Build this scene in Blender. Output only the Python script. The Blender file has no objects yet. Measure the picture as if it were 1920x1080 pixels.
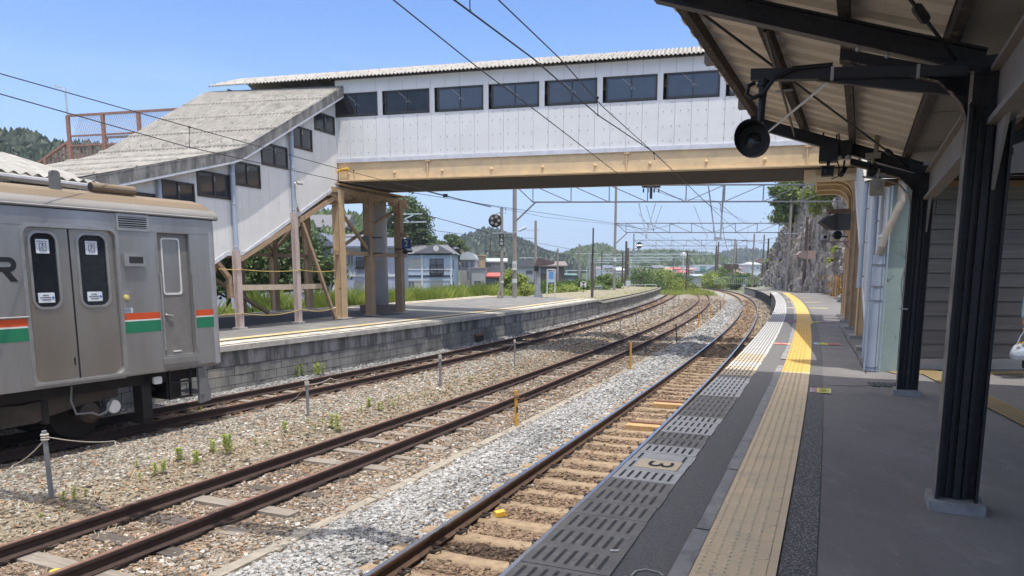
import bpy, math, random
import numpy as np
from mathutils import Vector, Matrix
random.seed(7); rng = np.random.default_rng(7)
SC = bpy.context.scene
# ---------------------------------------------------------------- camera
F, CX, CY, YH, CAMZ = 1345., 960., 711., 513.1, 2.72      # pixels of the 1920x1080 photograph; rail top is z = 0
TH = math.atan((CY - YH) / F)
cam = bpy.data.objects.new('camera', bpy.data.cameras.new('camera'))
SC.collection.objects.link(cam); SC.camera = cam
cam.location = (0, 0, CAMZ); cam.rotation_euler = (math.pi / 2 - TH, 0, 0)
cam.data.lens = F / 1920 * 36; cam.data.sensor_width = 36; cam.data.shift_y = (CY - 540) / 1920
cam.data.clip_start = 0.05; cam.data.clip_end = 4000
# ---------------------------------------------------------------- sky, sun, exposure
SUN = Vector((0.113, -0.237, 1.0)).normalized()
elev = math.asin(SUN.z); az = math.atan2(SUN.x, SUN.y)
W = bpy.data.worlds.new("World"); SC.world = W; W.use_nodes = True
nt = W.node_tree; bg = nt.nodes['Background']
sky = nt.nodes.new('ShaderNodeTexSky'); sky.sky_type = 'NISHITA'; sky.sun_disc = False
sky.sun_elevation = elev; sky.sun_rotation = az; sky.air_density = 1.0; sky.dust_density = .4; sky.ozone_density = 3.5
tcw = nt.nodes.new('ShaderNodeTexCoord'); sxw = nt.nodes.new('ShaderNodeSeparateXYZ'); nt.links.new(tcw.outputs['Generated'], sxw.inputs[0])
rmw = nt.nodes.new('ShaderNodeMapRange'); rmw.interpolation_type = 'SMOOTHSTEP'; rmw.inputs[1].default_value = -.02; rmw.inputs[2].default_value = .34; nt.links.new(sxw.outputs[2], rmw.inputs[0])
hzc = nt.nodes.new('ShaderNodeMix'); hzc.data_type = 'RGBA'; hzc.inputs[6].default_value = (2.2, 3.0, 4.3, 1); nt.links.new(rmw.outputs[0], hzc.inputs[0])
mul = nt.nodes.new('ShaderNodeMix'); mul.data_type = 'RGBA'; mul.blend_type = 'MULTIPLY'; mul.inputs[0].default_value = 1; mul.inputs[7].default_value = (.70, .80, 1.0, 1); nt.links.new(sky.outputs[0], mul.inputs[6]); nt.links.new(mul.outputs[2], hzc.inputs[7])
cln = nt.nodes.new('ShaderNodeTexNoise'); cln.inputs['Scale'].default_value = 2.2; cln.inputs['Detail'].default_value = 7; clm = nt.nodes.new('ShaderNodeMapping'); clm.inputs['Scale'].default_value = (1, 1, 5); nt.links.new(tcw.outputs['Generated'], clm.inputs[0]); nt.links.new(clm.outputs[0], cln.inputs[0])
clr = nt.nodes.new('ShaderNodeMapRange'); clr.inputs[1].default_value = .5; clr.inputs[2].default_value = .8; clr.inputs[4].default_value = .14; nt.links.new(cln.outputs[0], clr.inputs[0])
clx = nt.nodes.new('ShaderNodeMix'); clx.data_type = 'RGBA'; clx.inputs[7].default_value = (5.2, 5.8, 6.6, 1); nt.links.new(clr.outputs[0], clx.inputs[0]); nt.links.new(hzc.outputs[2], clx.inputs[6])   # thin high veil of cloud
zcr = nt.nodes.new('ShaderNodeMapRange'); zcr.interpolation_type = 'SMOOTHSTEP'; zcr.inputs[1].default_value = .42; zcr.inputs[2].default_value = .62; nt.links.new(sxw.outputs[2], zcr.inputs[0])
zno = nt.nodes.new('ShaderNodeTexNoise'); zno.inputs['Scale'].default_value = 3.5; zno.inputs['Detail'].default_value = 8; nt.links.new(tcw.outputs['Generated'], zno.inputs[0])
znr = nt.nodes.new('ShaderNodeMapRange'); znr.inputs[1].default_value = .3; znr.inputs[2].default_value = .6; nt.links.new(zno.outputs[0], znr.inputs[0])
zm = nt.nodes.new('ShaderNodeMath'); zm.operation = 'MULTIPLY'; nt.links.new(zcr.outputs[0], zm.inputs[0]); nt.links.new(znr.outputs[0], zm.inputs[1])
zx = nt.nodes.new('ShaderNodeMix'); zx.data_type = 'RGBA'; zx.inputs[7].default_value = (9.5, 9.0, 8.6, 1); nt.links.new(zm.outputs[0], zx.inputs[0]); nt.links.new(clx.outputs[2], zx.inputs[6])   # bright white cloud added high above the frame to lift the shaded areas
nt.links.new(zx.outputs[2], bg.inputs[0]); bg.inputs[1].default_value = 0.15
sl = bpy.data.lights.new('sun', 'SUN'); sl.energy = 2.9; sl.angle = math.radians(0.5); sl.color = (1, .955, .88)
so = bpy.data.objects.new('sun', sl); SC.collection.objects.link(so)
so.rotation_euler = (-SUN).to_track_quat('-Z', 'Y').to_euler()
SC.view_settings.view_transform = 'Standard'; SC.view_settings.look = 'None'
SC.view_settings.exposure = 0.6; SC.view_settings.gamma = 1
SC.cycles.max_bounces = 6; SC.cycles.transparent_max_bounces = 12
# ---------------------------------------------------------------- pixel <-> world
_s, _c = math.sin(TH), math.cos(TH)
def ray(px, py):
    u = (px - CX) / F; v = (CY - py) / F
    return (u, _c + v * _s, -_s + v * _c)
def at(px, py, z):
    d = ray(px, py); t = (z - CAMZ) / d[2]; return (d[0] * t, d[1] * t, z)
def atY(px, py, Y):
    d = ray(px, py); t = Y / d[1]; return (d[0] * t, Y, CAMZ + d[2] * t)
# ---------------------------------------------------------------- materials
def lin(c):
    return tuple(((x / 12.92) if x <= .04045 else ((x + .055) / 1.055) ** 2.4) for x in c[:3])
MATS = {}
def M(name, c, rough=.7, metal=0., c2=None, scale=4., detail=6., bump=.0, bscale=60., lo=.35, hi=.65, stretch=None,
      c3=None, s3=1.2, lo3=.55, hi3=.7, spec=None, attr=None, wave=None):
    if name in MATS: return MATS[name]
    m = bpy.data.materials.new(name); m.use_nodes = True; N = m.node_tree.nodes; L = m.node_tree.links
    b = N['Principled BSDF']; b.inputs['Roughness'].default_value = rough; b.inputs['Metallic'].default_value = metal
    if spec is not None: b.inputs['Specular IOR Level'].default_value = spec
    tc = N.new('ShaderNodeTexCoord'); vec = tc.outputs['Object']
    if stretch:
        mp = N.new('ShaderNodeMapping'); mp.inputs['Scale'].default_value = stretch; L.new(vec, mp.inputs[0]); vec = mp.outputs[0]
    if c2 is None: c2 = tuple(x * .8 for x in c)
    no = N.new('ShaderNodeTexNoise'); no.inputs['Scale'].default_value = scale; no.inputs['Detail'].default_value = detail
    no.inputs['Roughness'].default_value = .65
    L.new(vec, no.inputs['Vector'])
    mr = N.new('ShaderNodeMapRange'); mr.inputs[1].default_value = lo; mr.inputs[2].default_value = hi; L.new(no.outputs[0], mr.inputs[0])
    mx = N.new('ShaderNodeMix'); mx.data_type = 'RGBA'; mx.inputs[6].default_value = (*c, 1); mx.inputs[7].default_value = (*c2, 1)
    L.new(mr.outputs[0], mx.inputs[0]); col = mx.outputs[2]
    if c3 is not None:
        n3 = N.new('ShaderNodeTexNoise'); n3.inputs['Scale'].default_value = s3; n3.inputs['Detail'].default_value = 8; n3.inputs['Roughness'].default_value = .7
        L.new(vec, n3.inputs['Vector'])
        m3 = N.new('ShaderNodeMapRange'); m3.inputs[1].default_value = lo3; m3.inputs[2].default_value = hi3; L.new(n3.outputs[0], m3.inputs[0])
        x3 = N.new('ShaderNodeMix'); x3.data_type = 'RGBA'; x3.inputs[7].default_value = (*c3, 1); L.new(m3.outputs[0], x3.inputs[0]); L.new(col, x3.inputs[6]); col = x3.outputs[2]
    if attr:
        a = N.new('ShaderNodeAttribute'); a.attribute_name = attr
        xa = N.new('ShaderNodeMix'); xa.data_type = 'RGBA'; xa.blend_type = 'MULTIPLY'; xa.inputs[0].default_value = 1
        L.new(col, xa.inputs[6]); L.new(a.outputs['Color'], xa.inputs[7]); col = xa.outputs[2]
    if wave:                                       # shade of the corrugation valleys put into the colour: (axis, pitch, valley colour)
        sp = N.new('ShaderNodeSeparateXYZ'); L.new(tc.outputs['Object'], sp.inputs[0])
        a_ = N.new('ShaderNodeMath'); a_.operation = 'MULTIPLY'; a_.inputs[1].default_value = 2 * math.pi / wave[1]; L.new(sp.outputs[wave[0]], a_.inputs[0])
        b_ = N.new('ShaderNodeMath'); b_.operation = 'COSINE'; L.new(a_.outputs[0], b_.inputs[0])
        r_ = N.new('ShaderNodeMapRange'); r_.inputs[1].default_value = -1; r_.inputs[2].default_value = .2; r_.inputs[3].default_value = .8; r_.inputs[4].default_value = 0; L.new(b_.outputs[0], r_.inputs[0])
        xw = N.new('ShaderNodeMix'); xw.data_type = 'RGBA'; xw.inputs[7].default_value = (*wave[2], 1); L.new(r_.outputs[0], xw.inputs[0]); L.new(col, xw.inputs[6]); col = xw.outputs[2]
    L.new(col, b.inputs['Base Color'])
    if bump:
        nb = N.new('ShaderNodeTexNoise'); nb.inputs['Scale'].default_value = bscale; nb.inputs['Detail'].default_value = 5
        L.new(vec, nb.inputs['Vector'])
        bp = N.new('ShaderNodeBump'); bp.inputs['Strength'].default_value = bump; bp.inputs['Distance'].default_value = .02
        L.new(nb.outputs[0], bp.inputs['Height']); L.new(bp.outputs[0], b.inputs['Normal'])
    MATS[name] = m; return m
def leafmat(name, c, c2, trans=.25):
    m = bpy.data.materials.new(name); m.use_nodes = True; N = m.node_tree.nodes; L = m.node_tree.links
    b = N['Principled BSDF']; b.inputs['Roughness'].default_value = .55
    a = N.new('ShaderNodeAttribute'); a.attribute_name = 'tint'
    mx = N.new('ShaderNodeMix'); mx.data_type = 'RGBA'; mx.inputs[6].default_value = (*c, 1); mx.inputs[7].default_value = (*c2, 1)
    L.new(a.outputs['Fac'], mx.inputs[0]); L.new(mx.outputs[2], b.inputs['Base Color'])
    t = N.new('ShaderNodeBsdfTranslucent'); L.new(mx.outputs[2], t.inputs[0])
    ms = N.new('ShaderNodeMixShader'); ms.inputs[0].default_value = trans
    L.new(b.outputs[0], ms.inputs[1]); L.new(t.outputs[0], ms.inputs[2]); L.new(ms.outputs[0], N['Material Output'].inputs[0])
    MATS[name] = m; return m
# ---------------------------------------------------------------- mesh builder
class MB:
    def __init__(s): s.v = []; s.f = []; s.n = 0; s.smooth = False
    def add(s, v, f):
        v = np.asarray(v, float).reshape(-1, 3); s.v.append(v)
        for q in f: s.f.append(tuple(i + s.n for i in q))
        s.n += len(v); return s
    def box(s, x0, x1, y0, y1, z0, z1):
        v = [(x, y, z) for z in (z0, z1) for y in (y0, y1) for x in (x0, x1)]
        return s.add(v, [(0, 2, 3, 1), (4, 5, 7, 6), (0, 1, 5, 4), (2, 6, 7, 3), (0, 4, 6, 2), (1, 3, 7, 5)])
    def bar(s, p, q, w, h, up=(0, 0, 1)):
        """rectangular bar from p to q; w across, h along up"""
        p = Vector(p); q = Vector(q); d = (q - p).normalized(); u = Vector(up)
        a = d.cross(u)
        if a.length < 1e-4: a = d.cross(Vector((1, 0, 0)))
        a.normalize(); u = a.cross(d).normalized()
        v = []
        for e in (p, q):
            for (i, j) in ((-1, -1), (1, -1), (1, 1), (-1, 1)): v.append(e + a * (i * w / 2) + u * (j * h / 2))
        return s.add([tuple(x) for x in v], [(0, 1, 2, 3), (7, 6, 5, 4), (0, 4, 5, 1), (1, 5, 6, 2), (2, 6, 7, 3), (3, 7, 4, 0)])
    def tube(s, pts, r, n=8, cap=True):
        P = [Vector(p) for p in pts]; rr = r if isinstance(r, (list, tuple)) else [r] * len(P)
        rings = []; prev = None
        for i, p in enumerate(P):
            d = (P[min(i + 1, len(P) - 1)] - P[max(i - 1, 0)])
            if d.length < 1e-9: d = Vector((0, 0, 1))
            d.normalize()
            if prev is None:
                a = d.cross(Vector((0, 0, 1)))
                if a.length < 1e-3: a = Vector((1, 0, 0))
            else: a = prev - d * prev.dot(d)
            a.normalize(); prev = a; b = d.cross(a)
            rings.append([tuple(p + (a * math.cos(t) + b * math.sin(t)) * rr[i]) for t in [2 * math.pi * k / n for k in range(n)]])
        f = []
        for i in range(len(P) - 1):
            for k in range(n):
                f.append((i * n + k, (i + 1) * n + k, (i + 1) * n + (k + 1) % n, i * n + (k + 1) % n))
        if cap: f.append(tuple(range(n))); f.append(tuple((len(P) - 1) * n + k for k in reversed(range(n))))
        return s.add([x for r_ in rings for x in r_], f)
    def lathe(s, prof, c=(0, 0, 0), axis='z', n=20):
        v = []; f = []
        for (r, h) in prof:
            for k in range(n):
                t = 2 * math.pi * k / n; x, y = r * math.cos(t), r * math.sin(t)
                q = (x, y, h) if axis == 'z' else ((h, x, y) if axis == 'x' else (x, h, y))
                v.append((q[0] + c[0], q[1] + c[1], q[2] + c[2]))
        for i in range(len(prof) - 1):
            for k in range(n): f.append((i * n + k, i * n + (k + 1) % n, (i + 1) * n + (k + 1) % n, (i + 1) * n + k))
        f.append(tuple(reversed(range(n)))); f.append(tuple((len(prof) - 1) * n + k for k in range(n)))
        return s.add(v, f)
    def prism(s, poly, axis, a, b):
        """2-D polygon extruded between a and b along axis 'x','y','z'; poly in the other two axes in order"""
        n = len(poly); v = []
        for h in (a, b):
            for (p, q) in poly:
                v.append((h, p, q) if axis == 'x' else ((p, h, q) if axis == 'y' else (p, q, h)))
        f = [tuple(range(n)), tuple(range(2 * n - 1, n - 1, -1))] + [(i, n + i, n + (i + 1) % n, (i + 1) % n) for i in range(n)]
        return s.add(v, f)
    def grid(s, P):
        """P array [i][j] of points"""
        P = np.asarray(P, float); ni, nj = P.shape[:2]
        f = [(i * nj + j, (i + 1) * nj + j, (i + 1) * nj + j + 1, i * nj + j + 1) for i in range(ni - 1) for j in range(nj - 1)]
        return s.add(P.reshape(-1, 3), f)
    def sphere(s, c, r, n=10, m=6, sc=(1, 1, 1)):
        prof = [(max(1e-4, r * math.sin(math.pi * k / m)), -r * math.cos(math.pi * k / m)) for k in range(m + 1)]
        k0 = s.n; s.lathe(prof, (0, 0, 0), 'z', n); s.v[-1] = s.v[-1] * np.array(sc) + np.array(c); return s
    def done(s, name, mat, parent=None, smooth=False, T=None, tint=None):
        me = bpy.data.meshes.new(name)
        V = np.concatenate(s.v) if s.v else np.zeros((0, 3))
        if T is not None: V = T(V)
        me.from_pydata([], [], [])
        lens = np.array([len(f) for f in s.f], np.int32); idx = np.fromiter((i for f in s.f for i in f), np.int32)
        me.vertices.add(len(V)); me.vertices.foreach_set('co', V.astype(np.float32).ravel())
        me.loops.add(len(idx)); me.loops.foreach_set('vertex_index', idx)
        me.polygons.add(len(lens)); st = np.concatenate([[0], np.cumsum(lens)[:-1]]).astype(np.int32)
        me.polygons.foreach_set('loop_start', st); me.polygons.foreach_set('loop_total', lens)
        me.update(calc_edges=True); me.validate()
        me.polygons.foreach_set('use_smooth', np.full(len(me.polygons), bool(smooth)))
        if tint is not None:
            at_ = me.attributes.new('tint', 'FLOAT', 'POINT'); at_.data.foreach_set('value', np.asarray(tint, np.float32))
        me.materials.append(mat)
        o = bpy.data.objects.new(name, me); SC.collection.objects.link(o)
        if parent is not None: o.parent = parent
        return o
def tag(o, label=None, cat=None, group=None, kind=None):
    if label: o['label'] = label
    if cat: o['category'] = cat
    if group: o['group'] = group
    if kind: o['kind'] = kind
    return o
def thing(name, label, cat, loc=(0, 0, 0), rz=0., group=None):
    o = bpy.data.objects.new(name, None); SC.collection.objects.link(o); o.location = loc; o.rotation_euler = (0, 0, rz)
    o.empty_display_size = .2
    return tag(o, label, cat, group)
def copy_tree(o, parent=None):
    c = o.copy(); SC.collection.objects.link(c)
    if parent is not None: c.parent = parent
    for ch in list(o.children): copy_tree(ch, c)
    return c
def struct(o): o['kind'] = 'structure'; return o
def rawmesh(name, V, Fq, mat, parent=None, tint=None, col=None, smooth=False):
    """V (n,3), Fq (m,k) all faces of k corners"""
    me = bpy.data.meshes.new(name); Fq = np.asarray(Fq, np.int32); k = Fq.shape[1]
    me.vertices.add(len(V)); me.vertices.foreach_set('co', np.asarray(V, np.float32).ravel())
    me.loops.add(Fq.size); me.loops.foreach_set('vertex_index', Fq.ravel())
    me.polygons.add(len(Fq)); me.polygons.foreach_set('loop_start', np.arange(0, Fq.size, k, dtype=np.int32)); me.polygons.foreach_set('loop_total', np.full(len(Fq), k, np.int32))
    me.update(calc_edges=True)
    me.polygons.foreach_set('use_smooth', np.full(len(Fq), bool(smooth)))
    if tint is not None: me.attributes.new('tint', 'FLOAT', 'POINT').data.foreach_set('value', np.asarray(tint, np.float32))
    if col is not None:
        c4 = np.ones((len(V), 4), np.float32); c4[:, :3] = col
        me.attributes.new('col', 'FLOAT_COLOR', 'POINT').data.foreach_set('color', c4.ravel())
    me.materials.append(mat); o = bpy.data.objects.new(name, me); SC.collection.objects.link(o)
    if parent is not None: o.parent = parent
    return o
def text(name, body, size, mat, parent, loc, rot, depth=.002, sx=1.):
    cu = bpy.data.curves.new(name, 'FONT'); cu.body = body; cu.size = size; cu.extrude = depth; cu.align_x = 'CENTER'; cu.align_y = 'CENTER'
    t = bpy.data.objects.new(name + '_tmp', cu); SC.collection.objects.link(t); bpy.context.view_layer.update()
    me = bpy.data.meshes.new_from_object(t.evaluated_get(bpy.context.evaluated_depsgraph_get()))
    bpy.data.objects.remove(t); me.materials.clear(); me.materials.append(mat)
    o = bpy.data.objects.new(name, me); SC.collection.objects.link(o); o.parent = parent; o.location = loc; o.rotation_euler = rot; o.scale = (sx, 1, 1)
    return o
# ---------------------------------------------------------------- track frames (arc length s, offset n to the right)
A = {1: [-3.4801, 22.6617, -2.8634, .2059, -.072], 2: [-7.8484, 24.6641, -5.4722, 1.1894, -.1795], 3: [-14.8347, 32.0956, -14.0778, 5.4643, -.9163]}
TRK = {}
def _cen(a, y):
    t = y / 50; return a[0] + a[1] * t + a[2] * t ** 2 + a[3] * t ** 3 + a[4] * t ** 4
for k, (y0, ymax, R) in {1: (-14, 150, 520.), 2: (-14, 125, 480.), 3: (15.5, 112, 420.)}.items():
    Y = np.arange(y0, ymax, .25); X = _cen(A[k], Y)
    hd = math.atan2(X[-1] - X[-2], .25); h = hd; ex = [];
    x, y = X[-1], Y[-1]
    for i in range(200):
        h -= 1. / R; x += math.sin(h); y += math.cos(h); ex.append((x, y))
    X = np.concatenate([X, [e[0] for e in ex]]); Y = np.concatenate([Y, [e[1] for e in ex]])
    if k == 3:                                        # straight behind y = 15.5 (where the train stands)
        a = math.radians(62.6); d = np.arange(36, 0, -.5)
        X = np.concatenate([X[0] - d * math.cos(a), X]); Y = np.concatenate([Y[0] - d * math.sin(a), Y])
    S = np.concatenate([[0], np.cumsum(np.hypot(np.diff(X), np.diff(Y)))]); i0 = np.interp(0, Y, S); S = S - i0
    TX = np.gradient(X, S); TY = np.gradient(Y, S); l = np.hypot(TX, TY); TRK[k] = (S, X, Y, TX / l, TY / l)
def P(k, s, n, z=0.):
    S, X, Y, TX, TY = TRK[k]
    x, y, tx, ty = (np.interp(s, S, q) for q in (X, Y, TX, TY))
    return np.stack([x + n * ty, y - n * tx, np.broadcast_to(z, np.shape(x + n)) + 0.], -1)
def Pt(k, s, n, z=0.): return tuple(float(q) for q in P(k, s, n, z))
def head(k, s):
    S, X, Y, TX, TY = TRK[k]; return math.atan2(np.interp(s, S, TY), np.interp(s, S, TX))
def SN(k, x, y):
    S, X, Y, TX, TY = TRK[k]; x = np.atleast_1d(x); y = np.atleast_1d(y)
    out_s = np.empty(len(x)); out_n = np.empty(len(x))
    for a in range(0, len(x), 4000):
        d = (X[None, :] - x[a:a + 4000, None]) ** 2 + (Y[None, :] - y[a:a + 4000, None]) ** 2; i = d.argmin(1)
        out_s[a:a + 4000] = S[i]; out_n[a:a + 4000] = (x[a:a + 4000] - X[i]) * TY[i] - (y[a:a + 4000] - Y[i]) * TX[i]
    return out_s, out_n
def ribbon(name, k, ss, nn, z, mat, parent=None, edges=None, smooth=False):
    """sheet following a track; nn offsets; z scalar or list per offset"""
    ss = np.asarray(ss, float); G = []
    zz = z if hasattr(z, '__len__') else [z] * len(nn)
    for n_, z_ in zip(nn, zz): G.append(P(k, ss, np.full(len(ss), float(n_)), z_))
    G = np.stack(G, 1); m = MB(); m.grid(G[:, ::-1]); return m.done(name, mat, parent, smooth)
def steps(a, b, fine=.5):
    out = [a]; x = a
    while x < b: x += fine if x < 40 else (1. if x < 100 else 2.5); out.append(min(x, b))
    return np.array(out)
# ================================================================= SETTING
m_ground = M('ground_soil', (.17, .16, .11), .95, c2=(.10, .13, .05), scale=.15, c3=(.2, .18, .14), s3=.6, bump=.3, bscale=3)
m_bed = M('ballast_bed', (.95, .95, .95), .95, c2=(.45, .43, .40), scale=22, detail=8, lo=.4, hi=.6, bump=1., bscale=26, attr='col')
m_stone = M('ballast_stone', (1, 1, 1), .9, c2=(.7, .68, .66), scale=30, attr='col', bump=.2, bscale=80)
g = MB(); G = [[(x, y, -.62) for y in (-200, -20, 60, 200, 600, 3500)] for x in (-1500, -300, -60, 0, 60, 300, 1500)]
g.grid(G); struct(g.done('ground', m_ground))
def sm(x, a, b):
    t = np.clip((x - a) / (b - a), 0, 1); return t * t * (3 - 2 * t)
def bedz(x, y):
    _, n1 = SN(1, x, y); _, n2 = SN(2, x, y); _, n3 = SN(3, x, y)
    z = np.full(len(x), -.205)
    z += .10 * np.exp(-((n1 + 1.45) / .33) ** 2) * (n1 < 0)
    z += .05 * np.exp(-((n1 - 1.3) / .25) ** 2)
    z += .010 * (np.abs(n1) < .95)
    mid = np.where((n3 > .9) & (n2 < -.9), np.clip(np.minimum(n3 - .9, -.9 - n2) / .8, 0, 1), 0)
    z += .13 * mid * mid * (3 - 2 * mid)
    z += .07 * sm(-n3, .9, 1.5)
    z += .012 * np.sin(x * 5.1 + y * 1.3) * np.sin(y * 4.3 - x * 2.1) + .010 * np.sin(x * 11 + 1) * np.sin(y * 9.)
    return z, n1, n2, n3
GREY, BROWN, MIX, DRY = (np.array(c) for c in ((.43, .43, .42), (.27, .19, .128), (.34, .305, .25), (.31, .26, .19)))
def zone(n1, n2, n3):
    c = np.tile(MIX, (len(n1), 1))
    def put(mask, col): c[mask] = col
    put(n3 < -.8, GREY * .85)
    put(np.abs(n3) <= .85, BROWN * .9 + DRY * .1)
    put((n2 > -2.0) & (n2 < -.85), DRY)
    put((n2 >= -.85) & (n1 < -2.1), BROWN * .72 + MIX * .28)
    put((n2 > .9) & (n1 < -2.1), BROWN * .35 + MIX * .65)
    put((n1 >= -2.1) & (n1 < -.72), GREY)
    put((n1 >= -.72) & (n1 < .75), BROWN)
    put(n1 >= .75, MIX * .8 + BROWN * .2)
    return c
ss = np.concatenate([np.arange(-12, 40, .2), np.arange(40, 110, .5), np.arange(110, 260, 2.)])
nn = np.linspace(1.9, -12.5, 96)
S_, N_ = np.meshgrid(ss, nn, indexing='ij'); pts = P(1, S_.ravel(), N_.ravel())
zz, n1, n2, n3 = bedz(pts[:, 0], pts[:, 1]); pts[:, 2] = zz
cc = zone(n1, n2, n3); ni, nj = S_.shape
idx = np.arange(ni * nj).reshape(ni, nj)
Fq = np.stack([idx[:-1, :-1], idx[:-1, 1:], idx[1:, 1:], idx[1:, :-1]], -1).reshape(-1, 4)
keep = n3.reshape(ni, nj)[:-1, :-1].ravel() > -3.0
struct(rawmesh('track_bed', pts, Fq[keep][:, ::-1], m_bed, col=cc))
# --- loose ballast stones: one object, nobody could count them
def proj(p):
    x, y, z = p[:, 0], p[:, 1], p[:, 2] - CAMZ
    d = y * _c - z * _s; d = np.where(d < .1, .1, d); v = (y * _s + z * _c) / d
    return CX + F * x / d, CY - F * v
base = np.array([(x, y, z) for z in (-1, 1) for y in (-1, 1) for x in (-1, 1)], float)
cf = np.array([(0, 2, 3, 1), (4, 5, 7, 6), (0, 1, 5, 4), (2, 6, 7, 3), (0, 4, 6, 2), (1, 3, 7, 5)])
def stones():
    PS, SZ = [], []
    for (s0, s1, dens, r0, r1) in ((4, 10.5, 950, .012, .027), (10.5, 17, 620, .015, .030), (17, 27, 260, .021, .036), (27, 48, 70, .036, .055), (48, 85, 22, .05, .07)):
        w = 14.; cnt = int((s1 - s0) * w * dens)
        s = rng.uniform(s0, s1, cnt); n = rng.uniform(1.62 - w, 1.62, cnt)
        p = P(1, s, n); px, py = proj(p); k = (px > -60) & (px < 1500) & (py < 1130)
        PS.append(p[k]); SZ.append(np.column_stack([rng.uniform(r0, r1, k.sum())] * 1))
    p = np.concatenate(PS); r = np.concatenate(SZ)[:, 0]
    z, n1, n2, n3 = bedz(p[:, 0], p[:, 1])
    ok = n3 > -1.62
    for n_ in (n1, n2, n3): ok &= (np.abs(np.abs(n_) - .5665) > .075)
    ok &= ~((n1 > -2.24) & (n1 < -2.06) & (rng.uniform(size=len(p)) < .72))
    s1_, _ = SN(1, p[:, 0], p[:, 1]); q = rng.uniform(size=len(p))
    ok &= ~((np.abs(n1) < 1.0) & (np.abs((s1_ - 3.43 + .3) % .6 - .3) < .10) & (q < .93))
    ok &= ~((n2 < -.85) & (n2 > -1.9) & (q < .62)); ok &= ~((np.abs(n2) < .5) & (q < .35)); ok &= ~((np.abs(n3) < .5) & (q < .6))
    p, r, z, n1, n2, n3 = p[ok], r[ok], z[ok], n1[ok], n2[ok], n3[ok]
    c = zone(n1 + rng.normal(0, .14, len(r)), n2 + rng.normal(0, .1, len(r)), n3 + rng.normal(0, .1, len(r)))
    br = rng.normal(1., .18, len(r)).clip(.5, 1.45); c = c * br[:, None]; dm = np.sin(p[:, 0] * 1.3 + np.sin(p[:, 1] * .9) * 2) * np.sin(p[:, 1] * 1.1 + p[:, 0] * .4); c *= (1 + .14 * dm)[:, None]
    u = rng.uniform(size=len(r)); rust = (n1 < -2.1) & (n3 > -.9)
    o = rust & (u < .10); c[o] = np.array([.36, .225, .13]) * br[o, None]
    o = (~rust) & (n1 < -.8) & (u < .03); c[o] = np.array([.30, .22, .16])
    o = rust & (u > .88); c[o] = np.array([.5, .48, .44]) * br[o, None]
    o = (u > .45) & (u < .50); c[o] *= .45
    N = len(r); d = base[None] * rng.uniform(.55, 1., (N, 8, 3)) * (np.array([1.25, .95, .62]) * rng.uniform(.75, 1.25, (N, 3)))[:, None, :]
    q1, q2 = rng.uniform(0, 2 * math.pi, N), rng.normal(0, .45, N)
    ca, sa, cb, sb = np.cos(q1), np.sin(q1), np.cos(q2), np.sin(q2)
    x, y, zz = d[..., 0], d[..., 1], d[..., 2]
    y, zz = y * cb[:, None] - zz * sb[:, None], y * sb[:, None] + zz * cb[:, None]
    x, y = x * ca[:, None] - y * sa[:, None], x * sa[:, None] + y * ca[:, None]
    V = np.stack([x, y, zz], -1) * r[:, None, None]
    V[..., 0] += p[:, None, 0]; V[..., 1] += p[:, None, 1]; V[..., 2] += (z + r * rng.uniform(.1, .7, N))[:, None]
    Fx = (cf[None] + (np.arange(N) * 8)[:, None, None]).reshape(-1, 4)
    o = rawmesh('ballast_stones', V.reshape(-1, 3), Fx, m_stone, col=np.repeat(c, 8, 0))
    tag(o, 'loose grey and rusty brown ballast stones around the three tracks', 'ballast', kind='stuff')
stones()
# --- rails
m_railside = M('rail_rust_main', (.11, .062, .038), .8, c2=(.06, .034, .023), scale=9, bump=.15)
m_railold = M('rail_rust_dark', (.060, .034, .027), .85, c2=(.038, .023, .019), scale=12, bump=.2)
m_steel = M('rail_polished', (.62, .63, .66), .22, 1., c2=(.45, .46, .5), scale=3, stretch=(1, 1, 1))
m_steeldull = M('rail_rusty_top', (.22, .125, .095), .7, c2=(.15, .08, .06), scale=15)
prof = [(-.0625, -.150), (.0625, -.150), (.0625, -.140), (.012, -.118), (.009, -.045), (.033, -.036), (.0335, -.006), (.026, 0), (-.026, 0), (-.0335, -.006), (-.033, -.036), (-.009, -.045), (-.012, -.118), (-.0625, -.140)]
def rail(k, side, s0, s1, label, side_m, top_m, topw):
    s = steps(s0, s1, .5); m = MB()
    Gd = np.stack([P(k, s, side * .5665 + a, b) for (a, b) in prof + prof[:1]], 1); m.grid(Gd); o = m.done('rail', side_m)
    tag(o, label, 'rail', 'rails of the three tracks')
    t = MB(); t.grid(np.stack([P(k, s, side * .5665 + a, .0025) for a in (topw, -topw)], 1)); t.done('running_surface', top_m, o)
for k, nm, s0, s1 in ((1, 'near main track with polished rails', -12, 235), (2, 'rusty disused middle track', -12, 150), (3, 'far track that the train stands on', -30, 150)):
    for sd, w in ((-1, 'left'), (1, 'right')):
        a, b = (m_railside, m_steel) if k == 1 else (m_railold, m_steeldull)
        rail(k, sd, s0, s1, f'{w} rail of the {nm}', a, b, .024 if k == 1 else .027)
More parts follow.
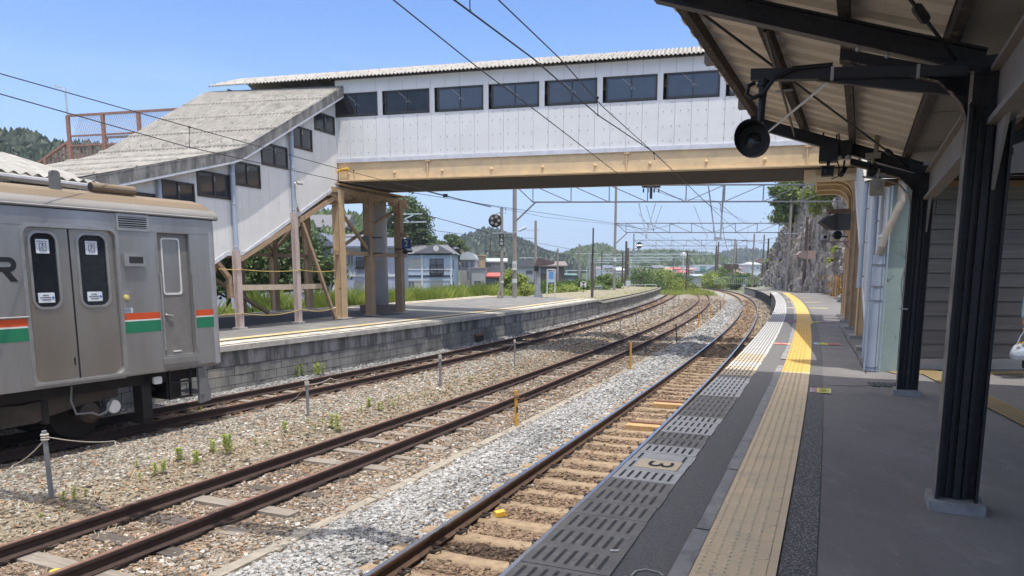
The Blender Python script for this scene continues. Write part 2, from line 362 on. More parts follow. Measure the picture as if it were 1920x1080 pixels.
# --- sleepers
m_conc_sl = M('sleeper_concrete_rusty', (.36, .265, .17), .9, c2=(.24, .175, .115), scale=7, c3=(.22, .155, .105), s3=14, bump=.3)
m_wood_sl = M('sleeper_wood_grey', (.33, .29, .245), .95, c2=(.2, .17, .14), scale=3, stretch=(.7, 9, 9), bump=.6, bscale=14)
m_wood_dk = M('sleeper_wood_dark', (.12, .10, .085), .95, c2=(.07, .06, .05), scale=3, stretch=(.7, 9, 9), bump=.6, bscale=14)
m_clip = M('clip_steel', (.06, .05, .045), .6, .4)
proto = thing('concrete_sleeper', '', 'sleeper', (0, 0, 0)); m = MB()
for x0, x1, h0, h1 in ((-1.0, -.42, -.156, -.156), (-.42, .42, -.156, -.156), (.42, 1.0, -.156, -.156)):
    pass
prf = [(-1.0, -.185), (-.92, -.158), (-.40, -.158), (-.25, -.172), (.25, -.172), (.40, -.158), (.92, -.158), (1.0, -.185)]
Gs = [[(x, y, z - (0 if abs(y) < .08 else .035)) for y in (-.12, -.079, .079, .12)] for x, z in prf]
m.grid(Gs); m.box(-1., 1., -.119, .119, -.34, -.221); o = m.done('sleeper_beam', m_conc_sl, proto)
for sx in (-1, 1):
    for e in (-1, 1):
        m = MB(); x = sx * .5665 + e * .095
        m.tube([(x - .03 * e, -.06, -.130), (x + .055 * e, -.06, -.120), (x + .08 * e, -.015, -.116), (x + .055 * e, .035, -.120), (x - .045 * e, .035, -.128)], .012, 6)
        m.box(x - .02, x + .03, -.055, .045, -.158, -.146); m.done('rail_clip', m_clip, proto, smooth=False)
far = thing('concrete_sleeper', '', 'sleeper'); fo = o.copy(); SC.collection.objects.link(fo); fo.parent = far
s = 3.43; i = 0
while s < 128:
    src = proto if i == 0 else (copy_tree(proto) if s < 19 else (far if not far.get('placed') else copy_tree(far)))
    far['placed'] = 1 if (src is far or far.get('placed')) else 0
    src.location = Pt(1, s, 0); src.rotation_euler = (0, 0, head(1, s) - math.pi / 2)
    tag(src, 'tan rust-stained concrete sleeper under the polished rails of the near main track', 'sleeper', 'concrete sleepers of the near track')
    s += .6; i += 1
del far['placed']
for ob in SC.objects:
    if 'placed' in ob: del ob['placed']
for k, s0, s1, sp in ((2, 3.3, 62, .72), (3, 15.2, 64, .72)):
    s = s0
    while s < s1:
        dk = random.random() < (.25 if k == 2 else .5)
        L = random.uniform(.98, 1.12); w = random.uniform(.08, .11); z = -.150 - random.uniform(.006, .04 if k == 2 else .03)
        m = MB(); m.box(-L, L + random.uniform(-.1, .1), -w, w, -.3, 0); o = m.done('wooden_sleeper', m_wood_dk if dk else m_wood_sl)
        o.location = Pt(k, s, random.uniform(-.05, .05), z); o.rotation_euler = (0, random.uniform(-.01, .01), head(k, s) - math.pi / 2 + random.uniform(-.03, .03))
        tag(o, 'weathered grey wooden sleeper half sunk in brown stones of the disused middle track' if k == 2 else 'dark wooden sleeper under the rails beside the far platform', 'sleeper', 'wooden sleepers of the middle track' if k == 2 else 'wooden sleepers of the far track')
        s += sp
# --- concrete trough curb between middle and near track
m_curb = M('curb_concrete', (.37, .33, .265), .95, c2=(.25, .225, .185), scale=6, bump=.4)
m = MB(); s = 2.
while s < 70:
    L = 1.0; j = random.uniform(-.015, .015); t = random.uniform(-.012, .012)
    q = [P(1, a, b, c) for a, b, c in ((s, -2.22, -.175 + t), (s + L - .012, -2.22, -.175 + t), (s + L - .012, -2.08, -.18 + t), (s, -2.08, -.18 + t), (s, -2.22, -.35), (s + L - .012, -2.22, -.35), (s + L - .012, -2.08, -.35), (s, -2.08, -.35))]
    m.add([(a[0] + j, a[1], a[2]) for a in q], [(3, 2, 1, 0), (0, 1, 5, 4), (2, 3, 7, 6), (1, 2, 6, 5), (3, 0, 4, 7)]); s += L
tag(m.done('concrete_curb', m_curb), 'long pale concrete curb between the brown middle track and the light grey stones', 'curb')
# --- equipment boxes between the near rails
m_tan = M('rusty_tan_paint', (.55, .36, .17), .8, c2=(.42, .26, .12), scale=9, bump=.2)
m_rust = M('rust_brown', (.24, .13, .085), .85, c2=(.16, .085, .055), scale=14, bump=.3)
m_yel = M('yellow_paint', (.78, .47, .06), .7, c2=(.6, .36, .05), scale=12)
for i, (px, py) in enumerate(((1211, 799), (1255, 758))):
    x, y, z = at(px, py, -.12); s_, n_ = SN(1, [x], [y])
    t = thing('track_device', ['nearer tan steel box with rusty lid between the polished rails', 'farther tan steel box with rusty lid between the polished rails'][i], 'track device', Pt(1, s_[0], .16, -.12), head(1, s_[0]) - math.pi / 2)
    m = MB(); m.box(-.33, .33, -.12, .12, -.06, .03); m.done('base_plate', m_tan, t)
    m = MB(); m.prism([(-.32, .03), (-.3, .055), (.33, .055), (.36, .04), (.36, .03)], 'y', .13, .3); m.done('lid', m_rust, t)
t = thing('track_marker', 'small bright yellow cap on the sleeper beside the tan steel boxes', 'marker', Pt(1, 8.95, -.32, -.13), .4)
m = MB(); m.prism([(-.07, -.03), (-.06, .02), (.05, .03), (.08, -.03)], 'y', -.05, .05); m.done('cap', m_yel, t)
t = tag(MB().lathe([(.055, 0), (.05, .02), (.02, .03)], n=14).done('marker_dot', m_yel), 'round yellow dot lying beside the rusty rail at the bottom left', 'marker'); t.location = at(104, 1073, -.06)

# ================================================================= PLATFORM 1 (near)
Z1 = 1.12
m_asph = M('asphalt_dark', (.20, .188, .182), .9, c2=(.155, .147, .143), scale=1.6, detail=9, stretch=(1, .45, 1), c3=(.25, .235, .225), s3=5, lo3=.54, hi3=.75, bump=.35, bscale=170)
m_asph_old = M('asphalt_old', (.20, .193, .19), .93, c2=(.12, .116, .115), scale=60, lo=.4, hi=.62, c3=(.15, .15, .15), s3=90, lo3=.62, hi3=.68, bump=.5, bscale=150)
m_aggr = M('asphalt_aggregate', (.10, .097, .095), .9, c2=(.40, .385, .37), scale=75, lo=.5, hi=.62, bump=1., bscale=110)
m_conc = M('concrete_grey', (.33, .32, .31), .9, c2=(.22, .22, .22), scale=5, c3=(.17, .17, .165), s3=2.5, bump=.2)
m_conc_l = M('concrete_light', (.47, .46, .43), .9, c2=(.36, .35, .33), scale=6, bump=.2)
m_tact = M('tactile_yellow', (.68, .42, .10), .75, c2=(.60, .38, .11), scale=3, c3=(.50, .36, .16), s3=7, bump=.08)
m_tactgrey = M('tactile_shaded', (.70, .55, .36), .8, c2=(.62, .50, .34), scale=3, c3=(.56, .47, .34), s3=6, bump=.08)
m_tile_l = M('edge_tile_light', (.56, .55, .53), .85, c2=(.46, .455, .44), scale=8, bump=.1)
m_tile_d = M('edge_tile_dark', (.27, .255, .23), .9, c2=(.20, .19, .175), scale=6, c3=(.33, .31, .28), s3=14, bump=.15)
m_tile_t = M('edge_tile_tan', (.56, .47, .33), .85, c2=(.47, .39, .28), scale=8, bump=.1)
m_rib = M('tile_rib', (.035, .036, .042), .8)
m_dark = M('deep_dark', (.03, .03, .032), .95)
ssn = steps(-12, 66.5, .4)
asph = ribbon('platform', 1, ssn, (2.0, 2.44, 3.17, 6, 9.5), Z1 - .012, m_asph); struct(asph)
struct(ribbon('platform_strip', 1, ssn, (2.15, 2.455), Z1 - .006, m_asph_old))
struct(ribbon('platform_strip', 1, ssn, (2.985, 3.17), Z1 - .004, m_aggr))
m = MB(); s = -3.; 
while s < 60:
    L = random.uniform(.9, 1.7); j = random.uniform(-.012, .012)
    ps = [P(1, a, b, Z1 + .002) for a, b in ((s, 2.455 + j), (s + L - .02, 2.455 + j), (s + L - .02, 2.545), (s, 2.545))]
    if random.random() < .93: m.add(ps, [(3, 2, 1, 0)])
    s += L
struct(m.done('platform_strip', m_conc))
# coping and wall of the near platform
struct(ribbon('platform_wall', 1, ssn, (1.655, 1.655, 1.75, 1.75), (Z1 - .005, Z1 - .16, Z1 - .16, -.6), M('platform_wall_conc', (.17, .165, .15), .95, c2=(.09, .088, .08), scale=3, bump=.3, stretch=(1, 1, .3))))
struct(ribbon('platform_edge', 1, ssn, (2.15, 1.655), Z1 - .005, m_conc))
# low far part of the platform, reached by a short ramp
sl_ = np.concatenate([[66.5, 67.2], np.arange(69, 112, 1.5)]); zl = np.concatenate([[Z1 - .012, Z1 - .02], np.full(len(sl_) - 2, .76)])
Gd = np.stack([P(1, sl_, n_, zl + (0 if n_ < 9.4 else 0)) for n_ in (9.5, 6, 3, 1.65)], 1); m = MB(); m.grid(Gd); struct(m.done('platform', M('asphalt_far', (.27, .25, .22), .95, c2=(.20, .19, .17), scale=1.2, bump=.2)))
Gd = np.stack([P(1, sl_, n_, z_) for n_, z_ in ((1.65, zl), (1.65, zl - .2), (1.8, zl - .2), (1.8, np.full(len(sl_), -.6)))], 1); m = MB(); m.grid(Gd); struct(m.done('platform_wall', m_dark))  # below the coping, a dark sheet stands in for shade under the open end
struct(ribbon('platform_line', 1, np.arange(72, 100, 1.5), (3.0, 2.8), .766, m_tile_l))
m = MB()
for s in np.arange(96, 112, 1.4): m.bar(P(1, s, 1.72, .6), P(1, s, 1.72, -.5), .14, .14)
tag(m.done('platform_posts', m_conc_l), 'row of pale concrete posts holding up the far end of the near platform', 'platform posts')
# edge tiles
tl, td, tt, rb, rbd = MB(), MB(), MB(), MB(), MB(); s = 2.2; m_ribd = M('tile_rib_worn', (.13, .128, .125), .85, c2=(.07, .07, .07), scale=30)
LIGHT = ((6.5, 7.85), (8.37, 9.36), (11.0, 12.7), (14.2, 15.0), (16.4, 200))
while s < 66:
    lt = any(a - .01 <= s < b - .1 for a, b in LIGHT); dst = tl if lt else (td if s < 12.9 else tt)
    dz = random.uniform(0, .004); w0, w1 = 1.645 + random.uniform(-.003, .003), 2.15 + random.uniform(-.008, .012)
    q = []
    for zq in (Z1 + dz, Z1 - .03):
        for a, b in ((s, w0), (s + .299, w0), (s + .299, w1), (s, w1)): q.append(P(1, a, b, zq))
    dst.add(q, [(3, 2, 1, 0), (0, 1, 5, 4), (1, 2, 6, 5), (2, 3, 7, 6), (3, 0, 4, 7)])
    if s < 62:
        for k in range(7):
            n_ = 1.70 + k * .064
            if 7.0 < s < 7.5 and 1 <= k <= 5: continue
            for e in ((-.009, -.002), (.002, .009)) if s < 9 else ((-.010, .010),):
                c = [P(1, a, n_ + b, Z1 + dz + .004) for a, b in ((s + .05, e[0]), (s + .255, e[0]), (s + .255, e[1]), (s + .05, e[1]))]
                (rbd if dst is td else rb).add(c, [(3, 2, 1, 0)])
    s += .305
struct(tl.done('edge_paving', m_tile_l)); struct(td.done('edge_paving', m_tile_d)); struct(tt.done('edge_paving', m_tile_t)); struct(rb.done('edge_paving_ribs', m_rib)); struct(rbd.done('edge_paving_ribs', m_ribd))
# tactile strip: look of the canopy shade put into the colour up to s=13.4, bright yellow beyond
ta, tb = MB(), MB(); s = 2.2
while s < 72:
    dst = ta if s < 1e9 and s < 13.7 else tb; w1 = 2.975 if s < 26 else 3.04
    zt = Z1 + .006 if s < 66 else max(.79, Z1 + .006 - (s - 66) * .2)
    q = [P(1, a, b, zq) for zq in (zt, zt - .02) for a, b in ((s, 2.55), (s + .296, 2.55), (s + .296, w1), (s, w1))]
    dst.add(q, [(3, 2, 1, 0), (0, 1, 5, 4), (1, 2, 6, 5), (2, 3, 7, 6), (3, 0, 4, 7)])
    if s < 24:
        for i in range(5):
            for j in range(5):
                c = P(1, s + .03 + i * .059, 2.58 + j * .066, zt); r = .016; nseg = 6 if s < 10 else 4
                V = [(c[0] + rr * math.cos(2 * math.pi * k / nseg), c[1] + rr * math.sin(2 * math.pi * k / nseg), c[2] + h) for rr, h in ((r, 0), (r * .6, .008)) for k in range(nseg)]
                dst.add(V, [(k, (k + 1) % nseg, nseg + (k + 1) % nseg, nseg + k) for k in range(nseg)] + [tuple(range(nseg, 2 * nseg))])
        q = [P(1, a, b, zq) for zq in (zt + .005, zt) for a, b in ((s + .006, 2.905), (s + .29, 2.905), (s + .29, 2.925), (s + .006, 2.925))]
        dst.add(q, [(3, 2, 1, 0), (0, 1, 5, 4), (1, 2, 6, 5), (2, 3, 7, 6), (3, 0, 4, 7)])
    s += .30
struct(ta.done('tactile_paving', m_tactgrey)); struct(tb.done('tactile_paving', m_tact))
# second guiding strip running to the building on the right
m = MB(); a = Vector(at(1735, 694, Z1 + .004)); b = Vector(at(1840, 745, Z1 + .004)); d = (b - a).normalized(); a = a - d * .3; b = b + d * 6; nx = Vector((-d.y, d.x, 0))
m_tact_br = M('tactile_bronze', (.30, .22, .10), .8, c2=(.24, .18, .09), scale=5)
m.bar(a, b, .32, .006)
for o_ in (-.1, -.033, .033, .1): m.bar(a + nx * o_ + Vector((0, 0, .004)), b + nx * o_ + Vector((0, 0, .004)), .018, .008)
struct(m.done('tactile_paving', m_tact_br))
m = MB(); m.box(6.2, 16, 11.45, 11.75, Z1 - .01, Z1 + .004); struct(m.done('tactile_paving', m_tact_br))
m_crack = M('crack_dark', (.035, .033, .032), .95)
def crack(pts_, w=.012):
    m = MB(); q = [Vector(p) for p in pts_]; out = []
    for a, b in zip(q[:-1], q[1:]):
        for k in range(6): u = a.lerp(b, k / 6); out.append(u + Vector((random.uniform(-.012, .012), random.uniform(-.012, .012), 0)))
    out.append(q[-1])
    for a, b in zip(out[:-1], out[1:]): m.bar(a, b, w * random.uniform(.5, 1.3), .002)
    struct(m.done('platform_crack', m_crack))
crack([at(1490, 648, Z1), at(1560, 612, Z1 + .0), at(1590, 640, Z1), at(1612, 668, Z1), at(1628, 700, Z1)], .02) if 0 else crack([at(1573, 610, Z1 - .009), at(1590, 640, Z1 - .009), at(1608, 668, Z1 - .009), at(1624, 700, Z1 - .009)], .018)
crack([at(1548, 722, Z1 - .009), at(1600, 724, Z1 - .009), at(1642, 722, Z1 - .009)], .022)
# painted number plate, cracks, cover
m_cream = M('plate_cream', (.80, .66, .45), .8, c2=(.66, .56, .4), scale=12)
m_ink = M('ink_dark', (.03, .03, .03), .7)
hd1 = head(1, 7.28)
t = thing('floor_number_sign', 'cream floor plate with the number 3 set in the light edge tiles', 'floor sign', Pt(1, 7.28, 1.92, Z1 + .004), hd1 - math.pi / 2)
m = MB(); m.box(-.185, .17, -.14, .14, 0, .005); m.done('plate', m_cream, t)
o = text('number', '3', .30, m_ink, t, (0, 0, .007), (0, 0, -math.pi / 2), .001, 1.55)
m_drain = M('drain_cover', (.075, .077, .08), .8, c2=(.05, .05, .052), scale=20)
m = MB(); q = [at(*p, Z1 - .004) for p in ((1690, 716), (1705, 727), (1648, 727), (1643, 716))]
x, y, _ = at(1672, 722, 0); 
c0 = at(1670, 722, Z1 - .004); t = thing('drain_cover', 'dark ribbed drain cover in the asphalt beside the farther black column', 'drain cover', c0, hd1 - math.pi / 2 + .1)
for i in range(8): m.box(-.28 + i * .07, -.225 + i * .07, -.2, .2, 0, .008)
m.done('grating', m_drain, t)
# stickers on the platform
m_sy = M('sticker_yellow', (.66, .62, .12), .7, c2=(.55, .5, .12), scale=30); m_sp = M('sticker_pink', (.42, .12, .25), .7); m_sr = M('sticker_red', (.62, .05, .04), .7, c2=(.7, .2, .15), scale=40)
m_sw = M('sticker_white', (.75, .75, .72), .7); m_sdr = M('sticker_darkred', (.30, .05, .05), .7, c2=(.4, .1, .09), scale=50); m_sb = M('sticker_blue', (.25, .5, .75), .7)
def sticker(label, s, n, w, h, parts, txts=()):
    t = thing('floor_sticker', label, 'floor sticker', Pt(1, s, n, Z1 + .003), head(1, s) - math.pi / 2)
    m = MB(); m.box(-w / 2 - .008, w / 2 + .008, -h / 2 - .008, h / 2 + .008, 0, .0015); m.done('backing', m_sw, t)
    for (a, b, mt) in parts: m = MB(); m.box(a, b, -h / 2, h / 2, .0015, .003); m.done('colour_field', mt, t)
    for (tx, sz, x, y, rz, mt) in txts: text('lettering', tx, sz, mt, t, (x, y, .0042), (0, 0, rz), .0005)
    return t
m_ink2 = M('ink_olive', (.05, .05, .02), .7)
st = sticker('yellow square floor sticker with pink edge beside the greyish tactile tiles', 12.05, 3.14, .25, .42, [(-.125, -.05, m_sp), (-.05, .125, m_sy)])
m = MB()
for y0 in (-.13, -.02, .1):
    m.bar((-.02, y0, .004), (.10, y0 + .01, .004), .018, .001); m.bar((-.01, y0 + .04, .004), (.07, y0 + .035, .004), .012, .001); m.sphere((.035, y0 + .02, .003), .022, 8, 4, (1, 1, .05))
m.done('pictogram', m_ink2, st)
text('lettering', '注意', .07, m_sw, st, (-.088, .08, .0042), (0, 0, math.pi / 2), .0005); text('lettering', '整列', .07, m_sw, st, (-.088, -.09, .0042), (0, 0, math.pi / 2), .0005)
m_rd = M('sticker_letter_white', (.8, .78, .72), .7)
sticker('red floor sticker with white letters between the white ribbed tiles and the yellow strip', 18.95, 2.345, .33, .36, [(-.165, .13, m_sr), (.13, .165, m_sy)], [('乗車', .15, -.02, .0, 0, m_rd)])
sticker('long half yellow, half dark red floor sticker on asphalt before the tan pillars', 19.3, 3.30, .54, .40, [(-.27, -.20, m_sb), (-.20, .02, m_sy), (.02, .27, m_sdr)], [('足元', .13, -.09, 0, 0, m_ink2), ('注意', .12, .145, 0, 0, m_rd)])
sticker('shaded floor sticker farther along the platform, half olive half purple', 27.4, 3.32, .56, .45, [(-.28, 0, m_sy), (0, .28, m_sp)], [('足元', .14, -.14, 0, 0, m_ink2), ('注意', .14, .14, 0, 0, m_rd)])
sticker('shaded pinkish floor sticker between the white edge tiles and the yellow strip', 27.3, 2.36, .33, .45, [(-.165, .165, m_sp)])
m_pl = M('pale_yellow_paint', (.72, .6, .3), .8, c2=(.6, .5, .28), scale=10)
for i, (s, n0, n1_) in enumerate(((37.5, 3.15, 3.95), (45, 3.2, 4.0), (53, 3.2, 3.9), (60.5, 3.2, 3.8), (37.5, 2.2, 2.5), (45, 2.2, 2.5), (53, 2.2, 2.5))):
    struct(ribbon('boarding_line', 1, np.array([s, s + .5]), (n1_, n0), Z1 + .004, m_pl))
# painted white scuff at the bottom and litter-like patch
m = MB()
for (px, py, qx, qy) in ((1184, 1079, 1192, 1070), (1192, 1070, 1212, 1067), (1212, 1067, 1236, 1073), (1236, 1073, 1243, 1079)):
    m.bar(at(px, py, Z1 + .001), at(qx, qy, Z1 + .001), .012, .002)
struct(m.done('paint_mark', m_conc_l))
tag(MB().box(-.025, .025, -.012, .012, 0, .001).done('paper_scrap', m_sw), 'small white paper scrap stuck to a dark edge tile at the bottom', 'litter').location = at(1152, 1032, Z1 + .008)

# ================================================================= PLATFORM 2 (far)
ZP = .98
def z2(n): return ZP + .17 * min(1, max(0, (-1.6 - n) / 6.0))
m_as2 = M('asphalt_far_platform', (.20, .195, .185), .93, c2=(.15, .148, .142), scale=1.1, c3=(.27, .255, .23), s3=.9, lo3=.5, hi3=.66, bump=.2)
s2 = steps(-30, 53.5, .6); NN2 = (-1.62, -3, -4.5, -6, -7.6, -9.4)
struct(ribbon('far_platform', 3, s2, (-9.4 if 0 else -9.8, -7.6, -6, -4.5, -3, -1.62), [z2(q) for q in (-9.8, -7.6, -6, -4.5, -3, -1.62)], m_as2))
m_dkas = M('asphalt_stair_shade', (.05, .05, .053), .9, c2=(.04, .04, .043), scale=2)  # shade beneath the staircase put into the asphalt colour
struct(ribbon('far_platform_strip', 3, steps(-30, 31.5, .6), (-9.0, -7.6, -6, -4.5), [z2(q) + .004 for q in (-9.0, -7.6, -6, -4.5)], m_dkas))
sl2 = np.concatenate([[53.5, 55.5], np.arange(57, 112, 1.5)]); zl2 = np.concatenate([[0, -.22], np.full(len(sl2) - 2, -.22)])
m = MB(); m.grid(np.stack([P(3, sl2, q, z2(q) + zl2 - (0 if q > -9 else .2)) for q in (-11, -7.6, -4.5, -1.62)], 1)); struct(m.done('far_platform', M('far_platform_gravel', (.30, .26, .19), .95, c2=(.22, .2, .13), scale=1.5, c3=(.17, .18, .07), s3=.5, bump=.4)))
m_cop = M('coping_worn', (.50, .48, .43), .9, c2=(.36, .34, .30), scale=5, c3=(.2, .19, .17), s3=3, bump=.3)
m = MB(); sA = np.concatenate([s2, sl2[1:]]); zA = np.concatenate([np.zeros(len(s2)), zl2[1:]])
m.grid(np.stack([P(3, sA, n_, z_ + zA) for n_, z_ in ((-2.05, ZP + .006), (-1.55, ZP + .004), (-1.55, ZP - .13), (-1.64, ZP - .13))], 1)); struct(m.done('platform_edge', m_cop))
m_tac2 = M('tactile_faded', (.58, .44, .20), .85, c2=(.55, .48, .36), scale=1.5, lo=.45, hi=.55)
struct(ribbon('tactile_paving', 3, s2, (-2.85, -2.42), ZP + .045, m_tac2))
m_stv = M('edge_band_worn', (.62, .58, .48), .85, c2=(.38, .36, .31), scale=2.5, lo=.45, hi=.55)
struct(ribbon('platform_edge_band', 3, s2, (-2.3, -1.75), ZP + .02, m_stv))
struct(ribbon('tactile_paving', 3, s2, (-8.9, -8.45), z2(-9) + .01, m_tac2))
struct(ribbon('platform_edge_band', 3, s2, (-9.75, -9.3), z2(-9) + .01, m_stv))
# block wall
m_pan = M('wall_panel_stained', (.30, .295, .28), .95, c2=(.10, .098, .092), scale=2.4, detail=8, stretch=(1.2, 1.2, .22), lo=.42, hi=.60, c3=(.42, .41, .38), s3=1.4, bump=.3, bscale=20)
m_blk = M('wall_block', (.24, .235, .22), .95, c2=(.13, .127, .12), scale=1.6, stretch=(1, 1, .5), lo=.42, hi=.62, c3=(.34, .31, .25), s3=1.1, bump=.4, bscale=22)
m_jnt = M('wall_joint', (.05, .05, .048), .95)
sW = np.concatenate([s2, sl2[1:]]); m = MB()
m.grid(np.stack([P(3, sW, -1.675, z_) for z_ in (ZP - .1, -.6)], 1)); struct(m.done('platform_wall', m_jnt))
pa, bl = MB(), MB()
def wblk(dst, a, b, z0, z1, out=0.):
    q = [P(3, s_, -1.668 + o_ + out, z_) for o_ in (.02, 0) for s_, z_ in ((a, z0), (b, z0), (b, z1), (a, z1))]
    dst.add(q, [(0, 1, 2, 3), (4, 5, 1, 0), (5, 6, 2, 1), (6, 7, 3, 2), (7, 4, 0, 3)])
s = 10.
while s < 110:
    dz = 0 if s < 54 else -.22; L = .45 if s > 22.8 else 1.05
    wblk(pa, s, s + L - .012, .47 + dz, ZP - .128 + dz, random.uniform(0, .01)); s += L
for r_ in range(3):
    s = 10. + .21 * (r_ % 2)
    while s < 110:
        z1_ = .455 - r_ * .235
        wblk(bl, s, s + .41 - .014, z1_ - .222, z1_, random.uniform(-.006, .012)); s += .41
struct(pa.done('platform_wall', m_pan)); struct(bl.done('platform_wall', m_blk))
t = thing('wall_niche', 'dark broken drain opening at the foot of the far platform wall', 'drain opening', Pt(3, 32.6, -1.62, .05), head(3, 32.6))
m = MB(); m.box(-.35, .35, -.05, .0, -.2, .12); m.done('opening', m_dark, t); m = MB(); m.box(-.5, .5, -.1, .0, .12, .2); m.done('lintel', m_rust, t)
# ================================================================= TRAIN
m_ss = M('train_stainless', (.50, .495, .485), .33, .72, c2=(.38, .37, .355), scale=1.2, stretch=(1, 1, .2), c3=(.33, .30, .26), s3=.8, lo3=.5, hi3=.8)
m_ssd = M('train_door_steel', (.55, .52, .48), .27, .85, c2=(.47, .42, .36), scale=1.6, stretch=(1, 1, .25))
m_sst = M('train_trim', (.50, .49, .47), .35, .7)
m_tanroof = M('train_roof_tan', (.235, .17, .105), .7, c2=(.18, .135, .088), scale=1.5, stretch=(.3, 1, 1), c3=(.35, .28, .19), s3=.7)
m_org = M('stripe_orange', (.66, .09, .02), .45); m_wht = M('stripe_white', (.75, .74, .70), .5); m_grn = M('stripe_green', (.018, .20, .10), .45)
m_glass = M('glass_dark', (.012, .014, .018), .08, c2=(.016, .018, .024), scale=1, spec=.6)
m_blk = MATS['wall_block']
m_black = M('black_paint', (.012, .012, .014), .5)
m_under = M('underframe_dark', (.016, .014, .013), .85, c2=(.028, .023, .019), scale=5, bump=.2)
m_under2 = M('bogie_brown', (.075, .055, .04), .85, c2=(.04, .031, .024), scale=5, bump=.2)
TR = thing('train_car', 'stainless steel commuter train car with orange, white and green stripes standing at the far platform', 'train', (-4.811, 14.868, 0), math.radians(61.601))
# local x along the track (away from the camera), local y = 0 is the side facing us, body toward +y
X0, X1, WB = -21.5, -1.43, 2.86
m = MB(); q = []
# inner body, rounded front end
def plan(z, shrink=0.):
    e = shrink
    return [(X0, .07 + e), (X1 - .20, .07 + e), (X1 - .06, .12 + e), (X1 - .01 - e, .30), (X1 - e, 1.43), (X1 - .01 - e, WB - .30), (X1 - .06, WB - .12 - e), (X1 - .20, WB - .07 - e), (X0, WB - .07 - e)]
m.grid([[(a, b, z) for (a, b) in plan(z)] for z in (1.02, 3.72)]); m.box(X0, X1 - .05, .1, WB - .1, 1.0, 1.04); m.done('inner_body', m_ss, TR)
# side skin pieces around the openings (x, z rectangles)
sk = MB()
DOORS = (-4.845, -3.42); CAB = (-2.69, -2.05)
def skin(a, b, z0, z1, y=0., th=.035): sk.box(a, b, y, y + th, z0, z1)
wins = [(x, x + 1.9) for x in (-8.2, -15.0)]; back = [(-12.1, -10.7), (-20.2, -18.8)]
spans = [(X0, -20.2), (-18.8, -12.1), (-10.7, DOORS[0])]
for a, b in spans: skin(a, b, 1.0, 3.43)
skin(DOORS[1], CAB[0], 1.03, 3.43); skin(CAB[1], X1 - .20, 1.07, 3.43); skin(X0, X1 - .2, 3.43, 3.70, -.004)
for a, b in back + [DOORS]: skin(a, b, 1.0, 1.09)
skin(CAB[0], CAB[1], 1.07, 1.28)
sk.done('side_skin', m_ss, TR)
m = MB(); m.grid([[(a, b, z) for (a, b) in ((X1 - .2, 0.), (X1 - .10, .015), (X1 - .03, .07), (X1, .16), (X1 + .01, .3))] for z in (1.05, 3.70)]); m.grid([[(X1 + .01, b, z) for b in (.3, 2.56)] for z in (1.0, 3.7)])
m.done('front_corner', M('train_front_grey', (.46, .46, .47), .45, .35), TR, smooth=True)
# roof with gutter
m = MB(); m.grid([[(x, y, z) for y, z in ((-.03, 3.70), (-.035, 3.74), (-.01, 3.79), (.035, 3.84), (.07, 3.872))] for x in (X0, X1 + .01)]); m.done('cove', M('train_cove_grey', (.27, .255, .235), .6, .2, c2=(.22, .20, .175), scale=1.5, stretch=(.3, 1, 1)), TR, smooth=True)
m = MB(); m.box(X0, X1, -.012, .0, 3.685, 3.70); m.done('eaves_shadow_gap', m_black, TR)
m = MB(); pr = [(.065, 3.87), (.16, 3.97), (.42, 4.045), (1.0, 4.10), (1.43, 4.11), (1.86, 4.10), (2.44, 4.045), (2.70, 3.97), (2.84, 3.80), (2.89, 3.70)]
G = [[(x + (-.25 * max(0, (z - 3.72) / .4) if x > -3 else 0), y if x < -3 or 1 else y, z) for y, z in pr] for x in (X0, X1 + .01)]
m.grid(G); m.add([G[1][i] for i in range(len(pr))], [tuple(range(len(pr)))]); m.done('roof', m_tanroof, TR)
m = MB(); m.tube([(X0, -.03, 3.725), (X1 - .1, -.03, 3.725), (X1 + .0, .1, 3.71), (X1 + .03, .35, 3.70)], .012, 6); m.done('gutter', m_sst, TR)
m = MB(); m.prism([(-4.20, 4.0), (-4.05, 4.0), (-4.06, 4.26), (-4.09, 4.29), (-4.17, 4.29), (-4.19, 4.26)], 'y', .28, .36); m.done('roof_horn', M('roof_box_grey', (.16, .16, .15), .8), TR)
m = MB(); m.tube([(-3.55, .35, 4.11), (-2.80, .35, 4.11)], .075, 14); rd = m.done('roof_duct', m_tanroof, TR); MB().tube([(-3.56, .35, 4.11), (-3.545, .35, 4.11)], .066, 14).done('duct_opening', m_black, rd)
# stripes
for nm, z0, z1, mt in (('orange_stripe', 1.955, 2.065, m_org), ('white_stripe', 1.93, 1.955, m_wht), ('green_stripe', 1.735, 1.93, m_grn)):
    for a, b in ((-20.2 + 1.4, -12.1), (-10.7, DOORS[0] - .01), (DOORS[1] + .03, CAB[0] - .02), (CAB[1] + .02, X1 - .19)): MB().box(a, b, -.0025, .01, z0, z1).done(nm, mt, TR)
m = MB(); m.tube([(-10.6, -.012, 2.09), (DOORS[0] - .02, -.012, 2.09)], .012, 6); m.done('belt_rail', m_sst, TR)
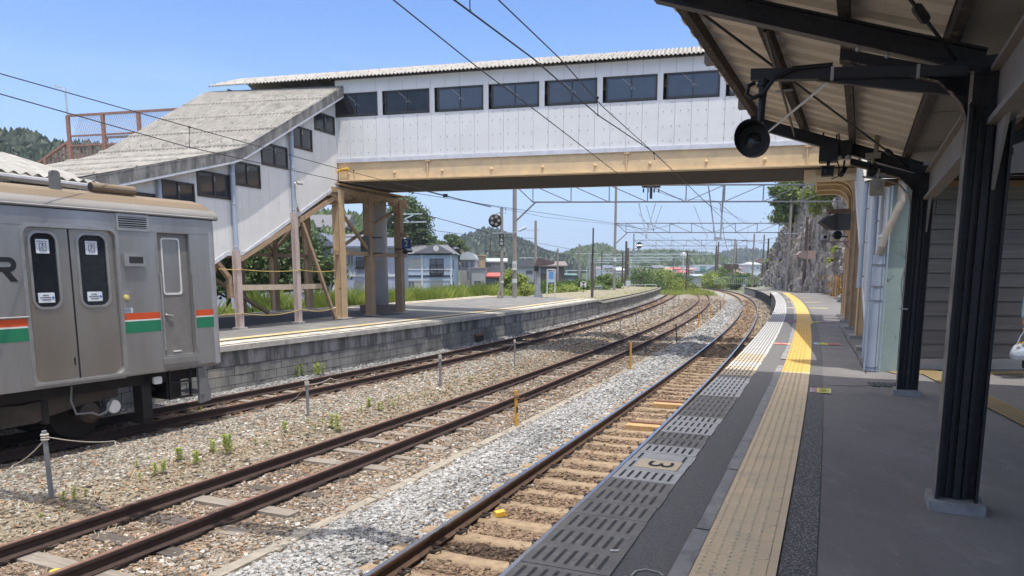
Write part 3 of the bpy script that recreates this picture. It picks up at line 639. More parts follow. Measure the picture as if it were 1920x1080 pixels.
# doors
def rrect(x0, x1, z0, z1, r, n=6):
    pts = []
    for cx, cz, a0 in ((x1 - r, z1 - r, 0), (x0 + r, z1 - r, 90), (x0 + r, z0 + r, 180), (x1 - r, z0 + r, 270)):
        for k in range(n + 1): a = math.radians(a0 + 90 * k / n); pts.append((cx + r * math.cos(a), cz + r * math.sin(a)))
    return pts
def ring(m, outer, inner, y0, y1):
    n = len(outer); v = [(p[0], y0, p[1]) for p in outer] + [(p[0], y0, p[1]) for p in inner] + [(p[0], y1, p[1]) for p in outer] + [(p[0], y1, p[1]) for p in inner]
    f = []
    for i in range(n):
        j = (i + 1) % n; f += [(i, j, n + j, n + i), (2 * n + i, 3 * n + i, 3 * n + j, 2 * n + j), (i, 2 * n + i, 2 * n + j, j), (n + i, n + j, 3 * n + j, 3 * n + i)]
    m.add(v, f)
m_inf = M('label_paper', (.72, .76, .80), .6); m_line = M('label_ink', (.05, .05, .07), .6); m_blue = M('label_blue', (.03, .12, .5), .5)
def leaf(x0, x1, z0, z1, wz, right, full):
    d = MB(); wn = rrect(x0 + .10, x1 - .13 if right else x1 - .20, wz[0], wz[1], .12) if not right else rrect(x0 + .13, x1 - .14, wz[0], wz[1], .12)
    out = [(x0, z0), (x1, z0), (x1, z1), (x0, z1)]
    xs = [p[0] for p in wn]; zs = [p[1] for p in wn]; a, b, c_, e = min(xs), max(xs), min(zs), max(zs)
    Y = .05
    d.box(x0, a, Y, Y + .03, z0, z1); d.box(b, x1, Y, Y + .03, z0, z1); d.box(a, b, Y, Y + .03, z0, c_); d.box(a, b, Y, Y + .03, e, z1)
    ring(d, rrect(a - .001, b + .001, c_ - .001, e + .001, .001), wn, Y, Y + .03)
    L = d.done('door', m_ssd, TR)
    r = MB(); ring(r, rrect(a - .035, b + .035, c_ - .035, e + .035, .15), rrect(a + .002, b - .002, c_ + .002, e - .002, .118), Y - .018, Y + .005); r.done('window_frame', m_sst, L)
    gp = MB(); gp.box(a - .01, b + .01, Y + .015, Y + .02, c_ - .01, e + .01); gp.done('window_glass', m_glass, L)
    if full:
        cx = (a + b) / 2; s_ = MB(); s_.prism(rrect(cx - .095, cx + .095, e - .30, e - .09, .01, 2), 'y', Y + .009, Y + .014); s_.done('picture_sticker', m_inf, L)
        s_ = MB(); z = e - .20
        for q0, q1 in (((-.045, -.06), (-.045, .05)), ((.05, -.06), (.05, .05)), ((-.045, .05), (.05, .05)), ((-.045, -.06), (.05, -.06)), ((0, .03), (-.01, -.01)), ((-.01, -.01), (.02, -.05)), ((-.01, -.01), (-.035, -.045)), ((0, .02), (.035, -.005))):
            s_.bar((cx + q0[0], Y + .006, z + q0[1]), (cx + q1[0], Y + .006, z + q1[1]), .004, .006)
        s_.sphere((cx + .003, Y + .007, z + .038), .011, 8, 4)
        for k in range(3): s_.box(cx - .07 + k * .05, cx - .03 + k * .05, Y + .005, Y + .009, z + .075, z + .083)
        s_.done('sticker_drawing', m_line, L)
        s_ = MB(); s_.prism(rrect(cx - .125, cx + .115, c_ + .065, c_ + .215, .01, 2), 'y', Y + .009, Y + .014); s_.done('notice_sticker', m_inf, L)
        s_ = MB()
        for k, (u0, u1) in enumerate(((-.06, .03), (-.10, .06), (-.07, .05))):
            u = u0
            while u < u1: s_.box(cx + u, cx + u + .012, Y + .005, Y + .009, c_ + .17 - k * .035, c_ + .185 - k * .035); u += .018
        s_.done('sticker_writing', m_line, L)
        s_ = MB(); s_.prism([(cx + .07, c_ + .13), (cx + .085, c_ + .13), (cx + .085, c_ + .115), (cx + .105, c_ + .14), (cx + .085, c_ + .165), (cx + .085, c_ + .15), (cx + .07, c_ + .15)], 'y', Y + .004, Y + .009); s_.done('sticker_arrow', m_blue, L)
        if not right: s_ = MB(); s_.prism(rrect(x1 - .07, x1 - .045, 1.30, 1.42, .01, 3), 'y', Y - .003, Y + .002); s_.done('door_pull', m_black, L)
for (a, b) in (DOORS, back[0], back[1]):
    mid = (a + b) / 2 - .02
    leaf(a + .02, mid - .006, 1.09, 3.40, (2.22, 3.32), False, a == DOORS[0]); leaf(mid + .006, b - .02, 1.09, 3.40, (2.22, 3.32), True, a == DOORS[0])
    m = MB(); m.box(mid - .012, mid + .012, .045, .075, 1.09, 3.40); m.done('door_seal', m_black, TR)
    m = MB(); o_ = [(a - .03, 1.07), (b + .03, 1.07)] ; ring(m, rrect(a - .04, b + .04, 1.04, 3.46, .14), rrect(a + .012, b - .012, 1.09, 3.405, .11), -.012, .06); m.done('door_surround', m_sst, TR)
m = MB(); m.box(DOORS[0] - .03, DOORS[1] + .05, -.03, .06, 1.045, 1.085); m.done('door_step', m_sst, TR)
# cab door
m = MB(); a, b = CAB; m.box(a + .01, a + .12, .06, .09, 1.28, 3.42); m.box(b - .17, b - .01, .06, .09, 1.28, 3.42); m.box(a + .12, b - .17, .06, .09, 1.28, 2.36); m.box(a + .12, b - .17, .06, .09, 3.33, 3.42)
cd = m.done('cab_door', M('cab_door_grey', (.26, .245, .225), .5, .3), TR)
m = MB(); ring(m, rrect(a + .11, b - .16, 2.35, 3.34, .05), rrect(a + .135, b - .185, 2.385, 3.31, .04), .05, .065); m.done('window_frame', m_wht, cd)
m = MB(); m.box(a + .12, b - .17, .075, .08, 2.36, 3.33); m.done('window_glass', M('glass_cab', (.10, .10, .10), .12, c2=(.16, .16, .155), scale=9, stretch=(1, 1, .12)), cd)
m = MB(); m.tube([(a + .13, .05, 2.0), (a + .14, .03, 2.0), (a + .24, .025, 1.985)], .014, 8); m.sphere((a + .13, .055, 2.0), .028, 8, 5); m.done('door_handle', m_sst, cd)
m = MB(); m.box(a + .22, a + .38, .045, .06, 1.34, 1.36); m.done('kick_handle', m_wht, cd)
for x in (a + .015, b + .015):
    m = MB(); m.tube([(x, .03, 2.72), (x, -.03, 2.72), (x, -.03, 1.40), (x, .03, 1.40)], .014, 8); m.done('grab_rail', m_sst, TR)
m = MB(); ring(m, [(a - .03, 1.25), (b + .03, 1.25), (b + .03, 3.46), (a - .03, 3.46)], [(a + .005, 1.285), (b - .005, 1.285), (b - .005, 3.42), (a + .005, 3.42)], -.006, .09); m.done('cab_door_frame', m_ss, TR)
m = MB(); m.box(a - .04, b + .05, -.03, .02, 1.14, 1.25); m.done('cab_step', m_ss, TR)
# vent, lamp box, button, notice
t = MB(); ring(t, [(-3.40, 3.42), (-2.82, 3.42), (-2.82, 3.69), (-3.40, 3.69)], [(-3.36, 3.46), (-2.86, 3.46), (-2.86, 3.65), (-3.36, 3.65)], -.018, .0); vo = t.done('vent', m_sst, TR)
t = MB(); t.box(-3.35, -2.87, -.006, -.004, 3.47, 3.64); t.done('vent_opening', m_black, vo)
t = MB()
for k in range(5): t.bar((-3.35, -.012, 3.485 + k * .035), (-2.87, -.012, 3.485 + k * .035), .012, .012)
t.done('louvre', m_sst, vo)
t = MB(); t.box(-3.33, -2.96, -.055, .0, 2.84, 3.045); bo = t.done('side_display', m_sst, TR)
t = MB(); t.box(-3.25, -3.0, -.058, -.05, 2.89, 3.0); t.done('display_screen', M('screen_brown', (.035, .03, .03), .4), bo)
t = MB(); t.box(-3.38, -3.265, -.008, 0, 2.16, 2.44); bp = t.done('button_plate', m_sst, TR)
t = MB(); t.lathe([(.045, -.008), (.045, -.03), (.03, -.034)], (-3.32, 0, 2.33), 'y', 16); t.done('door_button', M('button_yellow', (.75, .6, .12), .4), bp)
t = MB(); t.lathe([(.018, -.034), (.016, -.04)], (-3.32, 0, 2.33), 'y', 12); t.done('button_centre', m_wht, bp)
t = MB(); t.box(-3.39, -3.22, -.004, 0, 2.075, 2.155); nb = t.done('notice_plate', m_inf, TR)
t = MB()
for k in range(4): t.box(-3.38, -3.25 + .01 * (k % 2), -.006, -.003, 2.087 + k * .016, 2.093 + k * .016)
t.done('notice_writing', m_line, nb)
# railway letters JR
lg = MB()
def stroke(pts, w=.07):
    for p, q in zip(pts[:-1], pts[1:]): lg.bar((p[0], -.003, p[1]), (q[0], -.003, q[1]), .004, w, up=(0, 0, 1)) if abs(p[0] - q[0]) > 1e-6 else lg.box(p[0] - w / 2, p[0] + w / 2, -.005, -.001, min(p[1], q[1]), max(p[1], q[1]))
ox = -5.0; zt = 2.955
top = [(ox - .36, zt - .035), (ox - .06, zt - .035), (ox - .015, zt - .06), (ox + .0, zt - .11), (ox - .02, zt - .16), (ox - .07, zt - .185), (ox - .30, zt - .185)]
def wide(p, q, w):
    d = Vector((q[0] - p[0], q[1] - p[1])); nx_ = Vector((-d.y, d.x)).normalized() * w / 2
    lg.prism([(p[0] + nx_.x, p[1] + nx_.y), (p[0] - nx_.x, p[1] - nx_.y), (q[0] - nx_.x, q[1] - nx_.y), (q[0] + nx_.x, q[1] + nx_.y)], 'y', -.005, -.001)
an_ = np.linspace(math.pi / 2, -math.pi / 2, 13); cx0, cz0 = ox - .065, zt - .105
lg.prism([(ox - .36, zt)] + [(cx0 + .105 * math.cos(a), cz0 + .105 * math.sin(a)) for a in an_] + [(ox - .36, zt - .21), (ox - .36, zt - .142)] + [(cx0 + .037 * math.cos(a), cz0 + .037 * math.sin(a)) for a in an_[::-1]] + [(ox - .36, zt - .068)], 'y', -.005, -.001)
lg.prism([(ox - .16, zt - .2), (ox - .06, zt - .2), (ox + .045, zt - .35), (ox - .05, zt - .35)], 'y', -.006, -.002)
lg.prism([(ox - .36, zt - .15), (ox - .29, zt - .15), (ox - .29, zt - .35), (ox - .36, zt - .35)], 'y', -.006, -.002)
for p, q in (((ox - .42, zt), (ox - .42, zt - .30)), ((ox - .42, zt - .30), (ox - .47, zt - .315)), ((ox - .47, zt - .315), (ox - .62, zt - .315))): wide(p, q, .07)
lg.done('letters', m_black, TR)
# underframe and bogie
m = MB(); m.box(X0, X1 - .3, .25, WB - .25, .80, 1.0); m.box(-14, -8, .15, WB - .15, .35, .95); m.done('underframe', m_under, TR)
def bogie(cx):
    B = MB(); y = .30
    prf_ = [(cx - 1.62, .60), (cx - 1.62, .84), (cx - 1.1, .90), (cx - .55, .80), (cx + .0, .74), (cx + .55, .80), (cx + 1.1, .90), (cx + 1.55, .88), (cx + 1.55, .66), (cx + 1.0, .62), (cx + .45, .52), (cx + .2, .44), (cx - .35, .44), (cx - .6, .54), (cx - 1.0, .62)]
    B.prism(prf_, 'y', y, y + .16); bo_ = B.done('bogie', m_under2, TR)
    B2 = MB(); B2.prism([(p[0], p[1]) for p in prf_], 'y', WB - y - .16, WB - y); B2.box(cx - .25, cx + .25, .4, WB - .4, .5, .8); B2.done('bogie_crossbeam', m_under2, bo_)
    for sx in (-1, 1):
        wx = cx + sx * 1.05
        w = MB(); w.lathe([(.20, .70 - .02), (.36, .70), (.43, .715), (.43, .80), (.455, .83), (.455, .86)], (wx, 0, .43), 'y', 28); w.lathe([(.455, 2.0), (.455, 2.03), (.43, 2.06), (.43, 2.15), (.2, 2.17)], (wx, 0, .43), 'y', 24); w.tube([(wx, .6, .43), (wx, 2.2, .43)], .08, 10)
        w.done('wheel', m_under, TR)
        w = MB(); w.lathe([(.15, .50), (.17, .44), (.17, .30), (.10, .22)], (wx, 0, .46), 'y', 18); ab = w.done('axle_box', m_under2, bo_)
        if sx > 0:
            w = MB(); w.lathe([(.11, -.02), (.115, -.055), (.10, -.07)], (wx + .33, .22, .52), 'y', 18); w.done('axle_cap', m_wht, TR)
            w = MB(); w.tube([(wx - .32, .20, .95), (wx - .36, .18, .72), (wx - .30, .17, .50), (wx - .05, .16, .48), (wx + .05, .15, .42), (wx + .18, .15, .46), (wx + .30, .15, .66)], .018, 6); w.done('air_hose', M('hose_grey', (.22, .21, .2), .6), TR)
        w = MB(); w.tube([(cx + sx * .35, .34, .40), (cx + sx * .35, .34, .9)], .07, 10); w.done('damper', m_under, bo_)
bogie(-4.95); bogie(-17.6)
m = MB(); m.box(-3.0, -2.82, .25, .5, .12, 1.0); m.box(-2.98, -2.84, .25, .7, .10, .22); m.done('sand_box', m_under, TR)
m = MB(); m.prism([(-5.95, .78), (-5.80, .78), (-5.70, .12), (-5.86, .10)], 'y', .12, .2); m.box(-5.88, -5.62, .1, .26, .08, .2); m.done('step_plate', m_under2, TR)
m = MB(); m.prism([(-1.98, 1.0), (-1.86, 1.0), (-1.72, .55), (-1.74, .36), (-1.98, .33), (-1.97, .55)], 'y', .06, .12); m.bar((-1.98, .5, .55), (-1.80, .09, .5), .3, .03); m.done('plough', M('plough_grey', (.17, .17, .17), .7), TR)
m = MB()
for x in (-2.55, -2.12): m.bar((x, .12, 1.02), (x, .12, .48), .05, .03)
m.bar((-2.55, .12, .5), (-2.12, .12, .5), .05, .03); m.bar((-2.55, .12, .78), (-2.12, .12, .78), .04, .03); m.done('cab_ladder', m_black, TR); m = MB(); m.bar((-2.9, .6, .6), (-2.5, .6, 1.0), .06, .06); m.bar((-2.5, .6, .6), (-2.9, .6, 1.0), .06, .06); m.done('cross_brace', m_black, TR)
m = MB(); m.prism(rrect(-2.86, -2.70, .80, .93, .03, 3), 'y', .10, .14); m.done('side_lamp', m_wht, TR)
m = MB(); m.box(-2.45, -2.15, .35, .8, .45, .8); m.done('equipment_box', m_black, TR); m = MB(); m.box(-1.62, -1.2, 1.2, 1.66, .75, 1.05); m.done('coupler', m_black, TR)

# ================================================================= FOOTBRIDGE
m_pnl = M('panel_white', (.76, .75, .72), .55, c2=(.70, .69, .665), scale=1.2, c3=(.54, .54, .53), s3=2.5, lo3=.58, hi3=.8)
m_gap = M('panel_gap', (.16, .17, .18), .8)
m_flash = M('flashing_white', (.66, .67, .70), .5)
m_gird = M('girder_tan', (.74, .55, .31), .7, c2=(.60, .45, .27), scale=2.2, detail=9, c3=(.34, .21, .12), s3=5, lo3=.60, hi3=.70, bump=.1, bscale=20)
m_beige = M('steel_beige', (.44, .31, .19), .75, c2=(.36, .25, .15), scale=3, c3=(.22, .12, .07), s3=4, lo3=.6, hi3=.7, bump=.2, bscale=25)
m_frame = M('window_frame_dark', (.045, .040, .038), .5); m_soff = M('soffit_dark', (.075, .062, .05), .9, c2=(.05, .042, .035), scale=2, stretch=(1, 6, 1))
m_pane = M('window_pane', (.03, .035, .045), .06, c2=(.04, .045, .055), scale=.6, spec=.8)
m_panes = [M('window_pane_dark', (.012, .012, .014), .04, c2=(.03, .032, .036), scale=1.2, spec=.5), M('window_pane_mid', (.05, .055, .066), .04, c2=(.075, .085, .10), scale=.7, spec=.8), M('window_pane_sky', (.075, .088, .11), .04, c2=(.055, .065, .085), scale=.5, spec=.8)]  # sky reflection put into the tones of the panes
m_slate = M('slate_roof', (.40, .385, .35), .95, c2=(.27, .26, .24), scale=2.2, detail=9, c3=(.22, .21, .19), s3=1.6, lo3=.56, hi3=.75, bump=.3, bscale=40)
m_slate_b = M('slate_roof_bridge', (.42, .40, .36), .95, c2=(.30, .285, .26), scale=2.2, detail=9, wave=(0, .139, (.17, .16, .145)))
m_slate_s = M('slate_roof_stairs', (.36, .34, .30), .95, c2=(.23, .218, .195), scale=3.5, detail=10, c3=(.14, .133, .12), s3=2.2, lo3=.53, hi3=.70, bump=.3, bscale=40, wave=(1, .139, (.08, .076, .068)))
m_slated = M('slate_verge', (.15, .147, .14), .95, c2=(.36, .35, .325), scale=2.5, detail=9, lo=.45, hi=.68, stretch=(1.5, 1.5, .5), c3=(.07, .068, .065), s3=2.2, bump=.4, bscale=25)
m_screw = M('screw_grey', (.10, .10, .10), .6)
BO = (-6.3, 26.75); BA = math.radians(-13.5); BL = 17.6
BR = thing('footbridge', 'white panelled covered footbridge with dark windows and tan girder crossing the tracks', 'footbridge', (BO[0], BO[1], 0), BA)
BWD = 3.85
def wave(x, p=.139, a=.022): return a * np.cos(2 * np.pi * x / p)
# cladding: individual sheets 0.5 wide with dark joints (one mesh), front y=0, back y=BWD
def clad(x0, x1, z0, z1, y, th, m, w=.515, start=0.):
    x = x0
    while x < x1 - .01:
        e = min(x + w, x1); m.box(x + .004, e - .004, y, y + th, z0, z1); x = e
for (y, th) in ((0., .04), (BWD, -.04)):
    m = MB(); yy, t_ = (y, .03) if y == 0 else (y - .03, .03)
    clad(0 if y == 0 else -4.4, BL, 6.80, 8.24, yy, t_, m); clad(0 if y == 0 else -4.4, BL, 9.05, 9.50, yy, t_, m)
    x = -.03
    for i in range(9):
        xm = -.02 + i * 1.93 + 1.62 if 0 else None
    for i in range(9): a = 1.615 + 1.932 * i - .0; m.box(a, a + .18, yy - .003 if y == 0 else yy + .003, yy + .03, 8.24, 9.05)
    m.done('wall_panel', m_pnl, BR)
    m = MB(); m.box(0 if y == 0 else -4.4, BL, yy + (.028 if y == 0 else -.02), yy + (.05 if y == 0 else 0), 6.79, 8.24); m.box(0, BL, yy + (.028 if y == 0 else -.02), yy + (.05 if y == 0 else 0), 9.05, 9.55); m.done('wall_backing', m_gap, BR)
m = MB(); m.box(-4.4, -4.36, .1, BWD - .1, 6.0, 9.5); m.box(BL - .04, BL, .1, BWD - .1, 8.3, 9.5); m.done('end_wall', m_pnl, BR)
for i in range(9):
    a = -.03 + i * 1.932; a1 = a + 1.64; z0, z1 = 8.255, 9.035
    w = MB(); w.box(a, a1, -.025, .04, z0, z0 + .07); w.box(a, a1, -.025, .04, z1 - .045, z1); w.box(a, a + .05, -.025, .04, z0, z1); w.box(a1 - .05, a1, -.025, .04, z0, z1); w.box((a + a1) / 2 - .015, (a + a1) / 2 + .015, -.015, .04, z0, z1)
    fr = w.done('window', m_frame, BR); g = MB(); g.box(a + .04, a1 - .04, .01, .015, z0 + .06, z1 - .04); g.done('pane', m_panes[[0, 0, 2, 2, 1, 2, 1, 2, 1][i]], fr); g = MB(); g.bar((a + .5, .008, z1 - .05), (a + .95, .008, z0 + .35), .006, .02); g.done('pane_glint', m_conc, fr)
    g = MB(); g.box((a + a1) / 2 - .012, (a + a1) / 2 + .012, -.03, -.012, z0 + .36, z0 + .42); g.done('latch', m_sst, fr)
for i in range(9):                                                   # far side windows
    a = -.03 + i * 1.932; w = MB(); w.box(a, a + 1.64, BWD - .03, BWD, 8.24, 9.05); w.done('window', m_pane, BR)
m = MB()
x = .14; k = 0
while x < BL - 1.0:
    if k % 7 != 6:
        for z in (6.98, 7.42, 7.88): m.sphere((x + random.uniform(-.01, .01), -.006, z + random.uniform(-.01, .01)), .013, 6, 3)
        if k % 2: m.box(x - .03, x + .03, -.004, 0, 8.14, 8.15)
    x += .27; k += 1
m.done('screw_heads', m_screw, BR)
m = MB(); m.box(-.0, BL, -.045, .03, 6.665, 6.80); m.box(.0, BL, -.02, .0, 6.79, 6.815); m.done('flashing', m_flash, BR)
m = MB(); m.box(.02, BL, .01, .04, 6.05, 6.70); m.box(.02, BL, -.10, .28, 6.02, 6.06); m.box(.02, BL, .0, .28, 6.64, 6.665); m.box(.02, BL, BWD - .2, BWD - .16, 6.05, 6.7); m.box(.02, BL, BWD - .3, BWD, 6.02, 6.06)
gd = m.done('girder', m_gird, BR)
for i in range(10):
    m = MB(); x = .42 + i * 1.78; m.lathe([(.045, .01), (.05, -.04), (.03, -.07), (.01, -.08)], (x, 0, 6.27), 'y', 12); m.done('girder_boss', m_gird, gd)
for x in (3.45, 10.35, 15.9):
    m = MB(); m.bar((x, -.03, 6.63), (x, -.02, 6.12), .035, .035); m.box(x - .09, x + .09, -.06, .0, 6.60, 6.64); m.done('downpipe_stub', m_gird, gd)
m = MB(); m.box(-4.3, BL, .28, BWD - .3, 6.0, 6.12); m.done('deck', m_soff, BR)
m = MB()
for i in range(9): m.box(1.0 + i * 1.93, 1.12 + i * 1.93, .14, BWD - .2, 6.12, 6.4)
m.done('cross_beam', m_soff, gd)
# corrugated gable roof
xs = np.arange(-4.95, BL + .3, .139 / 8)
G = []
for (y, z) in ((-.28, 9.50), (.8, 9.92), (1.6, 10.20), (BWD / 2, 10.30), (BWD - 1.6, 10.20), (BWD + .28, 9.50)):
    G.append(np.stack([xs, np.full(len(xs), y), z + .03 + wave(xs, .139, .026)], -1))
G2 = [g_ - np.array([0, 0, .012]) for g_ in G]
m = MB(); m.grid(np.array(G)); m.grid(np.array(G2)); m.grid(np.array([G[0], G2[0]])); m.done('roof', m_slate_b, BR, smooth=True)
m = MB()
for (y, z) in ((-.05, 9.64), (.6, 9.88), (1.5, 10.2)):
    x = -4.8
    while x < BL:
        m.tube([(x, y, z), (x, y, z + .045)], .010, 5); x += .417
m.done('roof_bolts', m_rust, BR)
# ---------------------------------------------------------------- covered staircase at the far platform (comes down toward the camera)
SA = math.radians(68.8 + 180)                    # local x: down the stairs; local y: to the left of the photo? (checked below)
ST = thing('covered_staircase', 'white panelled covered staircase with slate roof leading down from the footbridge to the far platform', 'staircase', (BO[0], BO[1], 0), SA)
# local x = t (down), local y: rotate(+90) of dir(248.8deg) = 338.8deg -> to the right/track side, so the building lies at negative y
WS = -4.7
bot = [(0, 5.93), (5.0, 3.37), (5.75, 3.34), (13.4, -.6 + 1.6)]; 
def zb_(t): return float(np.interp(t, [0, 5.0, 5.75, 10.5], [5.93, 3.37, 3.34, .98]))
def zt_(t): return float(np.interp(t, [-.2, 5.2, 10.4], [9.22, 6.16, 4.74]))
WIN = [(.12, 1.30, 7.60, 8.23), (1.46, 2.60, 6.83, 7.55), (2.80, 4.06, 6.07, 6.76), (4.15, 5.32, 5.32, 6.02), (5.49, 6.74, 4.86, 5.57), (6.86, 8.0, 4.62, 5.17), (8.2, 9.4, 4.2, 4.76)]
def stairwall(y0, th, bmat, parent, wins, name='wall_panel'):
    m = MB(); t = 0.; e = []
    cuts = sorted(set([0, 10.35] + [round(k * .47, 3) for k in range(1, 23)] + [a for w in wins for a in w[:2]] + [5.0, 5.2, 5.75]))
    for a, b in zip(cuts[:-1], cuts[1:]):
        if b - a < .01: continue
        g_ = .003
        w_ = [w for w in wins if w[0] <= (a + b) / 2 <= w[1]]
        segs = [(None, None)] if not w_ else [(None, w_[0][2]), (w_[0][3], None)]
        for lo_, hi_ in segs:
            za0 = zb_(a) if lo_ is None else lo_; zb0 = zb_(b) if lo_ is None else lo_
            za1 = zt_(a) if hi_ is None else hi_; zb1 = zt_(b) if hi_ is None else hi_
            m.prism([(a + g_, za0), (b - g_, zb0), (b - g_, zb1), (a + g_, za1)], 'y', y0, y0 + th)
    m.done(name, bmat, parent)
stairwall(-.03, .03, m_pnl, ST, WIN); stairwall(WS, .03, m_pnl, ST, [], 'rear_wall')
m = MB()
for a, b in ((0.02, 5.0), (5.0, 5.75), (5.75, 10.3)): m.prism([(a, zb_(a) + .05), (b, zb_(b) + .05), (b, zb_(b) + 1.1), (a, zb_(a) + 1.1)], 'y', -.07, -.032)
m.prism([(0, 9.1), (0, 8.3), (.1, 8.2), (5.2, 6.1), (10.3, 4.6), (10.3, 4.8), (5.2, 6.15)], 'y', -.07, -.034); m.done('wall_backing', m_gap, ST)
for (a, b, z0, z1) in WIN:
    w = MB(); ring(w, [(a, z0), (b, z0), (b, z1), (a, z1)], [(a + .05, z0 + .07), (b - .05, z0 + .07), (b - .05, z1 - .05), (a + .05, z1 - .05)], -.03, .03); w.box((a + b) / 2 - .05, (a + b) / 2 + .03, -.03, .025, z0, z1)
    fr = w.done('window', m_frame, ST); g = MB(); g.box(a + .03, b - .03, -.005, 0, z0 + .03, z1 - .03); g.done('pane', m_pane, fr)
    g = MB(); g.box((a + b) / 2 - .03, (a + b) / 2 + .0, .025, .04, z1 - .25, z1 - .12); g.done('latch', m_sst, fr)
m = MB()
for a, b in ((0, 5.0), (5.0, 5.75), (5.75, 10.4)):
    m.prism([(a, zb_(a) - .10), (b, zb_(b) - .10), (b, zb_(b) + .02), (a, zb_(a) + .02)], 'y', -.02, .02)
m.done('flashing', m_flash, ST)
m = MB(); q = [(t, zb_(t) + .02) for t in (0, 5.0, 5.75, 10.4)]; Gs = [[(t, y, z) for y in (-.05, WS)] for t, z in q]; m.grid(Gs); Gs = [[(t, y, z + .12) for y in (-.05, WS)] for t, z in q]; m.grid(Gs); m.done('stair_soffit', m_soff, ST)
m = MB()
for k in range(4): a = -.7 - k * 1.15; m.bar((0, a, 5.93 - .08), (5.0, a, 3.37 - .08), .12, .2); m.bar((5.0, a, 3.27), (5.75, a, 3.27), .12, .16); m.bar((5.75, a, 3.25), (10.4, a, .98), .12, .2)
m.done('stringer', m_beige, ST)
# stair roof: corrugations run down the slope
ys = np.arange(.30, WS - .35, -.139 / 6); G = []
for t, z in ((-.45, 9.38), (.0, 9.26), (1.3, 8.52), (2.6, 7.79), (3.9, 7.05), (4.9, 6.50), (5.3, 6.31), (5.9, 6.12), (7.5, 5.68), (9.0, 5.26), (10.55, 4.84)):
    G.append(np.stack([np.full(len(ys), t) - ys * .19 * max(0, 1 - t / 10.5), ys, z + .05 + wave(ys, .139, .024)], -1))
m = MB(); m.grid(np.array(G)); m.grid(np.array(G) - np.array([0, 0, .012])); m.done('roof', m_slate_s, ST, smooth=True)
m = MB()
for r_, (t, z) in enumerate(((1.2, 8.58), (2.5, 7.85), (3.8, 7.12), (5.1, 6.42), (6.4, 5.98), (7.7, 5.62), (9.0, 5.26), (10.2, 4.94))):   # lapped sheet ends, one step each
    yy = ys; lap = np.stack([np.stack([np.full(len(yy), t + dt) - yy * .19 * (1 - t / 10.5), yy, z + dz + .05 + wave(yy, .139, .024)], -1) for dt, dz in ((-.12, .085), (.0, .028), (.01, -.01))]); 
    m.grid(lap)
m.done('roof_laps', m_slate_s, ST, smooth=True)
m = MB()
for (t, z) in ((1.0, 8.69), (2.3, 7.96), (3.6, 7.22), (4.8, 6.6), (6.3, 6.02), (7.6, 5.65), (8.9, 5.3), (10.0, 5.0)):
    for k in range(11): tq = t + .05 - (.1 - k * .417) * .19 * (1 - t / 10.5); m.tube([(tq, .1 - k * .417, z + .03), (tq, .1 - k * .417, z + .09)], .012, 5)
m.done('roof_bolts', m_rust, ST)
m = MB(); q = [(-.3, 9.33), (5.2, 6.30), (5.7, 6.13), (10.5, 4.80)]
for (a, za), (b, zb2) in zip(q[:-1], q[1:]):
    n_ = max(1, int((b - a) / .62))
    for i in range(n_):
        u, v = i / n_, (i + 1) / n_; x0, x1 = a + (b - a) * u, a + (b - a) * v; z0, z1 = za + (zb2 - za) * u, za + (zb2 - za) * v
        m.prism([(x0, z0 - .22), (x1 + .02, z1 - .22), (x1 + .02, z1 + .06), (x0, z0 + .075)], 'y', .27, .33)
        m.prism([(x0, z0 + .055), (x1 + .02, z1 + .045), (x1 + .02, z1 + .075), (x0, z0 + .09)], 'y', .10, .335)
m.done('verge_trim', m_slated, ST)
m = MB(); 
for (a, za), (b, zb2) in zip(q[:-1], q[1:]): m.bar((a, .30, za - .25), (b, .30, zb2 - .25), .05, .06)
m.done('verge_flashing', m_flash, ST)
m = MB(); m.prism([(1.1, 8.7), (5.4, 5.95), (10.5, 4.5), (10.5, 4.85), (5.7, 6.25), (1.1, 9.0)], 'y', WS - .06, WS - .02); m.done('rear_verge', m_slated, ST)
# front columns with downpipes, rear columns, bracketed heads
def column(par, t, y, z0, z1, w=.26, d=.22, mat=m_beige, plinth=True, bevel=True, name='column'):
    c = MB(); c.box(t - w / 2, t + w / 2, y - d / 2, y - d / 2 + .02, z0, z1); c.box(t - w / 2, t + w / 2, y + d / 2 - .02, y + d / 2, z0, z1); c.box(t - w * .12, t + w * .12, y - d / 2 + .02, y + d / 2 - .02, z0, z1)
    for e in (-1, 1): c.box(t + e * w * .30 - .02, t + e * w * .30 + .02, y - d / 2 - .012, y + d / 2 + .012, z0, z1)
    o = c.done(name, mat, par)
    if plinth: p = MB(); p.box(t - w * .85, t + w * .85, y - d * .9, y + d * .9, z0 - .02, z0 + .07); p.done('plinth', m_conc_l, o)
    return o
m_colp = M('steel_pinkish', (.55, .46, .42), .7, c2=(.48, .38, .33), scale=3, c3=(.34, .24, .18), s3=4, lo3=.62, hi3=.72)
m_pipe = M('pipe_bluegrey', (.40, .46, .54), .5, c2=(.36, .42, .50), scale=2)
for t, zc in ((2.68, 4.7), (5.46, 3.4)):
    column(ST, t, -.02 + .1, 1.05, zc, .20, .16, m_colp)
    m = MB(); m.tube([(t, .10, zc - .05), (t, .10, zt_(t) - .25), (t, .22, zt_(t) - .12)], .065, 10); m.box(t - .16, t - .08, .0, .06, zc, zt_(t) - .1); m.done('downpipe', m_pipe, ST)
    for z in (zc + .1, (zc + zt_(t)) / 2, zt_(t) - .5): MB().lathe([(.075, z), (.075, z + .03)], (t, .10, 0), 'z', 10).done('pipe_clip', m_flash, ST)
m = MB(); m.tube([(8.12, .08, 2.5), (8.12, .08, 5.2)], .06, 10); m.done('downpipe', m_pipe, ST)
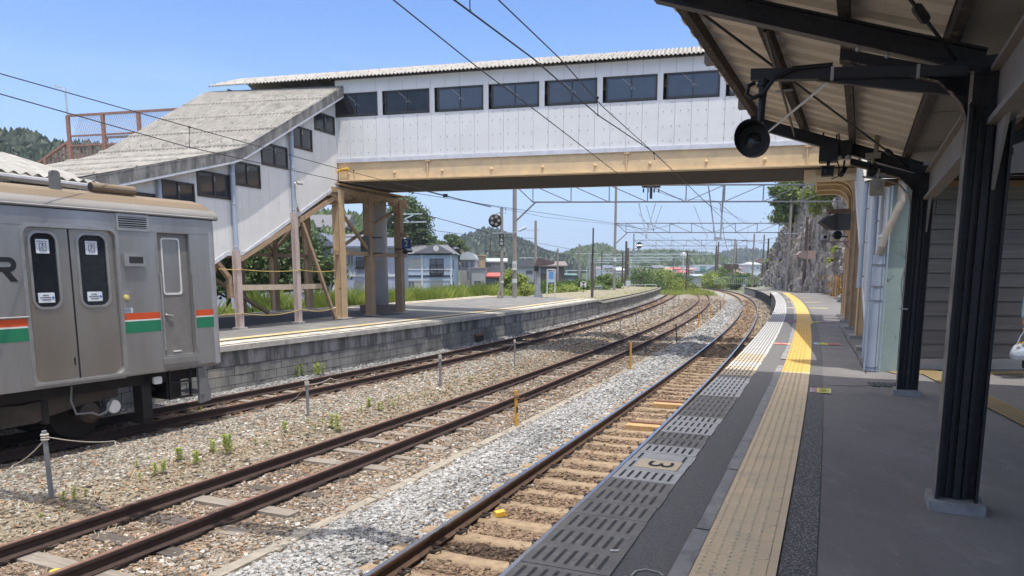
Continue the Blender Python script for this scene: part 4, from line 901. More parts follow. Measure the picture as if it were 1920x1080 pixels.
def brace_cap(par, t, y, ztop, sgn_list, r=.42, w=.10):
    b = MB()
    for sg in sgn_list:
        pr_ = [(t + sg * .10, ztop - .75)] + [(t + sg * (.12 + r - r * math.cos(a)), ztop - .12 - r + r * math.sin(a)) for a in np.linspace(0, math.pi / 2, 7)] + [(t + sg * .75, ztop - .12), (t + sg * .75, ztop), (t + sg * .02, ztop), (t + sg * .02, ztop - .75)]
        if sg < 0: pr_ = pr_[::-1]
        b.prism(pr_, 'y', y - w / 2, y + w / 2)
        out = [(t + sg * .09, ztop - .8)] + [(t + sg * (.11 + r - r * math.cos(a)), ztop - .13 - r + r * math.sin(a)) for a in np.linspace(0, math.pi / 2, 7)] + [(t + sg * .76, ztop - .13)]
        for p, q_ in zip(out[:-1], out[1:]): b.bar((p[0], y, p[1]), (q_[0], y, q_[1]), .2, .025, up=(0, 1, 0)) if 0 else b.prism([(p[0], p[1]), (q_[0], q_[1]), (q_[0] + .0, q_[1] - .03), (p[0] + sg * .03, p[1] - .0)], 'y', y - .11, y + .11)
    b.done('curved_bracket', m_beige, par)
for (t, y) in ((-.02, -.05), (-2.02, -.05), (-4.3, -.02)):
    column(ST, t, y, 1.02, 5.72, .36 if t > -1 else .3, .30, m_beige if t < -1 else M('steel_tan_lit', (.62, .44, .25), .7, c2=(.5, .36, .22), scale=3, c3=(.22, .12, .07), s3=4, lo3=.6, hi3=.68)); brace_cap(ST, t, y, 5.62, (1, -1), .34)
for (t, y) in ((-.02, WS), (-2.02, WS), (-4.3, WS), (2.7, WS), (5.46, WS)):
    column(ST, t, y, 1.12, 5.6 if t < 1 else zb_(t) - .1, .28, .26)
m = MB()
for y in (-.05, WS): m.box(-4.9, .45, y - .12, y + .12, 5.62, 5.80); m.box(-4.9, .3, y - .06, y + .06, 3.40, 3.56)
for t in (-.1, -2.02, -4.3): m.box(t - .1, t + .1, WS, -.05, 5.70, 5.88)
m.box(-4.8, .2, WS, .1, 5.9, 5.96); m.done('head_beam', m_beige, ST)
m = MB()
for y in (-.05, WS):
    m.bar((0.1, y, 5.5), (5.2, y, 3.15), .14, .16); m.bar((-.1, y + .02, 5.0), (-2.0, y, 3.6), .10, .10)
m.bar((0, WS, 5.4), (2.7, WS + .05, 3.5), .1, .12); m.bar((-2.0, WS, 5.3), (.2, WS, 3.5), .1, .12); m.bar((-4.2, WS, 5.3), (-2, WS, 3.6), .1, .12); m.bar((5.4, WS, 3.4), (2.7, WS, 3.45), .1, .14); m.bar((2.7, WS, 3.45), (0, WS, 3.45), .1, .14)
m.bar((.1, -2.35, 5.4), (4.6, -2.35, 3.3), .12, .14); m.bar((0, -.3, 3.5), (-4.3, -.3, 5.3), .08, .1); m.bar((-.1, WS, 5.3), (-2.0, WS, 3.6), .1, .12); m.bar((-2.0, -2.4, 5.6), (-.1, -2.4, 3.6), .1, .12); m.bar((5.4, -2.4, 3.3), (1.2, -2.4, 1.3), .1, .12)
m.done('diagonal_brace', m_beige, ST)
m = MB(); m.bar((5.46, -.05, 2.3), (2.68, -.05, 2.28), .06, .17) ; m.bar((2.68, -.05, 2.28), (.9, -.2, 2.28), .06, .17); m.done('rail_plank', M('plank_cream', (.55, .46, .34), .8, c2=(.46, .38, .28), scale=4), ST)
m = MB(); m.bar((.45, .0, 1.05), (2.2, -.05, 4.6), .11, .11); m.bar((2.2, -.05, 4.6), (2.42, -.05, 4.9), .11, .11); m.done('raking_prop', m_beige, ST)
m = MB(); m.bar((6.9, -.3, 1.05), (5.8, -.3, 3.2), .12, .12); m.bar((5.62, -.1, 2.6), (6.6, -.1, 3.6), .13, .13); m.bar((5.60, -.1, 2.0), (5.62, -.1, 2.65), .13, .13); m.done('raking_prop', m_beige, ST)
# lamp on the staircase
t = thing('wall_lamp', 'small grey floodlight on the blue downpipe of the far staircase', 'lamp', (0, 0, 0), 0); t.parent = None
Lp = Vector((BO[0], BO[1], 0)) + Matrix.Rotation(SA, 3, 'Z') @ Vector((2.68, .22, 5.6)); t.location = Lp; t.rotation_euler = (0, 0, SA + .3)
m = MB(); m.bar((-.22, 0, .12), (.30, .25, -.02), .16, .06); m.done('lamp_head', M('lamp_housing', (.35, .34, .32), .6), t)
m = MB(); m.tube([(.1, 0, .05), (.0, -.05, -.05), (0, -.15, -.18)], .02, 6); m.done('lamp_arm', m_sst, t)
# ropes round the columns
m_rope = M('rope_yellow', (.60, .42, .15), .9); 
def sagline(p, q, sag, n=10):
    p, q = Vector(p), Vector(q); return [tuple(p.lerp(q, i / n) - Vector((0, 0, sag * 4 * (i / n) * (1 - i / n)))) for i in range(n + 1)]
R3 = Matrix.Rotation(SA, 3, 'Z')
def SL(t, y, z): v = Vector((BO[0], BO[1], 0)) + R3 @ Vector((t, y, 0)); return (v.x, v.y, z)
for i, (zz_, sg) in enumerate(((2.85, .05), (1.55, .12))):
    m = MB()
    for a, b in ((6.3, 5.46), (5.46, 2.68), (2.68, .6)): m.tube(sagline(SL(a, .18, zz_), SL(b, .18, zz_ - .02), sg if a != 6.3 else .0), .012, 5)
    tag(m.done('barrier_rope', m_rope), ['upper yellow rope tied round the pinkish columns of the far staircase', 'lower sagging yellow rope tied round the pinkish columns of the far staircase'][i], 'rope')

# ---------------------------------------------------------------- canopy of the far platform, beyond the train
CN = thing('platform_shelter', 'low corrugated slate roof with gutter over the far platform behind the train', 'shelter roof', (BO[0], BO[1], 0), SA)
ts = np.arange(10.2, 24, .139 / 6); G = []
for y, z in ((.55, 4.78), (-1.0, 5.22), (-2.4, 5.60), (-5.2, 4.8)): G.append(np.stack([ts, np.full(len(ts), y), z + wave(ts, .26, .03)], -1))
m = MB(); m.grid(np.array(G)); m.grid(np.array(G) - np.array([0, 0, .015])); m.done('roof', m_slate, CN, smooth=True)
m = MB(); m.tube([(10.0, .62, 4.66), (24, .62, 4.66)], .075, 10); m.done('gutter', m_sst, CN)
m = MB()
for k in range(5): m.box(11.5 + k * 3, 11.7 + k * 3, -2.5, -2.3, 1.1, 5.5)
m.done('post', m_beige, CN)
# ================================================================= CANOPY OF THE NEAR PLATFORM
m_blkst = M('steel_black_paint', (.016, .013, .016), .45, c2=(.010, .009, .011), scale=5, c3=(.06, .045, .035), s3=9, lo3=.62, hi3=.7, bump=.25, bscale=22)
m_blkrust = M('flange_rusty', (.16, .12, .085), .8, c2=(.03, .025, .025), scale=14, c3=(.30, .24, .15), s3=20, lo3=.5, hi3=.62, bump=.3)
m_purl = M('purlin_rusty_black', (.055, .04, .035), .75, c2=(.02, .017, .018), scale=12, c3=(.20, .16, .12), s3=22, lo3=.54, hi3=.64, bump=.3)
m_sheet = M('roof_sheet_beige', (.74, .665, .56), .75, c2=(.66, .59, .49), scale=1.5, c3=(.52, .47, .40), s3=2.2, lo3=.56, hi3=.75)
m_taupe = M('beam_taupe', (.25, .225, .20), .7, c2=(.21, .19, .17), scale=3)
C1x, C1y = 3.08, 4.82; CAN = math.radians(64.3)
CP = thing('platform_canopy', 'black steel canopy with beige corrugated roof over the near platform', 'canopy', (C1x, C1y, 0), CAN)
EX = 6.15                                             # far end of the roof
def raf(y): return 4.04 + .357 * abs(y)             # centre of the rafter
Ccols = (-10.5, -5.25, 0., 5.24)
for i, x in enumerate(Ccols):
    yo = .0 if x != 5.24 else .03
    c = MB(); c.box(x - .10, x + .10, yo - .125, yo - .108, 1.18, 4.0); c.box(x - .10, x + .10, yo + .108, yo + .125, 1.18, 3.8); c.box(x - .012, x + .012, yo - .108, yo + .108, 1.18, 4.1)
    for e in (-.05, .05): c.box(x - .035, x + .0, yo + e - .012, yo + e + .012, 1.18, 3.7)
    c.box(x - .06, x - .012, yo - .02, yo + .02, 1.18, 3.7)
    co = c.done('column', m_blkst, CP)
    c = MB(); c.box(x - .10, x + .10, yo + .1255, yo + .130, 1.18, 3.78); c.done('column_edge', M('edge_worn_pale', (.30, .26, .21), .7, c2=(.12, .10, .09), scale=7, stretch=(1, 1, .5)), co)
    c = MB(); c.box(x - .165, x + .165, yo - .165, yo + .165, Z1 - .015, Z1 + .06); c.done('plinth', m_conc, co)
    # rafters: left wing rises to the track side, right wing to the building
    for sg, far_y in ((1, 2.22), (-1, 6.2)):
        r = MB(); 
        for (dz, h, w) in ((0, .15, .012), (.07, .015, .11), (-.07, .015, .11)):
            r.add([(x + a * w / 2, sg * y, raf(y) + dz + b * h / 2) for y in (.05, far_y) for a in (-1, 1) for b in (-1, 1)], [(0, 1, 3, 2), (4, 6, 7, 5), (0, 2, 6, 4), (1, 5, 7, 3), (0, 4, 5, 1), (2, 3, 7, 6)])
        ro = r.done('rafter', m_blkst, CP)
        h = MB(); crv = [(.13 + .0, 3.5), (.135, 3.72), (.16, 3.80), (.21, 3.87), (.31, 3.965), (.50, 4.03), (.91, 4.175)]
        poly = crv + [(.91, 4.25), (.5, 4.12), (.13, 4.0)]
        h.prism([(sg * a, b) for a, b in (poly if sg > 0 else poly[::-1])], 'x', x - .02, x + .02)
        h.done('haunch', m_blkst, CP)
        h = MB()
        for p, q in zip(crv[:-1], crv[1:]): h.prism([(sg * p[0], p[1] - .012), (sg * q[0], q[1] - .012), (sg * q[0], q[1]), (sg * p[0], p[1])], 'x', x - .055, x + .055)
        h.done('haunch_flange', m_blkrust, ro)
        if sg > 0:
            for yy in (.62, .80): MB().sphere((x - .03, yy, raf(yy) - .10), .018, 8, 5).done('bolt', m_conc_l, ro)
pur = [2.17, 1.52, .90, .24]
for y in pur:
    z = raf(y) + .13; m = MB(); m.box(-12.6, EX - (.05 if y > 2 else .0), y - .035, y + .035, z - .06, z + .055); m.box(-12.6, EX - .05, y - .035, y + .045, z + .045, z + .06)
    m.done('purlin', m_purl, CP)
for y in (1.0, 2.0, 3.0):
    z = raf(y) + .13; m = MB(); m.box(-12.6, EX, -y - .035, -y + .035, z - .06, z + .06); m.done('purlin', m_purl, CP)
# trapezoid sheet, ribs across
def trap(x, p=.40, h=.045):
    u = (x / p) % 1.; return h * np.interp(u, [0, .10, .18, .62, .70, 1.], [0, 0, 1, 1, 0, 0])
xs = []; p = .40
for k in range(-32, 16):
    for u in (0, .10, .18, .62, .70): xs.append((k + u) * p)
xs = np.array([x for x in xs if -12.7 < x < EX]); xs = np.append(xs, EX)
for sg, y0, y1 in ((1, .12, 2.36), (-1, .35, 7.0)):
    Gs = [np.stack([xs, np.full(len(xs), sg * y), raf(y) + .20 + trap(xs)], -1) for y in (y0, (y0 + y1) / 2, y1)]
    m = MB(); m.grid(np.array(Gs)); m.grid(np.array(Gs) + np.array([0, 0, .01])); m.done('roof_sheet', m_sheet, CP)
m = MB(); m.box(-12.6, EX, -.50, .22, 4.27, 4.30); m.box(-12.6, EX, .20, .23, 4.27, 4.42); m.box(-12.6, EX, -.52, -.49, 4.27, 4.42)
for x in np.arange(-12, EX, 1.83): m.box(x, x + .012, -.5, .2, 4.262, 4.27)
m.done('valley_gutter', M('gutter_grey_taupe', (.24, .22, .205), .75, c2=(.20, .185, .17), scale=2), CP)
m = MB(); m.box(-12.6, 5.2, -.10, .02, 3.66, 3.70); m.box(-12.6, 5.2, -.05, -.03, 3.70, 4.0); m.box(-12.6, 5.2, -.10, .02, 4.0, 4.03)
for x in Ccols: m.prism([(x + .1, 3.66), (x + .45, 3.66), (x + .1, 3.25)], 'y', -.05, -.03); m.prism([(x - .1, 3.66), (x - .1, 3.25), (x - .45, 3.66)], 'y', -.05, -.03)
m.done('longitudinal_beam', m_taupe, CP)
for x0 in (-5.25, 0.):
    for (a, b) in (((x0, 2.0), (x0 + 5.24, .22)), ((x0, .22), (x0 + 5.24, 2.0))):
        if x0 == 0. and a[1] < 1: continue
        m = MB(); A_ = Vector((a[0], a[1], raf(a[1]) - .02)); B_ = Vector((b[0], b[1], raf(b[1]) - .02)); m.tube([A_, B_], .011, 6); mid = A_.lerp(B_, .86 if a[1] > 1 else .2)
        d = (B_ - A_).normalized(); m.tube([mid - d * .12, mid - d * .08, mid + d * .08, mid + d * .12], [.012, .03, .03, .012], 8); m.done('tie_rod', m_black, CP)
m = MB(); m.tube([(.3, 1.45, raf(1.45) - .03), (5.24, 1.62, raf(1.62) - .04)], .014, 6); m.done('tie_rod', m_black, CP)
m = MB(); m.tube([(.25, .95, 4.13), (5.1, 2.0, 4.62)], .012, 6); m.done('conduit', m_sst, CP)
m = MB(); m.bar((-1, 2.25, raf(2.2) + .16), (-.86, 2.25, raf(2.2) + .16), .1, .1); m.bar((2.3, 2.25, raf(2.2) + .13), (2.44, 2.25, raf(2.2) + .13), .1, .12); m.bar((4.6, 2.25, raf(2.2) + .13), (4.74, 2.25, raf(2.2) + .13), .1, .12); m.done('eaves_bracket', m_taupe, CP)
m = MB(); m.prism([(2.5, raf(1.55) - .02), (2.75, raf(1.7) - .02), (2.75, raf(1.7)), (2.5, raf(1.55))], 'y', 1.45, 1.6); m.done('number_plate', m_conc_l, CP)
# curved conduit on the farther column
m = MB(); m.tube([(5.16, .155, 1.3), (5.16, .155, 3.55), (5.16, .19, 3.72), (5.16, .30, 3.86), (5.16, .50, 3.94), (5.16, .75, 3.99)], .013, 6); m.done('conduit', M('conduit_pale', (.42, .38, .33), .6), CP)
m = MB(); m.tube([(5.12, .16, 2.25), (5.1, .2, 2.6), (5.12, .16, 2.9)], .008, 5); m.box(5.1, 5.14, .10, .20, 2.25, 2.27); m.done('cable_loop', MATS['conduit_pale'], CP)
# ---------------------------------------------------------------- hanging signal lamp
RCN = Matrix.Rotation(CAN, 3, 'Z')
def CL(x, y, z): v = RCN @ Vector((x, y, 0)); return (v.x + C1x, v.y + C1y, z)
t = thing('platform_signal', 'black round hooded signal lamp hanging from the arm on the nearest black column', 'signal lamp', CL(0, 0, 0), CAN)
m = MB(); m.prism([(.15, 3.975), (1.49, 4.10), (1.49, 4.178), (.15, 4.045)], 'x', -.05, .02); m.prism([(.15, 3.98), (.95, 4.055), (.95, 4.12), (.15, 4.04)], 'x', -.057, -.05); m.prism([(.14, 3.86), (.5, 3.93), (1.05, 4.055), (.14, 3.975)], 'x', -.02, .02); m.done('arm', M('arm_black', (.022, .022, .025), .55, c2=(.03, .028, .028), scale=8), t)
m = MB(); m.tube([(-.02, 1.40, 4.10), (-.02, 1.405, 3.98), (-.02, 1.41, 3.80)], [.042, .028, .024], 10); m.lathe([(.05, 4.05), (.05, 4.07)], (-.02, 1.40, 0), 'z', 10); m.done('hanger', m_black, t)
m = MB(); m.tube([(-.05, .95, 4.14), (-.07, 1.2, 4.14), (-.07, 1.33, 4.08), (-.06, 1.40, 3.99), (-.06, 1.47, 3.97), (-.06, 1.51, 4.0), (-.05, 1.50, 4.06), (-.03, 1.46, 4.08)], .016, 8); m.done('cable', m_black, t)
m = MB(); m.box(-.060, .025, .94, .96, 4.04, 4.132); m.done('arm_band', m_sst, t); MB().box(-.060, .025, .42, .44, 3.99, 4.08).done('arm_band', m_sst, t)
cx_, cy_, cz_ = -.05, 1.445, 3.665
hd = MB(); n_ = 26; hd.lathe([(.005, .10), (.085, .09), (.105, .05), (.108, -.02), (.108, -.06)], (cx_, cy_, cz_), 'x', n_); hd.done('housing', m_black, t, smooth=False)
hd = MB(); v = []; f = []
for k in range(n_ + 1):
    a = 2 * math.pi * k / n_; ln = .15 + .09 * math.sin(a)
    for rr in (.108, .115): v += [(cx_ - .02, cy_ + rr * math.cos(a), cz_ + rr * math.sin(a)), (cx_ - .02 - ln, cy_ + rr * math.cos(a), cz_ + rr * math.sin(a) - .0)]
for k in range(n_): b_ = 4 * k; f += [(b_, b_ + 1, b_ + 5, b_ + 4), (b_ + 2, b_ + 6, b_ + 7, b_ + 3), (b_ + 1, b_ + 3, b_ + 7, b_ + 5)]
hd.add(v, f); hd.done('hood', m_black, t)
m = MB(); m.lathe([(.078, -.045), (.06, -.06), (.02, -.068)], (cx_, cy_, cz_), 'x', 20); lens = m.done('lens', M('lens_dark', (.03, .032, .035), .15), t, smooth=True)
m = MB()
for r_ in (.015, .03, .045, .06):
    for k in range(max(4, int(r_ * 300))): a = 2 * math.pi * k / max(4, int(r_ * 300)); m.sphere((cx_ - .066, cy_ + r_ * math.cos(a), cz_ + r_ * math.sin(a)), .0035, 5, 3)
m.done('led_dots', M('led_grey', (.12, .12, .12), .5), lens)
# ---------------------------------------------------------------- cameras and boxes on the far rafter
def cctv(label, y, z, kind):
    t = thing('cctv_camera', label, 'camera', CL(5.05, y, z), CAN, None)
    if kind == 0:
        m = MB(); m.box(-.09, .08, -.075, .075, -.055, .055); m.box(-.14, .1, -.085, .085, .055, .068); m.done('camera_body', m_black, t)
        m = MB(); m.lathe([(.035, -.09), (.037, -.105), (.02, -.11)], (0, 0, 0), 'x', 14); m.done('lens', MATS['lens_dark'], t)
        m = MB(); m.box(-.12, .12, -.115, .115, .13, .36); m.box(-.02, .02, -.02, .02, .06, .14); m.bar((0, .10, .3), (0, .08, .52), .02, .02); m.bar((0, -.10, .3), (0, -.08, .48), .02, .02); m.done('junction_box', m_black, t)
        m = MB(); m.tube([(.0, -.08, .2), (.0, -.14, .05), (.0, -.13, -.06), (0, -.05, -.09)], .008, 5); m.done('cable', m_black, t)
    elif kind == 1:
        m = MB(); m.tube([(-.07, .02, -.04), (.1, -.02, .06)], [.035, .03], 12); m.done('camera_body', m_black, t)
        m = MB(); m.tube([(.06, 0, .04), (.06, -.01, .16)], .014, 6); m.box(-.06, .06, -.09, .09, .17, .40); m.bar((0, .05, .3), (0, .08, .5), .02, .02); m.bar((0, -.08, .3), (0, -.05, .55), .02, .02); m.done('junction_box', m_black, t)
        m = MB(); m.lathe([(.03, .15), (.035, .18), (.02, .2)], (-.08, .05, 0), 'z', 8); m.lathe([(.03, .15), (.035, .18), (.02, .2)], (-.08, -.05, 0), 'z', 8); m.done('sensor', m_conc_l, t)
    else:
        m = MB(); m.tube([(-.08, 0, -.09), (.05, 0, .03)], [.055, .05], 14); m.done('camera_body', m_black, t)
        m = MB(); m.tube([(0, 0, .03), (0, 0, .10)], .02, 8); m.box(-.04, .04, -.09, .09, .10, .17); m.done('mount', M('mount_cream', (.30, .28, .22), .7), t)
        m = MB(); m.tube([(0, -.03, .17), (0, -.035, .36), (.04, -.035, .40)], .03, 10); m.done('conduit', MATS['mount_cream'], t)
cctv('black boxed camera hanging leftmost under the end of the near platform canopy', 1.17, 4.06, 0)
cctv('small black bullet camera hanging in the middle of the three cameras', .985, 4.05, 1)
cctv('dark round camera under a cream conduit, nearest the farther black column', .64, 4.10, 2)
t = thing('wall_clockbox', 'cream round-faced box hanging from the end rafter beside the blue drainpipe', 'box', CL(5.0, .57, 3.84), CAN)
m = MB(); m.prism(rrect(-.085, .085, -.12, .09, .03, 3), 'x', -.05, .05); m.done('case', M('box_cream', (.46, .43, .34), .6), t)
m = MB(); m.lathe([(.06, -.05), (.06, -.062), (.02, -.066)], (0, .01, .01), 'x', 16); m.tube([(0, 0, .1), (0, -.01, .22)], .015, 6); m.done('dial', M('dial_grey', (.38, .37, .33), .4), t)
# ================================================================= STAIRCASE OF THE NEAR PLATFORM
SRA = math.radians(67.5)
SR = thing('covered_staircase', 'white panelled covered staircase with drainpipes coming down from the footbridge onto the near platform', 'staircase', (6.1, 11.9, 0), SRA)
def zr(x): return float(np.interp(x, [0, 1.9, 3.7, 6.75, 10., 12.3], [Z1, Z1, 1.86, 3.24, 4.63, 5.85]))
def zrt(x): return float(np.interp(x, [-.3, 1.5, 6.75, 12.3], [4.12, 4.3, 6.5, 9.3]))
m_pnl2 = M('panel_white_worn', (.52, .55, .58), .6, c2=(.44, .48, .52), scale=3, c3=(.33, .31, .28), s3=12, lo3=.60, hi3=.68, stretch=(1, 1, .4))
RW = [(.55, 1.35, 3.35, 4.25), (4.2, 5.3, 4.6, 5.3), (7.2, 8.3, 6., 6.7)]
m = MB(); cuts = sorted(set([0.08] + [round(k * .45, 3) for k in range(1, 28)] + [12.2] + [a for w in RW for a in w[:2]]))
for a, b in zip(cuts[:-1], cuts[1:]):
    if b - a < .01: continue
    w_ = [w for w in RW if w[0] <= (a + b) / 2 <= w[1]]
    for lo_, hi_ in ([(None, None)] if not w_ else [(None, w_[0][2]), (w_[0][3], None)]):
        m.prism([(a + .003, zr(a) if lo_ is None else lo_), (b - .003, zr(b) if lo_ is None else lo_), (b - .003, zrt(b) if hi_ is None else hi_), (a + .003, zrt(a) if hi_ is None else hi_)], 'y', -.04, 0)
m.done('wall_panel', m_pnl2, SR)
for w in RW:
    g = MB(); ring(g, [(w[0], w[2]), (w[1], w[2]), (w[1], w[3]), (w[0], w[3])], [(w[0] + .05, w[2] + .05), (w[1] - .05, w[2] + .05), (w[1] - .05, w[3] - .05), (w[0] + .05, w[3] - .05)], -.03, .02); fr = g.done('window', m_flash, SR)
    g = MB(); g.box(w[0], w[1], -.02, -.015, w[2], w[3]); g.done('pane', m_pane, fr)
m = MB()
for a, b in ((1.9, 3.7), (3.7, 6.75), (6.75, 10), (10, 12.3)): m.prism([(a, zr(a) - .08), (b, zr(b) - .08), (b, zr(b) + .03), (a, zr(a) + .03)], 'y', -.05, .02)
m.done('flashing', m_flash, SR)
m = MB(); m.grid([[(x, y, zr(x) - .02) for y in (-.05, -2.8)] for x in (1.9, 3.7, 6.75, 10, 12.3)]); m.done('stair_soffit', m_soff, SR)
m = MB(); m.grid([[(x, y, zrt(x) + .05) for y in (.3, -3.1)] for x in (-.3, 1.5, 6.75, 12.4)]); m.grid([[(x, y, zrt(x) + .08) for y in (.3, -3.1)] for x in (-.3, 1.5, 6.75, 12.4)]); m.done('roof', m_slate, SR)
m = MB(); m.prism([(3.0, Z1 + .4), (12.3, 5.8), (12.3, 9.3), (3.0, 5.2)], 'y', -2.85, -2.8); m.done('rear_wall', m_pnl2, SR)
m = MB(); m.box(-.06, .08, -.29, 0.0, Z1 - .01, 4.12); m.done('end_post', M('post_pale_green', (.36, .44, .40), .7, c2=(.31, .39, .36), scale=3, c3=(.16, .17, .16), s3=6, lo3=.60, hi3=.68), SR)
for i, x in enumerate((3.55, 6.62, 9.95, 13.0, 14.9, 16.6)):
    zc = zr(x) if x < 12.3 else 5.72
    mt = m_gird if i < 2 else m_beige
    c = MB(); c.box(x - .13, x + .13, -.02, .0, Z1 + .05, zc); c.box(x - .13, x + .13, -.24, -.22, Z1 + .05, zc); c.box(x - .02, x + .02, -.22, -.02, Z1 + .05, zc)
    for e in (-.1, .07): c.box(x + e, x + e + .03, -.25, .012, Z1 + .05, zc)
    co = c.done('column', mt, SR); c = MB(); c.box(x - .24, x + .24, -.42, .14, Z1 - .02, Z1 + .075); c.done('plinth', m_conc, co)
for x, y in ((12.15, .45), (13.2, .45), (14.9, .45), (16.5, .45)):
    b = MB(); r = .5
    crv = [(.0, 4.7)] + [(.04 + r - r * math.cos(a), 5.15 + r * math.sin(a)) for a in np.linspace(0, math.pi / 2, 8)] + [(1.1, 5.65)]
    b.prism(crv + [(1.1, 5.8), (-.1, 5.8), (-.1, 4.7)], 'x', x - .03, x + .03)
    for p, q in zip(crv[:-1], crv[1:]): b.prism([(p[0], p[1] - .02), (q[0], q[1] - .02), (q[0], q[1] + .005), (p[0], p[1] + .005)], 'x', x - .12, x + .12)
    b.done('curved_bracket', m_gird, SR)
m = MB(); m.box(12.0, 17, -.3, 1.15, 5.80, 5.98); m.box(12.0, 12.12, -.4, 1.5, 5.6, 5.98); m.done('head_beam', m_gird, SR)
m = MB(); m.box(3.0, 3.1, -.06, -.04, Z1, 2.0); m.done('lower_panel', m_gird, SR)
t = thing('downpipe', 'thick blue-grey drainpipe with bent cream top in front of the pale green post', 'drainpipe', (6.1, 11.9, 0), SRA)
m = MB(); m.tube([(-.10, .09, Z1), (-.10, .09, 3.02)], [.088, .088], 18); m.done('lower_pipe', m_pipe, t, smooth=False)
m = MB(); m.tube([(-.12, .09, 3.0), (-.16, .06, 3.15), (-.18, -.02, 3.45), (-.2, -.12, 3.72), (-.2, -.16, 3.85), (-.2, -.16, 4.2)], [.066] * 6, 16); m.done('upper_pipe', M('pipe_cream', (.40, .35, .29), .6, c2=(.34, .30, .25), scale=4), t)
m = MB()
for z in (1.17, 2.27, 2.5, 2.85): m.lathe([(.094, z), (.094, z + .025)], (-.10, .09, 0), 'z', 16)
m.box(-.2, 0, .17, .19, Z1, 4.0) if 0 else None
cl = m.done('pipe_clamp', M('clamp_grey', (.22, .24, .27), .5), t)
m = MB(); m.tube([(-.15, .20, Z1), (-.15, .20, 2.2)], .014, 6); m.tube([(-.22, -.02, Z1), (-.22, -.02, 4.1)], .012, 6); m.done('thin_conduit', m_pipe, t)
for x in (1.55, 4.8):
    m = MB(); m.tube([(x, .09, zr(x) + .05), (x, .09, zrt(x) - .1)], .055, 10); m.done('downpipe', m_pipe, SR)
    [MB().bar((x - .08, .09, z), (x + .08, .0, z), .02, .02).done('pipe_clip', m_flash, SR) for z in np.arange(zr(x) + .3, zrt(x) - .2, .75)]
# ================================================================= STATION BUILDING on the right
m_sid = M('siding_brown', (.17, .155, .14), .85, c2=(.135, .122, .11), scale=2, stretch=(.3, 1, 6), c3=(.22, .205, .185), s3=1.1, lo3=.5, hi3=.7, bump=.1)
SB = thing('station_building', 'station building wall of dark brown horizontal boards with pale foot board', 'building', (6.6, 12.02, 0), 0)
m = MB(); z = Z1 + .20; k = 0
while z < 4.10:
    m.add([(x, y, zz) for x in (0, 11) for y, zz in ((-.022, z), (0.0, z + .228), (.03, z + .228), (.03, z))], [(0, 4, 5, 1), (1, 5, 6, 2), (2, 6, 7, 3), (3, 7, 4, 0), (0, 1, 2, 3), (4, 7, 6, 5)]); z += .236
m.done('siding', m_sid, SB)
m = MB(); m.box(0, 11, .02, .12, Z1 - .1, 5.9); m.done('wall', m_dark, SB)
m = MB(); m.box(0, 11, -.03, .02, Z1, Z1 + .185); m.done('foot_board', M('board_pale', (.40, .38, .35), .8, c2=(.33, .31, .29), scale=3, stretch=(.4, 1, 4)), SB)
m = MB(); m.box(-.6, 11, -.12, .02, 4.12, 4.21); m.done('beam', M('beam_orange_wood', (.30, .18, .10), .8, c2=(.22, .13, .075), scale=3, stretch=(.3, 1, 1)), SB)
m = MB(); m.box(-.9, 11, -.3, -.12, 4.24, 5.9); m.box(-.9, 11, -.3, .2, 5.4, 6.0); m.done('fascia', m_dark, SB)
m = MB(); m.box(11, 11.2, -14, 1, Z1, 5.5); m.done('side_wall', m_sid, SB)
# ================================================================= PERSON holding a flower bag at the right edge
m_sk = M('skin', (.42, .25, .17), .6); m_clo = M('cloth_lightblue', (.36, .50, .60), .85, c2=(.30, .43, .53), scale=9); m_trs = M('trousers_dark', (.045, .045, .05), .9); m_shoe = M('shoe_white', (.62, .64, .66), .6)
hx, hy = 7.84, 11.0
PR = thing('person', 'person in light blue sleeve and white shoes holding a flower bag at the right edge', 'person', (hx + .30, hy + .1, Z1), 0)
def skinmesh(name, nodes, edges, mat, par, lv=2):
    me = bpy.data.meshes.new(name); me.from_pydata([n[0] for n in nodes], edges, []); o = bpy.data.objects.new(name, me); SC.collection.objects.link(o)
    mo = o.modifiers.new('s', 'SKIN'); 
    for v, nd in zip(me.skin_vertices[0].data, nodes): v.radius = (nd[1], nd[1]) if not isinstance(nd[1], tuple) else nd[1]
    me.skin_vertices[0].data[0].use_root = True
    o.modifiers.new('u', 'SUBSURF').levels = lv; o.modifiers['u'].render_levels = lv
    bpy.context.view_layer.update(); m2 = bpy.data.meshes.new_from_object(o.evaluated_get(bpy.context.evaluated_depsgraph_get())); bpy.data.objects.remove(o)
    m2.materials.clear(); m2.materials.append(mat); m2.polygons.foreach_set('use_smooth', np.ones(len(m2.polygons), bool))
    q = bpy.data.objects.new(name, m2); SC.collection.objects.link(q); q.parent = par; return q
nd = [((0, 0, .90), .125), ((0, 0, 1.10), .115), ((0, 0, 1.28), (.15, .11)), ((0, 0, 1.40), .10), ((0, 0, 1.48), .052), ((0, -.01, 1.56), .075), ((0, -.01, 1.66), .08),
      ((-.17, 0, 1.36), .055), ((-.225, -.02, 1.10), .044), ((-.265, -.06, .86), .032), ((-.275, -.07, .80), .034), ((.17, 0, 1.36), .055), ((.23, 0, 1.10), .042), ((.24, -.04, .86), .030), ((.24, -.05, .78), .033),
      ((-.09, 0, .84), .09), ((-.10, -.01, .46), .062), ((-.10, .02, .10), .042), ((-.10, -.06, .035), .035), ((-.10, -.14, .03), .03), ((.09, 0, .84), .09), ((.10, -.01, .46), .062), ((.10, .02, .10), .042), ((.10, -.10, .03), .035)]
